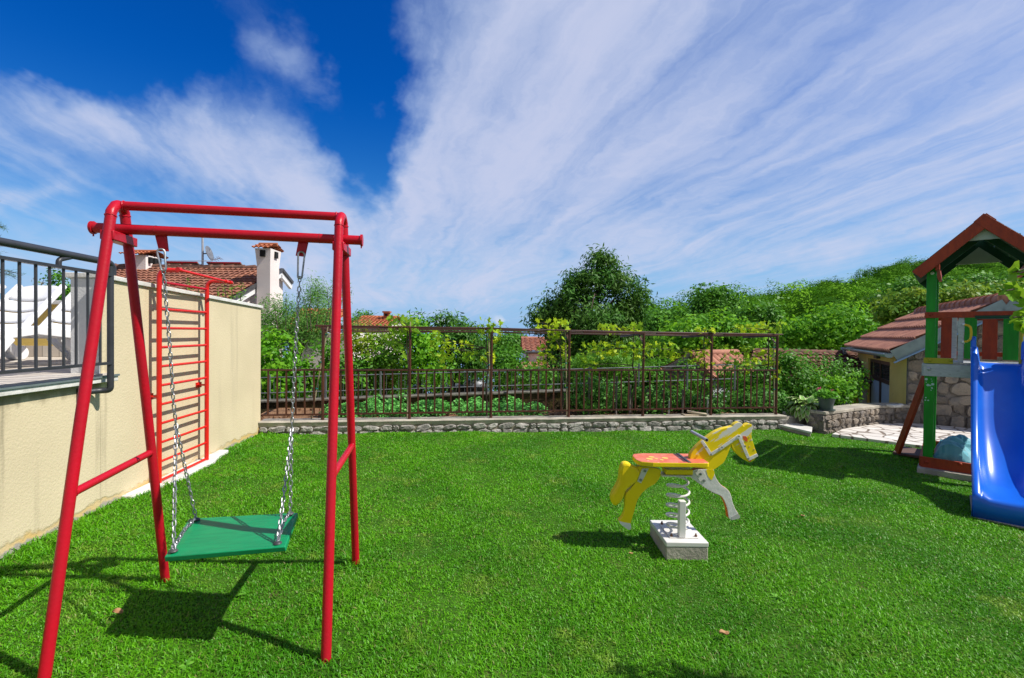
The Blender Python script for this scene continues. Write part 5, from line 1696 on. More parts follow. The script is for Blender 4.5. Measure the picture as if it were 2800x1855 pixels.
# left, behind the terrace
tree('pear_sapling', 'slim pear sapling behind the ochre terrace wall', 'tree', (P(160, 800, 8).x, 8, 0.4), [blob(160, 760, 8, 26, 50, 0.12), blob(158, 795, 8, 40, 40, 0.15)], L_MID, M_BARK, n=(46, 14), cr=0.06, size=0.055, trunk_r=0.02, limbs=4, seed=32)
tree('terrace_bush', 'round green bush behind the ochre terrace wall', 'bush', (P(160, 800, 8.3).x, 8.3, 0.4), [blob(125, 808, 8.3, 50, 34, 0.2), blob(185, 803, 8.3, 50, 44, 0.2)], L_BRIGHT, M_BARK, n=(50, 20), cr=0.07, size=0.06, trunk_r=0.02, limbs=4, seed=33, crown_name='foliage')
t = thing('cedar_tree', 'feathery blue green cedar at the left edge behind the railing', 'tree', (P(-70, 800, 9).x, 9, -0.5))
tr0 = Vector((P(-70, 800, 9).x, 9, -0.5)); mb = MB(); mb.tube([tr0, tr0 + Vector((0, 0, 4.5))], [0.12, 0.03], 8); pts = []; ax = []
rg = np.random.default_rng(12)
for i in range(46):
    z = rg.uniform(1.6, 4.2); a = rg.uniform(-0.9, 2.6) if i % 3 else rg.uniform(2, 5.5); L_ = (4.7 - z) * rg.uniform(0.25, 0.42)
    p0 = tr0 + Vector((0, 0, z + 0.5)); d_ = Vector((math.cos(a), math.sin(a) * 0.7, -0.12)); e = p0 + d_ * L_
    mb.tube([p0, lerp(p0, e, 0.5) + Vector((0, 0, 0.03)), e], [0.02, 0.012, 0.004], 5)
    for k in range(110):
        q = rg.uniform(0.2, 1); pts.append(np.array(lerp(p0, e, q)) + rg.normal(size=3) * np.array([0.04, 0.04, 0.02])); ax.append(np.array(d_) + rg.normal(size=3) * 0.7)
mb.build('trunk', M_BARK, t)
v, f = leaves(np.array(pts), 0.10, (np.array([[0, 0, 0], [0.5, -0.035, 0], [1, 0, 0], [0.5, 0.035, 0]]), np.array([[0, 1, 2, 3]])), None, upb=0.4, rg=rg, axis=np.array(ax))
np_mesh('crown', v, f, L_CEDAR, t)
shoots('rose_twigs', 'reddish twigs with few leaves above the ochre terrace wall', 'shrub', [(112, 812, 7.2, 92, 760, 12), (112, 812, 7.2, 120, 765, 10), (75, 808, 7.2, 66, 795, 6)], leaf_mat('rose_leaf', (0.18, 0.12, 0.03), (0.16, 0.2, 0.04), trans=0.3), 9, 0.07)

for i, (lb, px0, px1, pyt, pyb, Y, m) in enumerate((('dark hedge closing the garden far behind the barbecue', 1090, 1330, 1000, 1100, 14.0, L_MID), ('green hedge closing the garden behind the grey fence, under the pink house', 1330, 1640, 1012, 1100, 14.5, L_MID), ('dark green hedge behind the white house corner and hedge', 880, 1090, 990, 1100, 13.0, L_PEACH), ('green hedge behind the cherry tree trunk', 1560, 1800, 960, 1090, 16.5, L_MID), ('leafy hedge between cherry tree and old shed', 1700, 1830, 985, 1100, 13.5, L_MID))):
    bl = [blob(lerp(px0, px1, (k + 0.5) / 4), (pyt + pyb) / 2 + rng.normal() * 4, Y, (px1 - px0) / 3.0, pyb - pyt, 0.5) for k in range(4)]
    tree('garden_hedge', lb, 'hedge', ((bl[0][0] + bl[-1][0]) / 2, Y, terr_z(Y)), bl, m, M_BARK, n=(170, 26), cr=0.14, size=0.11, trunk_r=0.05, limbs=6, seed=140 + i, crown_name='foliage')

# ================================================================== house with chimneys on the left
YR = 16.0
zR = P(560, 734, YR).z
xl, xr = P(285, 730, YR).x, P(772, 740, YR).x
ye = 12.1; ze = zR - (YR - ye) * 0.415
Hs = thing('tiled_house', 'pinkish house with weathered tiled roof and two chimneys behind the cream wall', 'house', ((xl + xr) / 2, YR, -1.2))
mb = MB(); tile_slope(mb, (xl, ye, ze), (xr, ye, ze), (0, YR - ye, zR - ze), tw=0.175, course=0.27, amp=0.04, step=0.035, keep=lambda p: p.x > lerp(-10.1, xl, (p.y - ye) / (YR - ye)))
tile_slope(mb, (xr, YR + 0.75, zR - 0.36), (xl, YR + 0.75, zR - 0.36), (0, -0.75, 0.36), tw=0.3, course=0.37)
mb.build('roof', M_TILE, Hs, angle=60)
mb = MB()
for i in range(int((xr - xl) / 0.36)):
    x = xl + 0.36 * i
    mb.tube([(x, YR, zR + 0.0), (x + 0.40, YR, zR + 0.02)], [0.10, 0.115], 10)
mb.build('ridge_tiles', M_TILEB, Hs)
xg = xr - 0.30
mb = MB()
gab = [(xg, 12.5, -1.5), (xg, YR + 0.45, -1.5), (xg, YR + 0.45, zR - 0.33), (xg, YR, zR - 0.1), (xg, 12.5, zR - 1.56)]
mb.prism([Vector(p) for p in gab], (1, 0, 0), 0.2); mb.build('gable_wall', M_WHITEW, Hs)
mb = MB(); mb.box(((-9.9 + xg) / 2, 12.6, (ze - 1.6) / 2), (xg + 9.9, 0.2, ze + 1.5)); mb.build('front_wall', M_WHITEW, Hs)
for (y0, y1) in ((ye, YR), (YR + 0.75, YR)):
    z0_ = ze if y0 == ye else zR - 0.36
    mb = MB(); mb.beam((xr + 0.01, y0, z0_ - 0.02), (xr + 0.01, y1, zR - 0.02), 0.05, 0.10); mb.build('verge_flashing', M_DARKM, Hs)
    mb = MB(); mb.beam((xr - 0.06, y0, z0_ - 0.17), (xr - 0.06, y1, zR - 0.17), 0.09, 0.18); mb.build('verge_board', M_WHITE, Hs)
# tall chimney, flared head
def chimney(bx, by, w, dpt, z0, z1, slots, label_flare=True):
    mb = MB()
    zf = z1 - 0.55
    vs = []; 
    for (z, k) in ((z0, 1), (zf, 1), (z1 - 0.05, 1.18 if label_flare else 1.0)):
        for (a, b_) in ((-1, -1), (1, -1), (1, 1), (-1, 1)): vs.append((bx + a * w / 2 * k, by + b_ * dpt / 2 * k, z))
    fs_ = [(3, 2, 1, 0), (8, 9, 10, 11)]
    for r in range(2):
        for j in range(4): fs_.append((r * 4 + j, r * 4 + (j + 1) % 4, r * 4 + 4 + (j + 1) % 4, r * 4 + 4 + j))
    mb.add(vs, fs_); ch = mb.build('chimney', M_WHITEW, Hs)
    k = 1.4
    W2, D2 = w * k / 2, dpt * k / 2
    mb = MB()
    tile_slope(mb, (bx - W2, by - D2, z1 - 0.05), (bx + W2, by - D2, z1 - 0.05), (0, D2, 0.16), tw=0.13, course=0.25, amp=0.035)
    tile_slope(mb, (bx + W2, by + D2, z1 - 0.05), (bx - W2, by + D2, z1 - 0.05), (0, -D2, 0.16), tw=0.13, course=0.25, amp=0.035)
    mb.tube([(bx - W2, by, z1 + 0.13), (bx + W2, by, z1 + 0.13)], 0.05, 8)
    mb.build('chimney_cap', M_TILEO, ch, angle=60)
    for (sx, sy, sw, sh, zz) in slots:
        mb = MB()
        if sy == -1: mb.box((bx + sx, by - dpt / 2 * 1.11, zz), (sw, 0.10, sh))
        else: mb.box((bx + w / 2 * 1.10, by + sx, zz), (0.10, sw, sh))
        mb.build('flue_opening', M_BLACK, ch)
    return ch
cw = 0.40
cz1 = P(727, 680, 14.6).z
cxm = P(724, 760, 14.4).x
chimney(cxm, 14.6, cw, 0.55, -1.5, cz1, [(0.0, -1, 0.15, 0.19, cz1 - 0.20), (0.0, 1, 0.17, 0.19, cz1 - 0.20)])
sx_ = P(395, 715, YR).x
sz1 = P(395, 698, YR).z
chimney(sx_, YR, 0.62, 0.7, zR - 0.3, sz1, [(-0.2, 1, 0.10, 0.2, sz1 - 0.2), (0.0, 1, 0.10, 0.2, sz1 - 0.2), (0.2, 1, 0.10, 0.2, sz1 - 0.2)], False)
# solar panels behind the ridge seen from the back
for (pa_, pb_) in ((454, 542), (568, 660)):
    x0_, x1_ = P(pa_, 720, 16.4).x, P(pb_, 720, 16.4).x; zt_ = P(600, 719, 16.4).z
    mb = MB(); mb.beam((x0_, 16.35, zt_), (x1_, 16.35, zt_), 0.04, 0.04); mb.beam(((x0_ + x1_) / 2, 16.35, zt_), ((x0_ + x1_) / 2, 17.3, zt_ - 0.75), 0.04, 0.04)
    pn = mb.build('solar_panel', M_RED, Hs)
    mb = MB(); mb.prism([Vector((x0_, 16.36, zt_)), Vector((x1_, 16.36, zt_)), Vector((x1_ + 0.15, 17.5, zt_ - 0.9)), Vector((x0_ + 0.15, 17.5, zt_ - 0.9))], (0, 0.6, 0.8), 0.04)
    mb.build('panel_sheet', mat('panel_back', (0.20, 0.13, 0.10), rough=0.7), pn)
mx_ = P(554, 700, 16.1)
mb = MB(); mb.tube([(mx_.x, 16.1, zR), (mx_.x, 16.1, P(554, 640, 16.1).z)], 0.035, 8)
for (pxa, pya, pxb, pyb) in ((580, 711, 602, 706),):
    pass
mast = mb.build('antenna_mast', M_GREYP, Hs)
dc = P(571, 693, 16.1); mb = MB()
ax_ = Vector((0.9, 0.15, 0.25)).normalized(); e1 = ax_.orthogonal().normalized(); e2 = ax_.cross(e1)
rows = []
for i in range(6):
    r = 0.25 * i / 5; rows.append([dc + ax_ * (0.28 * r * r * 4 * 0.25) + e1 * (r * math.cos(2 * math.pi * j / 20)) + e2 * (r * math.sin(2 * math.pi * j / 20)) for j in range(21)])
mb.grid(rows); d_ = mb.build('satellite_dish', M_GREYM, mast); d_.modifiers.new('th', 'SOLIDIFY').thickness = 0.015
mb = MB(); mb.tube([dc, (mx_.x, 16.1, dc.z - 0.02)], 0.02, 6); mb.build('dish_arm', M_DARKM, mast)
mb = MB()
a = P(580, 712, 16.1); b_ = P(603, 706, 16.1); mb.tube([a, b_], 0.012, 5)
for q in (0.2, 0.5, 0.8, 1.0):
    p = lerp(a, b_, q); mb.tube([p + Vector((0, -0.15, 0.03)), p + Vector((0, 0.15, -0.03))], 0.008, 4)
mb.build('yagi_antenna', M_GREYP, mast)
a = P(440, 714, 15.9); b_ = P(582, 714, 15.9)
mb = MB(); mb.tube([a, b_], 0.012, 5); mb.build('pipe', M_GREYP, Hs)

# white house half hidden by the shrubs
YW = 13.6
x0_, x1_ = P(790, 1000, YW).x, P(958, 1000, YW).x
ztw = P(900, 912, YW).z
t = thing('white_house', 'white rendered house half hidden behind shrubs beside the swing post', 'house', ((x0_ + x1_) / 2, YW + 1, -1.5))
mb = MB(); mb.box(((x0_ + x1_) / 2, YW + 1.6, (ztw - 1.6) / 2), (x1_ - x0_, 3.2, ztw + 1.6)); mb.build('wall', M_WHITEW, t)
mb = MB(); zr2 = P(850, 845, YW + 1.6).z
tile_slope(mb, (x0_ - 0.3, YW - 0.3, ztw), (x1_ - 0.5, YW - 0.3, ztw), (0, 1.9, zr2 - ztw), tw=0.22, course=0.34, amp=0.045)
mb.build('roof', M_TILEO, t, angle=60)
for (pa_, pb_, pc_, pd_) in ((905, 985, 935, 1040), (880, 1045, 900, 1090)):
    a = P(pa_, pb_, YW - 0.02); b_ = P(pc_, pd_, YW - 0.02)
    mb = MB(); mb.box(((a.x + b_.x) / 2, YW, (a.z + b_.z) / 2), (b_.x - a.x, 0.06, a.z - b_.z)); w_ = mb.build('window', M_GREYM, t)
    mb = MB(); mb.box(((a.x + b_.x) / 2, YW - 0.035, b_.z - 0.03), (b_.x - a.x + 0.1, 0.08, 0.05)); mb.build('sill', M_WHITE, w_)

# cottage roof far off
def cottage(name, label, Y, pl, pr, pridge, peave, rise_y, tm, wm, wl_px=None, wall_drop=2.6):
    xa, xb_ = P(pl, pridge, Y + rise_y).x, P(pr, pridge, Y + rise_y).x
    zr = P((pl + pr) / 2, pridge, Y + rise_y).z; ze_ = P((pl + pr) / 2, peave, Y).z
    t = thing(name, label, 'house', ((xa + xb_) / 2, Y + rise_y, ze_ - wall_drop))
    mb = MB(); tile_slope(mb, (xa, Y, ze_), (xb_, Y, ze_), (0, rise_y, zr - ze_), tw=0.3, course=0.4, amp=0.06, step=0.05)
    tile_slope(mb, (xb_, Y + 2 * rise_y, ze_), (xa, Y + 2 * rise_y, ze_), (0, -rise_y, zr - ze_), tw=0.4, course=0.6)
    mb.tube([(xa, Y + rise_y, zr), (xb_, Y + rise_y, zr)], 0.1, 8)
    mb.build('roof', tm, t, angle=60)
    mb = MB(); e = 0.3
    mb.prism([Vector((xa + e, Y + 0.25, ze_ - wall_drop)), Vector((xb_ - e, Y + 0.25, ze_ - wall_drop)), Vector((xb_ - e, Y + 0.25, ze_)), Vector((xa + e, Y + 0.25, ze_))], (0, 1, 0), 0.2)
    for x in (xa + e, xb_ - e):
        mb.prism([Vector((x, Y + 0.3, ze_ - wall_drop)), Vector((x, Y + 2 * rise_y - 0.3, ze_ - wall_drop)), Vector((x, Y + 2 * rise_y - 0.3, ze_)), Vector((x, Y + rise_y, zr - 0.12)), Vector((x, Y + 0.3, ze_))], (1, 0, 0), 0.2)
    mb.build('wall', wm, t)
    return t, xa, xb_, zr, ze_
t, xa, xb_, zr, ze_ = cottage('orange_cottage', 'small orange tiled cottage roof seen over the hedge', 34, 990, 1092, 867, 893, 3.0, M_TILEO, M_WHITEW)
c = P(1056, 866, 36.0)
mb = MB(); mb.box((c.x, 36.2, c.z - 0.3), (0.42, 0.42, 1.3)); ch = mb.build('chimney', mat('brick_red', (0.36, 0.10, 0.06), (0.28, 0.08, 0.05), scale=8, rough=0.9), t)
mb = MB(); mb.box((c.x, 36.2, P(1056, 853.5, 36).z), (0.56, 0.56, 0.12)); mb.build('chimney_cap', M_TILEO, ch)
mb = MB(); mb.box((c.x, 35.985, c.z + 0.12), (0.2, 0.02, 0.16)); mb.build('flue_opening', M_BLACK, ch)

t, xa, xb_, zr, ze_ = cottage('pink_house', 'pink house with red tiled roof beside the cherry tree', 25, 1425, 1600, 926, 962, 3.4, M_TILEP, M_WHITEW, wall_drop=4)
mb = MB(); mb.tube([(xa - 0.02, 24.95, ze_ - 0.05), (xb_, 24.95, ze_ - 0.05)], 0.07, 8); mb.build('gutter', M_DARKM, t)
mb = MB(); mb.tube(rounded([(xa + 0.25, 24.95, ze_ - 0.05), (xa + 0.25, 25.05, ze_ - 0.5), (xa + 0.25, 25.05, ze_ - 3)], 0.15), 0.05, 8); mb.build('downpipe', M_DARKM, t)
zl_ = P(1480, 1012, 23.4).z; zl2 = P(1480, 992, 25).z
mb = MB(); tile_slope(mb, (P(1400, 1012, 23.4).x, 23.4, zl_), (P(1620, 1012, 23.4).x, 23.4, zl_), (0, 1.7, zl2 - zl_), tw=0.3, course=0.4, amp=0.06); mb.build('lower_roof', M_TILEP, t, angle=60)

# old wooden shed with tiled roof
A_ = P(1886, 967, 11.9); EL = P(1812, 1012, 12.0); ER = P(1948, 1034, 11.6)
rd = Vector((0.86, 0.5, 0)); 
t = thing('old_shed', 'old grey wooden shed with sagging tiled roof behind the fence', 'shed', (A_.x, 12.2, -1.0))
mb = MB()
gl = Vector((EL.x + 0.18, EL.y + 0.12, 0)); gr_ = Vector((ER.x - 0.12, ER.y + 0.15, 0)); ga = Vector((A_.x, A_.y + 0.12, 0))
mb.prism([gl + Vector((0, 0, -1.0)), gr_ + Vector((0, 0, -1.0)), gr_ + Vector((0, 0, ER.z)), ga + Vector((0, 0, A_.z - 0.08)), gl + Vector((0, 0, EL.z))], (0, 1, 0), 0.1)
mb.build('gable_wall', M_WOODG, t)
mb = MB(); c = P(1880, 1000, 11.9); mb.box((c.x, gl.y - 0.09, c.z), (0.14, 0.03, 0.16)); mb.build('vent_opening', M_BLACK, t)
mb = MB(); c1_ = P(1840, 1040, 11.9); c2_ = P(1912, 1062, 11.9); mb.box(((c1_.x + c2_.x) / 2, gl.y - 0.09, (c1_.z + c2_.z) / 2 - 0.2), (c2_.x - c1_.x, 0.04, 0.6)); mb.build('door', mat('dark_boards', (0.07, 0.065, 0.06), (0.04, 0.04, 0.04), scale=6, rough=0.9, stretch=(8, 8, 1), bump=0.4), t)
mb = MB(); tile_slope(mb, ER, ER + rd * 1.9, A_ - ER, tw=0.21, course=0.33, amp=0.05, step=0.04)
tile_slope(mb, EL + rd * 1.9, EL, A_ - EL, tw=0.21, course=0.33, amp=0.05, step=0.04)
mb.tube([A_, A_ + rd * 1.9], 0.09, 8)
mb.build('roof', M_TILEP, t, angle=60)
mb = MB(); mb.beam(A_ + Vector((0, -0.05, -0.02)), ER + Vector((0, -0.05, -0.02)), 0.03, 0.10); mb.build('barge_board', mat('barge_red', (0.33, 0.12, 0.08), (0.25, 0.1, 0.07), scale=6, rough=0.8), t)
mb = MB(); mb.beam(A_ + Vector((0, -0.05, -0.02)), EL + Vector((0, -0.05, -0.02)), 0.03, 0.09); mb.build('barge_board', M_WOODG, t)
mb = MB(); mb.beam(Vector((ER.x + 0.0, ER.y + 0.1, -1)), Vector((ER.x, ER.y + 0.1, ER.z - 0.08)) , 0.1, 0.1, up=(0, 1, 0)); mb.build('corner_post', M_WOODG, t)
p0 = Vector((ER.x + 0.08, ER.y + 0.25, 0)); p1 = p0 + rd * 1.75
mb = MB(); mb.prism([p0 + Vector((0, 0, -1)), p1 + Vector((0, 0, -1)), p1 + Vector((0, 0, ER.z - 0.03)), p0 + Vector((0, 0, ER.z - 0.03))], (rd.y, -rd.x, 0), 0.1)
mb.build('side_wall', mat('white_blue_wall', (0.62, 0.66, 0.70), (0.5, 0.54, 0.58), scale=3, rough=0.9), t)

# long low building with old tiles
t = thing('low_building', 'long low white building with dark old tiled roof left of the garage', 'outbuilding', (P(2240, 1000, 14.5).x, 14.5, -1.0))
r0 = P(2060, 962, 15.0); r1 = P(2400, 962, 15.6); e0 = P(2030, 1045, 13.0); e1 = P(2420, 1052, 13.4)
r1.z = lerp(r0.z, r1.z, 0.7)
mb = MB(); tile_slope(mb, e0, e1, r0 - e0, tw=0.22, course=0.33, amp=0.06, step=0.045); tile_slope(mb, r1 + Vector((0.5, 2.4, -1)), r0 + Vector((0, 2.4, -1)), Vector((-0.2, -2.4, 1)), tw=0.3, course=0.4, amp=0.05)
mb.build('roof', M_TILEB, t, angle=60)
mb = MB(); dd_ = (e1 - e0); dr = (r1 - r0)
for i in range(14):
    a = r0 + (e0 + dd_ - e0) * (i / 14.0); a = r0 + dd_ * (i / 14.0); mb.tube([a, a + dd_ * (0.078)], [0.10, 0.125], 10)
mb.build('ridge_tiles', M_TILEB, t)
p0 = Vector((e0.x + 0.3, e0.y + 0.35, 0)); p1 = Vector((e1.x - 0.1, e1.y + 0.35, 0))
mb = MB(); mb.prism([p0 + Vector((0, 0, -1.2)), p1 + Vector((0, 0, -1.2)), p1 + Vector((0, 0, e1.z + 0.1)), p0 + Vector((0, 0, e0.z + 0.1))], (0, 1, 0), 0.2); mb.build('wall', M_PIL, t)

# ================================================================== garage
GB = G(2600, 1172)
gd = Vector((670 / 1300, 1, 0)).normalized(); gpv = Vector((gd.y, -gd.x, 0))
q = V(2480, 1050, GB, GB + gpv); GC = Vector((q.x, q.y, 0))
def gpt(a, b_, z): return GC + gpv * a + gd * b_ + Vector((0, 0, z))
ov, of = 0.28, 0.22
E0 = gpt(-ov, -of, 0); zE = zat(E0.x, E0.y, 966)
LEN = 5.7
aR = None
# ridge position on the gable plane
q = V(2750, 824, gpt(0, -of, 0), gpt(1, -of, 0)); aR = (Vector((q.x, q.y, 0)) - gpt(0, -of, 0)).dot(gpv); zRg = q.z
GA = thing('garage', 'garage with ochre front, rough stone side and red tiled roof', 'garage', tuple(gpt(1.5, 2.5, -0.9)))
mb = MB(); tile_slope(mb, gpt(-ov, -of, zE), gpt(-ov, LEN, zE), gpv * (aR + ov) + Vector((0, 0, zRg - zE)), tw=0.2, course=0.46, amp=0.06, step=0.055, n=8)
tile_slope(mb, gpt(2 * aR + ov, LEN, zE), gpt(2 * aR + ov, -of, zE), -gpv * (aR + ov) + Vector((0, 0, zRg - zE)), tw=0.2, course=0.45, amp=0.045, step=0.05)
mb.build('roof', M_TILEP, GA, angle=60)
mb = MB()
k = int((LEN + of) / 0.33)
for i in range(k):
    mb.tube([gpt(aR, -of + 0.33 * (i + 1.12), zRg + 0.035), gpt(aR, -of + 0.33 * i, zRg + 0.055)], [0.105, 0.13], 12)
mb.build('ridge_tiles', M_TILEP, GA)
sl = (zRg - zE) / (aR + ov)
mb = MB()
mb.prism([gpt(0.0, 0.0, -1.2), gpt(2 * aR, 0, -1.2), gpt(2 * aR, 0, zE + ov * sl - 0.06), gpt(aR, 0, zRg - 0.08), gpt(0.0, 0, zE + ov * sl - 0.06)], gd, 0.1)
M_MORT2 = mat('grey_mortar', (0.24, 0.21, 0.19), (0.16, 0.145, 0.13), scale=8, rough=0.95, spec=0.15, bump=0.8, bscale=30, bdist=0.03)
gw = mb.build('stone_wall_core', M_MORT2, GA)
# left (front) wall around the door
da0 = V(2374, 1000, gpt(0, 0, 0), gpt(0, 1, 0)); da1 = V(2433, 1000, gpt(0, 0, 0), gpt(0, 1, 0))
sd1 = (Vector((da0.x, da0.y, 0)) - GC).dot(gd); sd0 = (Vector((da1.x, da1.y, 0)) - GC).dot(gd)
dm = gpt(0, sd0, 0); zD = zat(dm.x, dm.y, 991)
zW = zE + ov * sl - 0.05
mb = MB()
def wb(b0, b1, z0, z1): mb.prism([gpt(0.06, b0, z0), gpt(0.06, b1, z0), gpt(0.06, b1, z1), gpt(0.06, b0, z1)], gpv, 0.12)
wb(0.055, sd0, -1.2, zW); wb(sd1, LEN - 0.15, -1.2, zW); wb(sd0 + 0.001, sd1 - 0.001, zD, zW)
M_GYEL = mat('ochre_garage_render', (0.76, 0.60, 0.18), (0.69, 0.54, 0.155), scale=1.5, rough=0.92, spec=0.15, bump=0.4, bscale=60, bdist=0.01, dirt=(0.38, 0.3, 0.1), dscale=2)
mb.build('front_wall', M_GYEL, GA)
M_DOORB = mat('brown_door_frame', (0.05, 0.032, 0.018), (0.065, 0.042, 0.022), scale=6, rough=0.4)
M_DOORG = mat('pale_door_panel', (0.42, 0.55, 0.58), (0.38, 0.50, 0.54), scale=4, rough=0.35)
for (b0, b1) in ((sd0, (sd0 + sd1) / 2), ((sd0 + sd1) / 2, sd1)):
    b0 += 0.01; b1 -= 0.01
    mb = MB(); w = 0.07; zb = -1.0; 
    def fr_(p0, p1, z0, z1): mb.prism([gpt(0.07, p0, z0), gpt(0.07, p1, z0), gpt(0.07, p1, z1), gpt(0.07, p0, z1)], gpv, 0.05)
    zmid = zD - 0.52
    fr_(b0, b0 + w, zb, zD); fr_(b1 - w, b1, zb, zD); fr_(b0 + w, b1 - w, zD - 0.10, zD); fr_(b0 + w, b1 - w, zmid - 0.05, zmid + 0.05)
    dr = mb.build('door', M_DOORB, GA)
    mb = MB(); mb.prism([gpt(0.075, b0 + w, zmid + 0.05), gpt(0.075, b1 - w, zmid + 0.05), gpt(0.075, b1 - w, zD - 0.1), gpt(0.075, b0 + w, zD - 0.1)], gpv, 0.015)
    mb.build('pane', mat('dark_glass', (0.025, 0.04, 0.035), rough=0.12, spec=0.5), dr)
    mb = MB(); mb.prism([gpt(0.075, b0 + w, zb), gpt(0.075, b1 - w, zb), gpt(0.075, b1 - w, zmid - 0.05), gpt(0.075, b0 + w, zmid - 0.05)], gpv, 0.015)
    mb.build('panel', M_DOORG, dr)
mb = MB(); mb.prism([gpt(-0.04, sd0 + 1.0, zD + 0.04), gpt(-0.04, sd0 + 1.35, zD + 0.04), gpt(-0.04, sd0 + 1.35, zD + 0.12), gpt(-0.04, sd0 + 1.0, zD + 0.12)], gpv, 0.08); mb.build('door_lamp', M_DARKM, GA)
# stones of the side wall
mb = MB()
def ins(x, y):
    z = -0.6 + y
    return z < min(zE + (ov + x) * sl, zRg - (x - aR) * sl) - 0.16 and x > 0.04
stone_face(mb, gpt(0.0, -0.045, -0.6), gpv, (0, 0, 1), -gd, 2 * aR, zRg + 0.5, 11, 0.16, 0.50, dome=0.06, inside=ins, seed=15, gap=0.006)
mb.build('stones', M_STONEB, gw, angle=25)
# verge boards, gutter
for (s0, s1) in ((-ov, aR), (2 * aR + ov, aR)):
    mb = MB(); mb.beam(gpt(s0, -of - 0.02, zE - 0.06), gpt(s1, -of - 0.02, zRg - 0.07), 0.025, 0.24, up=gpv.cross(gd) * -1 if False else (0, 0, 1)); mb.build('verge_board', M_ZINC, GA)
mb = MB(); mb.beam(gpt(-ov, -of - 0.04, zE - 0.20), gpt(aR, -of - 0.04, zRg - 0.21), 0.05, 0.03); mb.build('verge_drip', mat('blue_zinc', (0.22, 0.34, 0.55), rough=0.4, metal=0.4), GA)
mb = MB(); mb.prism([gpt(-ov, -of, zE - 0.03), gpt(0.0, -of, zE + 0.01), gpt(0.0, LEN, zE + 0.01), gpt(-ov, LEN, zE - 0.03)], (0, 0, 1), 0.03); mb.build('soffit', M_ZINC, GA)
rows = []
for b_ in (-of - 0.02, 1.5, 3, LEN + 0.05):
    rows.append([gpt(-ov - 0.075 + 0.085 * math.cos(a), b_, zE - 0.02 + 0.085 * math.sin(a)) for a in np.linspace(math.pi, 2 * math.pi, 9)])
mb = MB(); mb.grid(rows); o = mb.build('gutter', M_ZINC, GA); o.modifiers.new('th', 'SOLIDIFY').thickness = 0.006
mb = MB()
for b_ in (-of - 0.021, LEN + 0.05):
    arcp = [gpt(-ov - 0.075 + 0.085 * math.cos(a), b_, zE - 0.02 + 0.085 * math.sin(a)) for a in np.linspace(math.pi, 2 * math.pi, 11)]
    mb.prism(arcp, gd, 0.008)
mb.build('gutter_end', M_ZINC, GA)
mb = MB(); mb.tube(rounded([gpt(-ov - 0.075, LEN - 0.15, zE - 0.09), gpt(-ov - 0.075, LEN - 0.15, zE - 0.28), gpt(-0.06, LEN - 0.05, zE - 0.45), gpt(-0.06, LEN - 0.05, -0.8)], 0.12), 0.05, 10); mb.build('downpipe', M_ZINC, GA)

# ================================================================== low stone wall on the right, step, paving
s0_ = G(2257, 1187); s1_ = G(2405, 1166)
sA = Vector((s0_.x, s0_.y, 0)); 
sB = gpt(0.1, -0.06, 0)
smid = Vector((s1_.x, s1_.y, 0))
t = thing('curved_stone_wall', 'low curved stone wall with concrete cap ending at the garage', 'wall', (sA.x, sA.y, gz(sA.x)))
zc_a = zat(sA.x, sA.y, 1127); zc_b = zat(sB.x, sB.y, 1108)
pathw = [sA + (smid - sA) * 0.0, lerp(sA, smid, 0.5) + Vector((0.02, 0.03, 0)), smid, lerp(smid, sB, 0.5) + Vector((0.0, 0.02, 0)), sB]
core, stn, capm = MB(), MB(), MB()
for i in range(4):
    a, b_ = pathw[i], pathw[i + 1]
    d_ = (b_ - a); L_ = d_.length; d_.normalize(); n_ = Vector((-d_.y, d_.x, 0))
    za, zb2 = lerp(zc_a, zc_b, i / 4), lerp(zc_a, zc_b, (i + 1) / 4)
    slant_box(core, a + n_ * 0.03, b_ + n_ * 0.03 + d_ * 0.004 * i, -0.8, -0.8, za - 0.06, zb2 - 0.06, n_ * (0.30 + 0.003 * i))
    slant_box(capm, a, b_ , za - 0.06, zb2 - 0.06, za, zb2, n_ * 0.36)
    zl = gz(a.x) - 0.05
    stone_face(stn, a + n_ * 0.03 + Vector((0, 0, zl)), d_, (0, 0, 1), -n_, L_, za - 0.06 - zl, 3, 0.10, 0.26, dome=0.045, seed=20 + i)
d0 = (pathw[1] - pathw[0]).normalized(); n0 = Vector((-d0.y, d0.x, 0))
stone_face(stn, sA + d0 * 0.0 + n0 * 0.34 + Vector((0, 0, gz(sA.x) - 0.3)), -n0, (0, 0, 1), -d0, 0.32, zc_a - 0.06 - gz(sA.x) + 0.3, 4, 0.12, 0.22, dome=0.035, seed=31)
core.build('mortar_core', M_MORT2, t); stn.build('stones', M_STONEB, t, angle=25); capm.build('cap', M_CONC, t, bevel=0.012)

# two pale stones on the cap by the garage
for (px, py, sz, lb) in ((2444, 1110, (0.22, 0.14, 0.05), 'flat pale stone block on the curved wall cap by the garage'), (2463, 1108, (0.10, 0.09, 0.05), 'small round pale stone at the garage corner')):
    Y = sB.y - 0.25 if px < 2450 else sB.y - 0.12
    c = P(px, py, Y); 
    mb = MB(); 
    if px < 2450: mb.box(c, sz, Matrix.Rotation(0.3, 3, 'Z'))
    else: mb.ball(c, 0.045, 10, 7, (1.2, 1, 0.7))
    tag(mb.build('pale_stone', M_CONCW, None, c, bevel=0.008), lb, 'stone', 'stones on the curved wall')

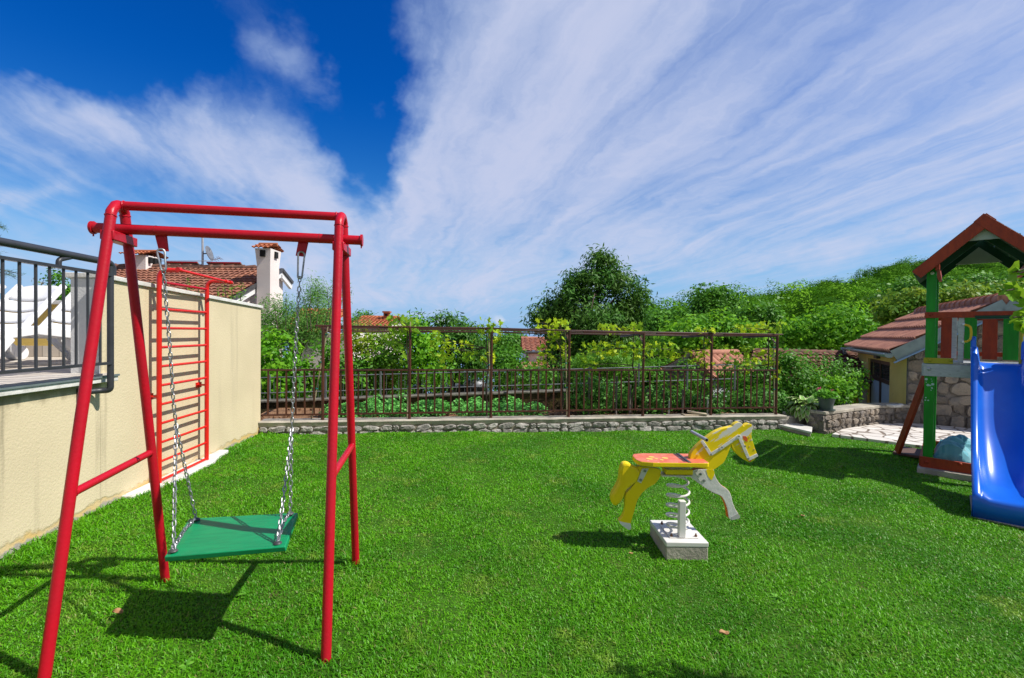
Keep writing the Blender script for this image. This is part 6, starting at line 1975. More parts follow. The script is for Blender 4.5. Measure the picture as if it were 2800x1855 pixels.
# step slab
q = [G(2107, 1160), G(2219, 1186), G(2222, 1176, 0.0), G(2140, 1152, 0.0)]
zst = gz(4.6) + 0.09
ha = [V(2107, 1155, (q[0].x, q[0].y), (q[0].x + 1, q[0].y)), ]
def up_to(px, py, z):
    d_ = ray(px, py); tt = (z - CAM.z) / d_.z; return CAM + d_ * tt
sq = [up_to(2108, 1156, zst), up_to(2219, 1181, zst), up_to(2221, 1168, zst), up_to(2160, 1151, zst)]
t = thing('step_slab', 'white stone step slab in the gap between the two stone walls', 'step', tuple(sq[0] - Vector((0, 0, 0.09))))
mb = MB(); mb.prism([p - Vector((0, 0, 0.02)) for p in sq], (0, 0, 1), 0.04); mb.build('slab', M_CONCW, t, bevel=0.005)
cs = sum((p for p in sq), Vector()) / 4
mb = MB(); mb.prism([lerp(p, cs, 0.08) - Vector((0, 0, 0.10)) for p in sq], (0, 0, 1), 0.115); mb.build('riser', M_CONC, t)
# short wall closing the gap behind the step
ga_ = on_back(2150, 1140, 0.05); gb_ = P(2222, 1146, ga_.y + 0.35)
t = thing('gap_wall', 'short dark concrete wall behind the white step', 'wall', tuple(ga_))
mb = MB(); slant_box(mb, Vector((ga_.x, ga_.y, 0)), Vector((gb_.x + 0.1, gb_.y, 0)), -0.8, -0.8, cR.z - 0.03, cR.z - 0.05, Vector((0, 0.25, 0))); mb.build('wall_body', M_CONC, t)

# crazy paving
def paving_mat():
    m, x, b = base_mat('crazy_paving', 0.8, 0, 0.25)
    g = x.n('ShaderNodeNewGeometry'); pos = g.outputs['Position']
    wob = x.n('ShaderNodeTexNoise'); x.put(wob.inputs['Vector'], pos); x.put(wob.inputs['Scale'], 2.0)
    sp = x.n('ShaderNodeVectorMath', operation='MULTIPLY_ADD'); x.put(sp.inputs[0], wob.outputs['Color']); sp.inputs[1].default_value = (0.12, 0.12, 0); x.put(sp.inputs[2], pos)
    fl = x.n('ShaderNodeVectorMath', operation='MULTIPLY'); x.put(fl.inputs[0], sp.outputs[0]); fl.inputs[1].default_value = (1, 1, 0)
    v1 = x.n('ShaderNodeTexVoronoi', feature='DISTANCE_TO_EDGE'); v1.inputs['Scale'].default_value = 3.1; x.put(v1.inputs['Vector'], fl.outputs[0])
    v2 = x.n('ShaderNodeTexVoronoi', feature='F1'); v2.inputs['Scale'].default_value = 3.1; x.put(v2.inputs['Vector'], fl.outputs[0])
    f = x.ramp(v1.outputs['Distance'], 0.025, 0.055)
    sc = x.n('ShaderNodeSeparateColor'); x.put(sc.inputs[0], v2.outputs['Color'])
    c = x.mix(sc.outputs[0], (0.62, 0.58, 0.54, 1), (0.74, 0.71, 0.67, 1))
    c = x.mix(x.m('MULTIPLY', x.noise(pos, 9, 5), 0.5), c, (0.5, 0.46, 0.42, 1))
    x.put(b.inputs['Base Color'], x.mix(f, (0.20, 0.16, 0.13, 1), c))
    bn = x.n('ShaderNodeBump'); bn.inputs['Strength'].default_value = 0.6; bn.inputs['Distance'].default_value = 0.015
    x.put(bn.inputs['Height'], x.m('ADD', f, x.m('MULTIPLY', x.noise(pos, 14, 4), 0.4))); x.put(b.inputs['Normal'], bn.outputs[0])
    return m
pv = 0.055
pp = [G(2275, 1187, pv), G(2400, 1203, pv), G(2530, 1220, pv), G(2680, 1243, pv), G(2900, 1270, pv), Vector((12.5, 6.6, 0)), gpt(2 * aR + 1, -0.1, 0), gpt(0.05, -0.1, 0), smid + Vector((0, 0, 0)), lerp(sA, smid, 0.3)]
pp = [Vector((p.x, p.y, gz(p.x) + pv)) for p in pp]
mb = MB(); mb.prism([p - Vector((0, 0, 0.06)) for p in pp], (0, 0, 1), 0.12); tag(mb.build('stone_path', paving_mat(), bevel=0.006), kind='structure')
GRASS_POLYS.append(pp)

# flower pot and hosta
zc = lerp(zc_a, zc_b, 0.1)
pc = P(2259, 1121, sA.y + 0.19); pc = Vector((P(2259, 1121, sA.y + 0.2).x, sA.y + 0.2, zc + 0.002))
k = pc.y / FPX
t = thing('flower_pot', 'dark grey green flower pot with pink geranium on the stone wall end', 'flower pot', pc)
mb = MB(); mb.lathe(pc, [(0.12, 0.0), (0.145, 0.008), (0.15, 0.025), (0.135, 0.02)], 20); mb.build('saucer', mat('pot_plastic', (0.055, 0.085, 0.08), (0.07, 0.10, 0.095), scale=6, rough=0.5), t)
H_ = 36 * k
mb = MB(); mb.lathe(pc + Vector((0, 0, 0.012)), [(0.105, 0.0), (0.12, H_ * 0.5), (0.148, H_ * 0.92), (0.16, H_ * 0.93), (0.16, H_), (0.145, H_), (0.14, H_ - 0.03)], 24)
mb.build('pot', bpy.data.materials['pot_plastic'], t)
rg = np.random.default_rng(5)
c = unit(rg.normal(size=(420, 3))); c[:, 2] = np.abs(c[:, 2]); c = c * rg.uniform(0.3, 1, (420, 1)) ** 0.5 * np.array([0.21, 0.19, 0.15]) + np.array(pc) + np.array([0, 0, H_])
v, f = leaves(c, 0.065, LOBED, unit(c - np.array(pc)), upb=0.7, rg=rg); np_mesh('foliage', v, f, leaf_mat('geranium_leaf', (0.06, 0.20, 0.02), (0.13, 0.32, 0.03), trans=0.3), t)
for (px, py) in ((2235, 1064), (2276, 1068), (2243, 1062), (2288, 1085)):
    c0_ = P(px, py, pc.y - 0.12); cc = np.array(c0_)[None] + rg.normal(size=(22, 3)) * 0.011
    v, f = leaves(cc, 0.022, RHOMB, None, rg=rg); np_mesh('flower_head', v, f, mat('pink_petal', (0.75, 0.06, 0.22), (0.7, 0.15, 0.3), scale=30, rough=0.6) if py < 1080 else M_WHITE, t)

hb = P(2200, 1122, pc.y + 0.32); hb.z = zc_a - 0.03
t = thing('hosta_plant', 'hosta with white edged leaves in front of the flower pot wall', 'plant', hb)
m_h, X, b = base_mat('hosta_leaf', 0.5, 0, 0.3)
at_ = X.n('ShaderNodeAttribute', attribute_name='across')
X.put(b.inputs['Base Color'], X.mix(X.ramp(at_.outputs['Fac'], 0.45, 0.75), (0.22, 0.42, 0.08, 1), (0.78, 0.80, 0.50, 1)))
vs, fs_, ac = [], [], []
for i in range(260):
    a = rg.uniform(0, 2 * math.pi); el = rg.uniform(0.3, 1.45); L_ = rg.uniform(0.24, 0.40)
    d_ = np.array([math.cos(a), math.sin(a), 0]); p = np.array(hb) + d_ * 0.04; vel = d_ * math.cos(el) + np.array([0, 0, math.sin(el)])
    sd = np.array([-d_[1], d_[0], 0]); n0_ = len(vs)
    for j in range(6):
        q = j / 5; w = 0.05 * math.sin(math.pi * min(1, 0.08 + q * 0.92)) ** 0.8 + 0.002
        for (s_, acv) in ((-1, 1), (-0.5, 0), (0.5, 0), (1, 1)):
            vs.append(p + sd * w * s_ + np.array([0, 0, 0.012 * abs(s_)])); ac.append(acv)
        vel = vel + np.array([0, 0, -0.42]); vel /= np.linalg.norm(vel); p = p + vel * L_ / 5
    for j in range(5):
        for k_ in range(3): fs_.append((n0_ + j * 4 + k_, n0_ + j * 4 + k_ + 1, n0_ + (j + 1) * 4 + k_ + 1, n0_ + (j + 1) * 4 + k_))
o = np_mesh('foliage', np.array(vs), np.array(fs_), m_h, t, smooth=True)
at = o.data.attributes.new('across', 'FLOAT', 'POINT'); at.data.foreach_set('value', np.array(ac, dtype=np.float32))

# shrubs between fence end and garage
for i, (lb, bl, m, n_, sz) in enumerate((
    ('leafy green shrub in front of the old tiled roof by the fence end', [blob(2160, 1040, 10.5, 110, 130, 0.6), blob(2200, 1075, 10.3, 120, 90, 0.6), blob(2150, 990, 10.8, 60, 70, 0.4)], L_MID, (130, 26), 0.085),
    ('tangled green shrub with bare twigs before the low building', [blob(2250, 1010, 11, 120, 80, 0.6), blob(2300, 1025, 11, 100, 60, 0.6), blob(2220, 1020, 10.8, 80, 60, 0.5)], L_OLIVE, (70, 22), 0.075),
    ('bright green shrub behind the flower pot', [blob(2290, 1085, 10.2, 110, 80, 0.5), blob(2240, 1055, 10.3, 100, 60, 0.5), blob(2320, 1060, 10.4, 60, 60, 0.4)], L_BRIGHT, (110, 24), 0.08),
    ('green bush behind the last bays of the brown fence', [blob(2030, 1030, 10.8, 130, 90, 0.6), blob(2090, 1050, 10.6, 100, 110, 0.5), blob(2040, 1080, 10.4, 120, 60, 0.5)], L_MID, (130, 26), 0.09),
    ('slim green bush growing beside the old shed door', [blob(1880, 1030, 11.0, 60, 90, 0.4), blob(1905, 1060, 10.9, 80, 70, 0.4), blob(1850, 1075, 10.6, 90, 60, 0.4)], L_MID, (60, 22), 0.08))):
    tree('garden_shrub', lb, 'shrub', (bl[0][0], bl[0][1], -0.9), bl, m, M_BARK, n=n_, cr=0.12, size=sz, trunk_r=0.04, limbs=9, seed=60 + i, crown_name='foliage')
# small trestle by the low building
t = thing('wooden_trestle', 'small orange wooden trestle beside the garage front', 'trestle', tuple(P(2336, 1112, 11.5)))
m_t = mat('orange_wood', (0.36, 0.14, 0.05), rough=0.7)
for (a, b_) in (((2342, 1070), (2322, 1113)), ((2342, 1070), (2345, 1116))):
    mb = MB(); mb.beam(P(a[0], a[1], 11.5), P(b_[0], b_[1] + 25, 11.5), 0.04, 0.04, up=(0, 1, 0)); mb.build('leg', m_t, t)
mb = MB(); mb.beam(P(2326, 1103, 11.5), P(2345, 1103, 11.5), 0.03, 0.03); mb.build('rail', m_t, t)

# ================================================================== trees in the middle distance
mid = [
    ('walnut_tree', 'pale green spreading tree left of the wooded hill', 40, [blob(1960, 850, 40, 130, 110), blob(1940, 820, 40, 80, 60), blob(2000, 840, 40, 60, 60), blob(1930, 880, 40, 100, 70)], L_MID, (220, 40), 0.5, 0.30),
    ('acacia_tree', 'bright fern leaved acacia behind the right trellis bays', 20, [blob(1900, 920, 20, 150, 70), blob(1970, 900, 20, 110, 80), blob(2020, 925, 20, 120, 70), blob(1850, 950, 20, 100, 60)], L_BRIGHT, (230, 36), 0.28, 0.20),
    ('bright_tree', 'bright green round tree left of the garage roof', 26, [blob(2290, 900, 26, 190, 110), blob(2230, 920, 26, 140, 90), blob(2350, 920, 26, 110, 90), blob(2180, 925, 26, 100, 70), blob(2310, 875, 26, 100, 60)], L_BRIGHT, (330, 36), 0.34, 0.24),
    ('oak_tree', 'dark olive tree behind the fifth trellis post', 34, [blob(1800, 895, 34, 110, 60), blob(1850, 885, 34, 70, 60), blob(1780, 920, 34, 120, 60)], L_OLIVE, (160, 36), 0.4, 0.28),
    ('grey_green_tree', 'greyish green tree in front of the wooded hill foot', 30, [blob(2075, 880, 30, 120, 90), blob(2110, 910, 30, 110, 80), blob(2050, 920, 30, 100, 60)], L_MID, (200, 36), 0.36, 0.26),
    ('distant_oak', 'distant green tree in front of the sea left of the pink house', 50, [blob(1385, 945, 50, 90, 60), blob(1340, 960, 50, 90, 60), blob(1410, 940, 50, 50, 50), blob(1300, 960, 50, 80, 50)], L_MID, (220, 36), 0.5, 0.32),
    ('far_tree', 'small dark tree beside the orange cottage roof', 60, [blob(1030, 878, 60, 40, 20), blob(990, 878, 60, 60, 44), blob(1100, 900, 60, 80, 40)], L_OLIVE, (120, 30), 0.4, 0.35),
    ('yellow_tree', 'yellowish leaved tree behind the garage ridge', 17, [blob(2480, 835, 17, 130, 60), blob(2600, 820, 17, 170, 50), blob(2720, 815, 17, 160, 50), blob(2440, 860, 17, 80, 40)], L_YEL, (260, 30), 0.2, 0.17),
    ('dark_tree', 'dark green tree between the bright tree and garage roof', 30, [blob(2400, 870, 30, 70, 110), blob(2440, 850, 30, 60, 60)], L_DARK, (110, 36), 0.3, 0.28),
    ('chestnut_tree', 'green tree with yellow blossom below the wooded hill', 36, [blob(2480, 800, 36, 110, 60), blob(2660, 790, 36, 150, 60), blob(2560, 810, 36, 120, 50), blob(2780, 790, 36, 120, 70)], L_OLIVE, (220, 36), 0.4, 0.3),
    ('far_oak', 'round dark tree behind the cherry tree, left of the walnut', 60, [blob(1880, 900, 60, 90, 70), blob(1820, 900, 60, 120, 40)], L_OLIVE, (130, 36), 0.6, 0.45),
]
for i, (nm, lb, Y, bl, m, n_, cr, sz) in enumerate(mid):
    bx = sum(b_[0] for b_ in bl) / len(bl)
    tree(nm, lb, 'tree', (bx, Y, terr_z(Y) - 1), bl, m, M_BARK, n=n_, cr=cr, size=sz, trunk_r=0.18, limbs=8, seed=80 + i)

# ================================================================== wooded hill
ridge = [(1700, 930), (1800, 915), (1900, 895), (1990, 872), (2060, 850), (2130, 836), (2200, 820), (2260, 806), (2310, 790), (2370, 770), (2430, 750), (2500, 740), (2580, 722), (2650, 705), (2720, 700), (2800, 692), (2950, 680), (3200, 660)]
def hill_pt(px, q):
    py = float(np.interp(px, [r[0] for r in ridge], [r[1] for r in ridge]))
    yh = 910 + 0.0105 * (px - 1400)
    Y = lerp(48.0, 185.0, q)
    pyq = lerp(yh + 30, py + 12, math.sin(q * math.pi / 2) ** 0.85)
    return P(px, pyq, Y)
rows = []
for i in range(25):
    q = i / 24; rows.append([hill_pt(px, q) for px in np.linspace(1650, 3200, 50)])
rows.append([r + Vector((0, 60, -20)) for r in rows[-1]]); rows.append([r + Vector((0, 160, -70)) for r in rows[-2]])
mb = MB(); mb.grid(rows); tag(mb.build('hill', mat('hill_ground', (0.03, 0.06, 0.012), (0.06, 0.09, 0.02), scale=0.1, rough=0.95), angle=180), kind='structure')
def forest():
    rg = np.random.default_rng(77)
    V_, F_, S_, n = [], [], [], 0
    ctr = []
    for i in range(560):
        q = rg.uniform(0, 1) ** 0.85; px = rg.uniform(1700, 2960)
        c = hill_pt(px, q) + Vector((0, 0, rg.uniform(-1.0, 1.6))); ctr.append((c, q, rg.uniform(1.9, 4.6)))
    for (c, q, r) in ctr:
        nl = int(70 * r * r * (1.15 - 0.4 * q)) + 120
        d_ = unit(rg.normal(size=(nl, 3))); d_[:, 2] = np.abs(d_[:, 2]) * 1.0 - 0.25
        ph = rg.uniform(0, 6.28, 3)
        lump = 1 + 0.20 * np.sin(d_[:, 0] * 5 + ph[0]) * np.sin(d_[:, 1] * 5 + ph[1]) + 0.13 * np.sin(d_[:, 2] * 9 + d_[:, 0] * 7 + ph[2])
        hh = rg.uniform(0.85, 1.25)
        p = np.array(c) + np.array([0, 0, r * 0.6]) + d_ * (r * np.array([1, 1, hh]))[None] * lump[:, None] * rg.uniform(0.80, 1.03, (nl, 1))
        v, f = leaves(p, 0.36 + 0.10 * q, RHOMB, d_, upb=0.35, outb=2.2, rnd=0.35, rg=rg)
        V_.append(v); F_.append(f + n); n += len(v); S_.append(np.full(len(v), rg.uniform()))
    m = leaf_mat('forest_leaf', (0.036, 0.13, 0.007), (0.065, 0.19, 0.010), trans=0.15, rough=0.8)
    m.node_tree.nodes['Principled BSDF'].inputs['Specular IOR Level'].default_value = 0.04
    X = NX(m.node_tree); bs = m.node_tree.nodes['Principled BSDF']; at_ = X.n('ShaderNodeAttribute', attribute_name='tree_tone')
    src = bs.inputs['Base Color'].links[0].from_socket
    hs_ = X.n('ShaderNodeHueSaturation'); X.put(hs_.inputs['Color'], src); X.put(hs_.inputs['Value'], X.m('ADD', 0.35, X.m('MULTIPLY', at_.outputs['Fac'], 1.3))); X.put(hs_.inputs['Hue'], X.m('ADD', 0.505, X.m('MULTIPLY', at_.outputs['Fac'], -0.03)))
    X.put(bs.inputs['Base Color'], hs_.outputs[0])
    o = np_mesh('forest', np.concatenate(V_), np.concatenate(F_), m)
    at = o.data.attributes.new('tree_tone', 'FLOAT', 'POINT'); at.data.foreach_set('value', np.concatenate(S_).astype(np.float32))
    tag(o, 'dense green wood covering the hillside on the right', 'woodland', kind='stuff')
forest()
# trees one can tell apart on the ridge
def conifer(name, label, px, pyt, pyb, wpx, Y, m, seed):
    rg = np.random.default_rng(seed)
    a, b_ = P(px, pyt, Y), P(px, pyb, Y); k = Y / FPX; H_ = a.z - b_.z
    t = thing(name, label, 'tree', (b_.x, Y, b_.z))
    n_ = 700; q = rg.uniform(0, 1, n_) ** 0.7; an = rg.uniform(0, 6.28, n_)
    r = (q if 'cypress' not in name else np.sin(np.clip(q * 2.6, 0, np.pi)) ** 0.7) * wpx * k / 2 * (0.7 + 0.3 * np.sin(q * 40)) * rg.uniform(0.6, 1, n_)
    p = np.stack([b_.x + r * np.cos(an), Y + r * np.sin(an), a.z - q * H_ * 0.96], 1)
    v, f = leaves(p, 0.4, RHOMB, None, upb=0.3, rg=rg); np_mesh('crown', v, f, m, t)
    mb = MB(); mb.tube([b_, a], [0.25, 0.05], 6); mb.build('trunk', M_BARK, t)
L_CON = leaf_mat('conifer_needles', (0.012, 0.035, 0.014), (0.025, 0.06, 0.022), trans=0.05, rough=0.7)
conifer('pine_tree', 'lone dark pine poking up along the ridge', 2290, 764, 800, 26, 185, L_CON, 1)
conifer('cypress_tree', 'wide dark cypress on the hilltop under the tower roof', 2676, 676, 715, 30, 190, L_CON, 2)
conifer('cypress_tree', 'slim dark cypress right of the wide one on the hilltop', 2707, 680, 705, 12, 190, L_CON, 3)
conifer('cypress_tree', 'small dark cypress beside the slim one on the hilltop', 2727, 684, 705, 10, 190, L_CON, 4)
conifer('cypress_tree', 'lone cypress on the hilltop above the right roof slope', 2788, 638, 690, 14, 190, L_CON, 5)
conifer('cypress_tree', 'dark cypress at the left end of the hilltop group', 2652, 680, 716, 26, 188, L_CON, 6)
for (px, py, w, lb, sd_) in ((2485, 725, 62, 'large round crown standing up on the hill ridge', 1), (2522, 722, 30, 'smaller round crown right of the large ridge tree', 2), (2165, 812, 50, 'bushy tree at the left shoulder of the hill', 3)):
    b_ = blob(px, py + 8, 180, w, w * 0.8)
    tree('ridge_oak', lb, 'tree', (b_[0], 180, b_[2] - 6), [b_, (b_[0] - b_[3] * .5, 180, b_[2] - b_[5] * .5, b_[3] * .7, b_[3] * .7, b_[5] * .8)], L_OLIVE, M_BARK, n=(90, 30), cr=0.9, size=0.6, trunk_r=0.3, limbs=4, seed=100 + sd_)

# ================================================================== play tower with slide
B0 = G(2522, 1290)
fd = Vector((0.733, -0.680, 0)).normalized(); dv = Vector((-fd.y, fd.x, 0))
TW, TD = 1.14, 1.30
PW = 0.098
T0 = Vector((B0.x, B0.y, 0)) + fd * 0.0
def tp(a, b_, z): return T0 + fd * a + dv * b_ + Vector((0, 0, z))
zg = B0.z
TT = thing('play_tower', 'wooden play tower in green and red with gable roof and blue slide', 'play tower', tuple(tp(TW / 2, TD / 2, zg)))
M_TG = mat('tower_green', (0.008, 0.30, 0.015), (0.006, 0.23, 0.012), scale=3, rough=0.5, stretch=(8, 8, 1), bump=0.15, bscale=12, dirt=(0.01, 0.07, 0.01), dscale=4, dlo=0.62, dhi=0.8)
M_TR = mat('tower_red', (0.38, 0.045, 0.010), (0.29, 0.034, 0.010), scale=3, rough=0.55, stretch=(6, 6, 2), bump=0.2, bscale=14, dirt=(0.10, 0.015, 0.008), dscale=5, dlo=0.62, dhi=0.8)
M_TY = mat('tower_yellow', (0.42, 0.36, 0.015), (0.34, 0.30, 0.02), scale=4, rough=0.5)
M_TW = mat('tower_white', (0.52, 0.54, 0.55), (0.42, 0.44, 0.46), scale=4, rough=0.7, stretch=(3, 3, 10), bump=0.3, bscale=12, dirt=(0.26, 0.27, 0.27), dscale=6, dlo=0.58, dhi=0.72)
M_TDG = mat('tower_dark_green', (0.006, 0.07, 0.03), (0.006, 0.055, 0.025), scale=4, rough=0.6)
M_BLUE = mat('blue_plastic', (0.008, 0.12, 0.66), (0.010, 0.14, 0.70), scale=3, rough=0.27, spec=0.5, bump=0.03, bscale=6, dirt=(0.05, 0.16, 0.55), dscale=6, dlo=0.62, dhi=0.85)
pzt = zat(tp(PW / 2, 0, 0).x, tp(PW / 2, 0, 0).y, 733)
zpl = zat(tp(0.2, 0, 0).x, tp(0.2, 0, 0).y, 993)
R_t = Matrix((fd, dv, Vector((0, 0, 1)))).transposed()
posts = [(0, 0), (TW, 0), (0, TD), (TW, TD)]
for (a, b_) in posts:
    zb = gz(tp(a, b_, 0).x) - 0.02
    mb = MB(); mb.box(tp(a + PW / 2, b_ + PW / 2, (pzt + zb) / 2), (PW, PW, pzt - zb), R_t); mb.build('post', M_TG, TT, bevel=0.006)
def bar(name, a0, b0, z0, a1, b1, z1, w, h, m, bev=0.003, up=(0, 0, 1)):
    mb = MB(); mb.beam(tp(a0, b0, z0), tp(a1, b1, z1), w, h, up=up); return mb.build(name, m, TT, bevel=bev)
def zt(a, b_, py): 
    p = tp(a, b_, 0); return zat(p.x, p.y, py)
x_ = -0.012
zbt, zbb = zt(0.06, -0.03, 1251), zt(0.06, -0.03, 1280)
bar('base_beam', -0.02, -0.018, (zbt + zbb) / 2, TW + PW, -0.018, (zbt + zbb) / 2 - 0.02, 0.036, zbt - zbb, M_TR)
bar('base_beam', -0.018, 0.02, (zbt + zbb) / 2 - 0.01, -0.018, TD + PW, (zbt + zbb) / 2 - 0.01, 0.036, zbt - zbb, M_TR)
bar('base_beam', 0.0, TD + PW + 0.02, (zbt + zbb) / 2 - 0.01, TW + PW, TD + PW + 0.02, (zbt + zbb) / 2 - 0.01, 0.036, zbt - zbb, M_TR)
# top rail on the front, and on the back
zr1, zr0 = zt(0.06, -0.03, 854), zt(0.06, -0.03, 870)
bar('rail_board', -0.01, -0.018, (zr0 + zr1) / 2, TW + PW, -0.018, (zr0 + zr1) / 2, 0.03, zr1 - zr0, M_TR)
bar('rail_board', 0, TD + PW + 0.018, (zr0 + zr1) / 2, TW + PW, TD + PW + 0.018, (zr0 + zr1) / 2, 0.03, zr1 - zr0, M_TR)
zq = zpl + 0.09
bar('lower_rail', PW, TD + PW + 0.018, zq, TW, TD + PW + 0.018, zq, 0.03, 0.06, M_TR)
# boards of the back side, seen through the tower
def back_a(px):
    q = V(px, 950, tp(0, TD + PW / 2, 0), tp(1, TD + PW / 2, 0)); return (Vector((q.x, q.y, 0)) - tp(0, TD + PW / 2, 0)).dot(fd)
for (p0, p1, m) in ((2572, 2602, M_TR), (2601.5, 2616, M_TW), (2636, 2670, M_TG), (2685, 2727, M_TR), (2742, 2785, M_TG)):
    a0, a1 = back_a(p0), back_a(p1)
    bar('side_board', (a0 + a1) / 2, TD + PW / 2, zpl + 0.02, (a0 + a1) / 2, TD + PW / 2, zr1 - 0.01, a1 - a0, 0.022, m, up=dv)
# right and left side boards
for i in range(5):
    b0 = PW + 0.10 + i * 0.23
    bar('side_board', TW + PW / 2, b0, zpl + 0.02, TW + PW / 2, b0, zr1 - 0.01, 0.13, 0.022, (M_TR, M_TG, M_TR, M_TG, M_TR)[i], up=fd)
# white guard board beside the slide with yellow grip
def front_a(px):
    q = V(px, 950, tp(0, -0.02, 0), tp(1, -0.02, 0)); return (Vector((q.x, q.y, 0)) - tp(0, -0.02, 0)).dot(fd)
a0, a1 = front_a(2619), front_a(2635)
bar('guard_board', (a0 + a1) / 2, -0.005, zpl + 0.005, (a0 + a1) / 2, -0.005, zr0, a1 - a0, 0.024, M_TW, up=dv)
ag = front_a(2637)
mb = MB(); zg0, zg1 = zt(ag, 0, 936), zt(ag, 0, 888)
mb.tube(rounded([tp(ag - 0.01, -0.03, zg1), tp(ag + 0.05, -0.06, zg1 - 0.02), tp(ag + 0.06, -0.06, (zg0 + zg1) / 2), tp(ag + 0.05, -0.06, zg0 + 0.02), tp(ag - 0.01, -0.03, zg0)], 0.04), 0.013, 10); mb.build('grip_handle', mat('grip_yellow', (0.75, 0.45, 0.01), rough=0.4), TT)
for z in (zg0, zg1):
    mb = MB(); mb.ball(tp(ag - 0.01, -0.03, z), 0.018, 10, 6); mb.build('grip_fixing', M_WHITE, TT)
# grip bar under the rail
g0_, g1_ = front_a(2664), front_a(2790)
mb = MB(); mb.tube([tp(g0_, -0.05, zt(g0_, 0, 868.5)), tp(g1_, -0.05, zt(g0_, 0, 868.5))], 0.022, 12); mb.build('grip_bar', M_TDG, TT)
ay = front_a(2791)
mb = MB(); mb.tube([tp(ay, -0.05, zpl), tp(ay, -0.05, zr0)], 0.018, 10); mb.build('grip_pole', M_TY, TT)
# platform, fascia, yellow board
mb = MB(); mb.box(tp((TW + PW) / 2, (TD + PW) / 2, zpl - 0.02), (TW - 0.02, TD - 0.02, 0.035), R_t); mb.build('platform', M_TW, TT)
wy1, wy0 = zt(0.06, -0.03, 979), zt(0.06, -0.03, 994)
ae = front_a(2607)
bar('kick_board', -0.012, -0.016, (wy0 + wy1) / 2, ae, -0.016, (wy0 + wy1) / 2, 0.03, wy1 - wy0, M_TY)
wz1, wz0 = zt(0.06, -0.03, 995.5), zt(0.06, -0.03, 1029)
bar('fascia_board', -0.012, -0.014, (wz0 + wz1) / 2, TW + PW, -0.014, (wz0 + wz1) / 2, 0.03, wz1 - wz0, M_TW)
bar('fascia_board', -0.014, 0, (wz0 + wz1) / 2, -0.014, TD + PW, (wz0 + wz1) / 2, 0.03, wz1 - wz0, M_TW)
mb = MB(); mb.beam(tp(ae, -0.01, zpl + 0.008), tp(TW, -0.01, zpl + 0.008), 0.05, 0.012); mb.build('edge_strip', M_STEEL, TT)
for (px, py, m) in ((2542, 985.5, M_TY), (2600, 985.5, M_TY), (2540, 1009, M_TW), (2544, 860, M_TR), (2535, 1264, M_TR), (2626, 1270, M_TR), (2549, 747, M_WHITE)):
    q = V(px, py, tp(0, -0.035, 0), tp(1, -0.035, 0))
    mb = MB(); mb.ball(q + dv * (0.0 if py > 760 else 0.03), 0.021, 12, 6, (1, 1, 1)); mb.build('bolt_cap', m, TT)
# painted dots on the post under the fascia
mb = MB(); rg = np.random.default_rng(6)
for i in range(15):
    px, py = rg.uniform(2530, 2551), rg.uniform(1034, 1096); r = rg.choice([0.006, 0.009, 0.016], p=[0.5, 0.35, 0.15])
    q = V(px, py, tp(0, -0.001, 0), tp(1, -0.001, 0)); mb.tube([q, q - dv * 0.002], r, 9)
mb.build('painted_dots', mat('dot_paint', (0.45, 0.62, 0.60), rough=0.6), TT)
# roof
zap = zt(TW / 2 + PW / 2, -0.22, 606) ; zev = zt(-0.12, -0.22, 748)
aM = (TW + PW) / 2
q = V(2693, 606, tp(0, -0.22, 0), tp(1, -0.22, 0)); aM = (Vector((q.x, q.y, 0)) - tp(0, -0.22, 0)).dot(fd); zap = q.z
q = V(2506, 752, tp(0, -0.22, 0), tp(1, -0.22, 0)); aE = (Vector((q.x, q.y, 0)) - tp(0, -0.22, 0)).dot(fd); zev = q.z
RF, RB = -0.22, TD + 0.34
sl_ = (zap - zev) / (aM - aE); aE2 = 2 * aM - aE
un = Vector((0, 0, 1))
for (s0, s1) in ((aE, aM), (aE2, aM)):
    nrm = (fd * (-(zap - zev) if s0 < s1 else (zap - zev)) + Vector((0, 0, abs(s1 - s0)))).normalized()
    ex = 0.055 * (1 if s0 < s1 else -1)
    for b_ in (RF, RB):
        bar('barge_board', s0, b_ + (0.003 if s0 < s1 else 0), zev, s1 + ex, b_ + (0.003 if s0 < s1 else 0), zap + abs(ex) * sl_, 0.035, 0.125, M_TR if b_ == RF else M_TDG, up=(0, 0, 1))
    d_ = (tp(s1, 0, zap) - tp(s0, 0, zev))
    mb = MB()
    for (q0, q1) in ((0.0, 0.27), (0.28, 0.55), (0.56, 0.80), (0.81, 1.0)):
        c0_ = tp(s0, RF + 0.02, zev) + d_ * q0; c1_ = tp(s0, RF + 0.02, zev) + d_ * q1
        mb.prism([c0_ + nrm * 0.062, c1_ + nrm * 0.062, c1_ + nrm * 0.062 + dv * (RB - RF - 0.04), c0_ + nrm * 0.062 + dv * (RB - RF - 0.04)], nrm, 0.018)
    mb.build('roof_panel', M_TDG, TT, smooth=False)
    bar('roof_rafter', s0 + (0.1 if s0 < s1 else -0.1), RF + 0.45, zev + 0.02, s1, RF + 0.45, zap - 0.08, 0.03, 0.08, M_TDG)
    bar('eave_beam', s0 + (0.20 if s0 < s1 else -0.20), RF + 0.03, zev - 0.02 + 0.2 * sl_ - 0.075, s0 + (0.20 if s0 < s1 else -0.20), RB - 0.03, zev - 0.02 + 0.2 * sl_ - 0.075, 0.04, 0.09, M_TR)
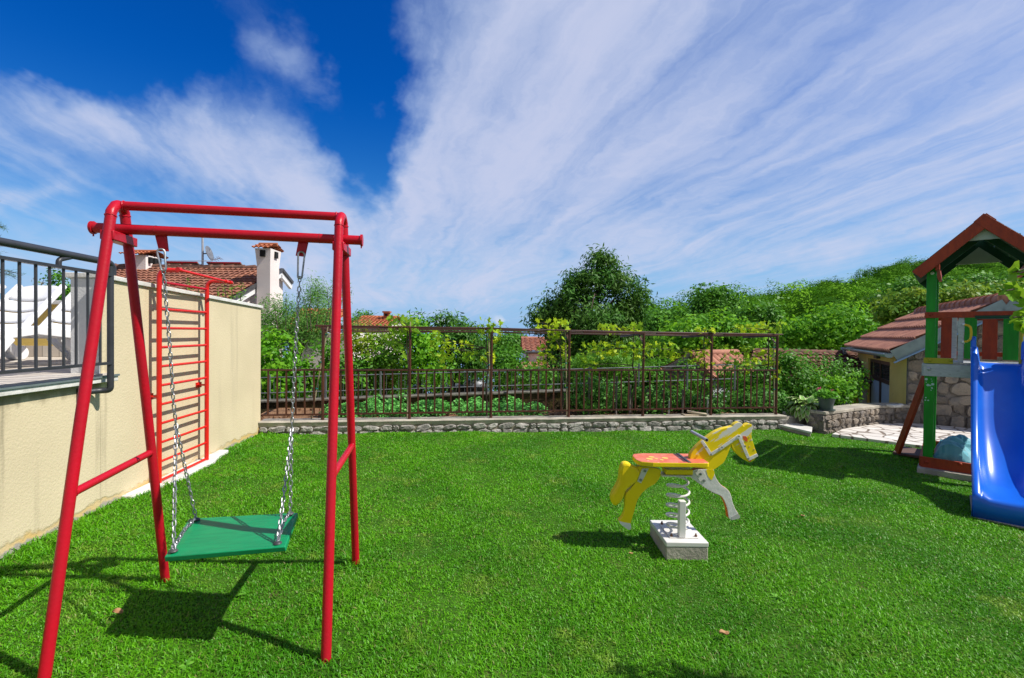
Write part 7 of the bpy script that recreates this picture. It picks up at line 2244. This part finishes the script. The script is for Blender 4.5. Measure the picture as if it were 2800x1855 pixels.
for b_, m, hh in ((RF + 0.06, mat('tower_pale_grey', (0.40, 0.46, 0.42), (0.34, 0.40, 0.36), scale=5, rough=0.7), 0.15), (RB - 0.06, mat('tower_grey', (0.36, 0.42, 0.36), (0.3, 0.36, 0.3), scale=5, rough=0.7), 0.24)):
    mb = MB()
    mb.prism([tp(aM, b_, zap - 0.06), tp(aM - hh / sl_, b_, zap - 0.06 - hh), tp(aM + hh / sl_, b_, zap - 0.06 - hh)], dv, 0.022); mb.build('gable_plate', m, TT)
# slanted stringer with its foot plate on the left
bar('ladder_stringer', 0.02, 0.12, zt(0.02, 0.12, 1022), -0.30, 0.62, zt(-0.3, 0.62, 1236), 0.04, 0.10, M_TR)
f0 = G(2442, 1238, 0.05); f1 = G(2522, 1252, 0.07)
n_ = Vector((0, 0, 1)); side_ = Vector((0.25, 0.5, 0))
foot = [P(2441, 1239, f0.y), P(2522, 1252, f1.y), P(2524, 1232, f1.y + 0.3), P(2466, 1222, f0.y + 0.32)]
mb = MB(); mb.prism(foot, (0, 0, 1), 0.035); mb.build('foot_plank', mat('brown_plank', (0.10, 0.055, 0.045), (0.14, 0.08, 0.065), scale=5, rough=0.7), TT, bevel=0.003)
# concrete under the corner
mb = MB(); cb = tp(0.28, 0.03, zg + 0.01); mb.box(cb, (0.66, 0.30, 0.12), R_t); tag(mb.build('concrete_footing', M_CONC, None, cb, bevel=0.01), 'weathered concrete footing under the tower corner', 'concrete block')

# ---- slide
aS0 = front_a(2663); aS1 = aS0 + 0.46
sec = []
LEN_S = 1.86
zl_ = gz(tp(0.7, -LEN_S, 0).x)
pend = tp(aS0, -LEN_S, 0); zlip = zat(pend.x, pend.y, 1358)
zend = zlip - 0.0
def trough(s):
    pts = [(-0.06, zpl + 0.02), (0.10, zpl + 0.015), (0.22, zpl - 0.06), (0.40, zpl - 0.27), (0.80, lerp(zpl, zend, 0.62)), (1.10, lerp(zpl, zend, 0.83)), (1.35, lerp(zpl, zend, 0.945)), (1.60, zend + 0.012), (LEN_S, zend)]
    xs_ = [p[0] for p in pts]; zs_ = [p[1] for p in pts]
    i = max(0, min(len(pts) - 2, int(np.searchsorted(xs_, s)) - 1))
    m_ = []
    for k in range(len(pts)):
        if k == 0: m_.append((zs_[1] - zs_[0]) / (xs_[1] - xs_[0]))
        elif k == len(pts) - 1: m_.append((zs_[-1] - zs_[-2]) / (xs_[-1] - xs_[-2]))
        else: m_.append((zs_[k + 1] - zs_[k - 1]) / (xs_[k + 1] - xs_[k - 1]))
    h = xs_[i + 1] - xs_[i]; t_ = (s - xs_[i]) / h
    return (2 * t_**3 - 3 * t_**2 + 1) * zs_[i] + (t_**3 - 2 * t_**2 + t_) * h * m_[i] + (-2 * t_**3 + 3 * t_**2) * zs_[i + 1] + (t_**3 - t_**2) * h * m_[i + 1]
W_ = aS1 - aS0
rows = []
N_ = 44
for i in range(N_ + 1):
    s = lerp(-0.06, LEN_S, i / N_)
    z = trough(s)
    wall = 0.17
    if s < 0.16: wall = lerp(0.20, 0.17, max(0, s) / 0.16)
    e_ = min(1, max(0, (s - 1.5) / 0.36)); wall = wall * (1 - 0.80 * e_ ** 1.6)
    under = z - 0.10
    gl_ = gz(tp(aS0, -s, 0).x) + 0.0
    if s > 1.2: under = lerp(under, gl_, min(1, (s - 1.2) / 0.5))
    rnd_ = min(1, max(0.06, (s - 0.08) / 0.35))
    half = [(-0.022, under), (-0.03, z + wall * 0.6), (-0.03, z + wall), (-0.012, z + wall + 0.016), (0.022, z + wall + 0.012), (0.034, z + wall - 0.01),
            (0.042, z + wall * 0.72), (0.056, z + (wall * 0.45 + 0.01) * rnd_), (0.085, z + wall * 0.26 * rnd_), (0.125, z + wall * 0.11 * rnd_), (0.17, z + wall * 0.03 * rnd_), (0.22, z)]
    prof = [(a, zz) for (a, zz) in half] + [(W_ - a, zz) for (a, zz) in reversed(half)]
    rows.append([tp(aS0 + a, -s, zz) for (a, zz) in prof])
# rounded nose and front skirt
last = rows[-1]
gl_ = gz(tp(aS0, -LEN_S, 0).x)
for (ds, f_) in ((0.025, 0.06), (0.04, 0.16), (0.045, 0.35), (0.02, 1.0)):
    row = []
    for p in last:
        zz = lerp(p.z, gl_ + 0.01, f_) if f_ > 0.2 else p.z - (p.z - gl_) * f_
        q = p - dv * ds; row.append(Vector((q.x, q.y, zz)))
    rows.append(row)
mb = MB(); mb.grid(rows)
o = mb.build('slide', M_BLUE, TT, angle=60, recalc=True)
sld = o
o.modifiers.new('th', 'SOLIDIFY').thickness = 0.006
for px in (2668,):
    for a in (aS0 - 0.005, aS1 - 0.035):
        zz = trough(0.0)
        mb = MB(); mb.prism([tp(a, -0.10, zz + 0.05), tp(a, 0.05, zz + 0.05), tp(a, 0.035, zz + 0.30), tp(a, -0.0, zz + 0.33), tp(a, -0.07, zz + 0.26)], fd, 0.05)
        mb.build('side_ear', M_BLUE, sld, bevel=0.012)
mb = MB(); c_ = tp(aS0 + W_ / 2, -1.45, gz(4.5) - 0.01); mb.box(c_, (W_ + 0.06, 0.9, 0.06), R_t); tag(mb.build('slide_base_slab', M_CONC, None, c_, bevel=0.008), 'low concrete slab in the grass under the slide end', 'slab')

# ---- crumpled tarpaulin in the sand pit
rg = np.random.default_rng(14)
rows = []
for i in range(30):
    r = []
    for j in range(22):
        a = lerp(0.10, 0.98, i / 29); b_ = lerp(0.10, 1.0, j / 21)
        z = 0.17 + 0.10 * math.sin(6 * a + 3.1 * b_) * math.cos(5 * b_ - 2 * a) + 0.08 * abs(math.sin(9 * a - 6 * b_)) + 0.06 * abs(math.sin(14 * b_ + 7 * a)) + 0.12 * math.exp(-((a - 0.3) / 0.12) ** 2 - ((b_ - 0.5) / 0.15) ** 2)
        ed = min(i, 29 - i, j, 21 - j) / 4
        r.append(tp(a + rg.normal() * 0.008, b_ + rg.normal() * 0.008, gz(tp(a, b_, 0).x) + 0.04 + max(0, z) * min(1, 0.4 + ed)))
    rows.append(r)
mb = MB(); mb.grid(rows); o = mb.build('tarpaulin', mat('teal_tarp', (0.14, 0.40, 0.46), (0.10, 0.33, 0.40), scale=3, rough=0.55), None, tp(0.5, 0.5, gz(5.5)), angle=18)
o.modifiers.new('th', 'SOLIDIFY').thickness = 0.004
tag(o, 'crumpled teal tarpaulin lying inside the base of the play tower', 'tarpaulin')

# ================================================================== ginkgo reaching in from the right
rg = np.random.default_rng(9)
gb = Vector((2.95, 1.9, gz(2.95)))
t = thing('ginkgo_tree', 'ginkgo twigs with fan leaves reaching in at the right edge', 'tree', gb)
mb = MB(); mb.tube([gb, gb + Vector((0.05, 0.05, 1.2)), gb + Vector((-0.05, 0, 2.6))], [0.05, 0.035, 0.015], 8)
pts, ax = [], []
tw = [((2900, 700, 1.93), (2770, 745, 1.87)), ((2900, 760, 1.93), (2752, 795, 1.84)), ((2920, 820, 1.93), (2765, 820, 1.87)), ((2930, 860, 1.95), (2770, 868, 1.87)), ((2900, 900, 1.93), (2790, 890, 1.90)), ((2950, 780, 1.98), (2815, 780, 1.93)), ((2950, 720, 2.04), (2840, 715, 1.98)), ((2980, 850, 1.98), (2830, 850, 1.93)), ((2960, 650, 2.04), (2850, 660, 1.98))]
for (a, b_) in tw:
    A3, B3 = P(*a), P(*b_)
    st_ = Vector((gb.x + rg.normal() * 0.02, gb.y, A3.z - rg.uniform(0.25, 0.5)))
    k1 = lerp(st_, A3, 0.5) + Vector((rg.normal() * 0.03, rg.normal() * 0.03, 0.02)); k2 = lerp(A3, B3, 0.5) + Vector((0, rg.normal() * 0.02, 0.02 * rg.normal()))
    mb.tube([st_, k1, A3, k2, B3], [0.010, 0.008, 0.006, 0.0045, 0.002], 6)
    for k in range(9):
        q = rg.uniform(0.55, 1.02); p = lerp(A3, B3, q)
        pts.append(np.array(p) + rg.normal(size=3) * 0.009); d_ = np.array((B3 - A3).normalized()) * 0.7 + rg.normal(size=3) * 0.8 + np.array([0, 0, -0.3]); ax.append(d_)
    for k in range(16):
        p = lerp(k1, A3, rg.uniform(-0.2, 1.0)); pts.append(np.array(p) + rg.normal(size=3) * 0.05); ax.append(rg.normal(size=3) + np.array([0, 0, -0.3]))
mb.build('trunk', M_BARK, t)
v, f = leaves(np.array(pts), 0.035, FAN, None, upb=0.5, rnd=0.6, rg=rg, axis=np.array(ax))
np_mesh('leaves', v, f, leaf_mat('ginkgo_leaf', (0.10, 0.25, 0.015), (0.20, 0.34, 0.02), trans=0.4, tcol=(0.35, 0.5, 0.03)), t)

# ================================================================== small things on the lawn
M_DRY = mat('dry_leaf', (0.32, 0.16, 0.07), (0.42, 0.25, 0.12), scale=20, rough=0.8)
for (px, py, s, lb) in ((322, 1677, 0.022, 'curled dry brown leaf beside the swing shadow'), (1980, 1735, 0.021, 'curled tan dry leaf on the lawn below the spring horse'), (2195, 1412, 0.014, 'tiny pale dry leaf on the open lawn right of the horse'), (1725, 1515, 0.012, 'tiny dry leaf on the grass left of the concrete block')):
    c = G(px, py, 0.03); mb = MB(); rows = []
    for i in range(6):
        rows.append([c + Vector(((i - 2.5) * s * 0.5, (j - 2) * s * 0.45 * math.sin(math.pi * (i + 0.6) / 6.2), 0.35 * s * abs(j - 2) + 0.25 * s * math.sin(i * 1.3))) for j in range(5)])
    mb.grid(rows); o = mb.build('dry_leaf', M_DRY, None, c); o.modifiers.new('th', 'SOLIDIFY').thickness = 0.001
    tag(o, lb, 'leaf', 'dry leaves on the lawn')
M_WEED = leaf_mat('weed_leaf', (0.07, 0.22, 0.02), (0.13, 0.31, 0.035), trans=0.35)
wl_ = ['broad leaved weed in the middle of the swing shadow', 'broad leaved weed in the grass at the bottom edge', 'weed at the foot of the front right swing leg', 'weed in the grass under the swing board', 'weed by the wall foot left of the ladder slab', 'weed in the open lawn right of the horse head']
for (px, py), lb in zip(((671, 1635), (510, 1830), (925, 1795), (560, 1530), (588, 1240), (2120, 1640)), wl_):
    c = G(px, py); n_ = 14
    an = rg.uniform(0, 6.28, n_); ax = np.stack([np.cos(an), np.sin(an), rg.uniform(0.2, 1.0, n_)], 1)
    v, f = leaves(np.repeat(np.array(c)[None], n_, 0) + rg.normal(size=(n_, 3)) * 0.004 + np.array([0, 0, 0.012]), 0.036, (np.array([[0, 0, 0], [0.3, -0.2, 0.08], [0.7, -0.2, 0.04], [1, 0, -0.1], [0.7, 0.2, 0.04], [0.3, 0.2, 0.08]]), np.array([[0, 1, 2, 3, 4, 5]])), None, upb=0.9, rnd=0.3, rg=rg, axis=ax)
    tag(np_mesh('lawn_weed', v, f, M_WEED, None, c), lb, 'weed', 'weeds in the lawn')
GRASS_POLYS.append([tuple(p)[:2] for p in sq])
grass()
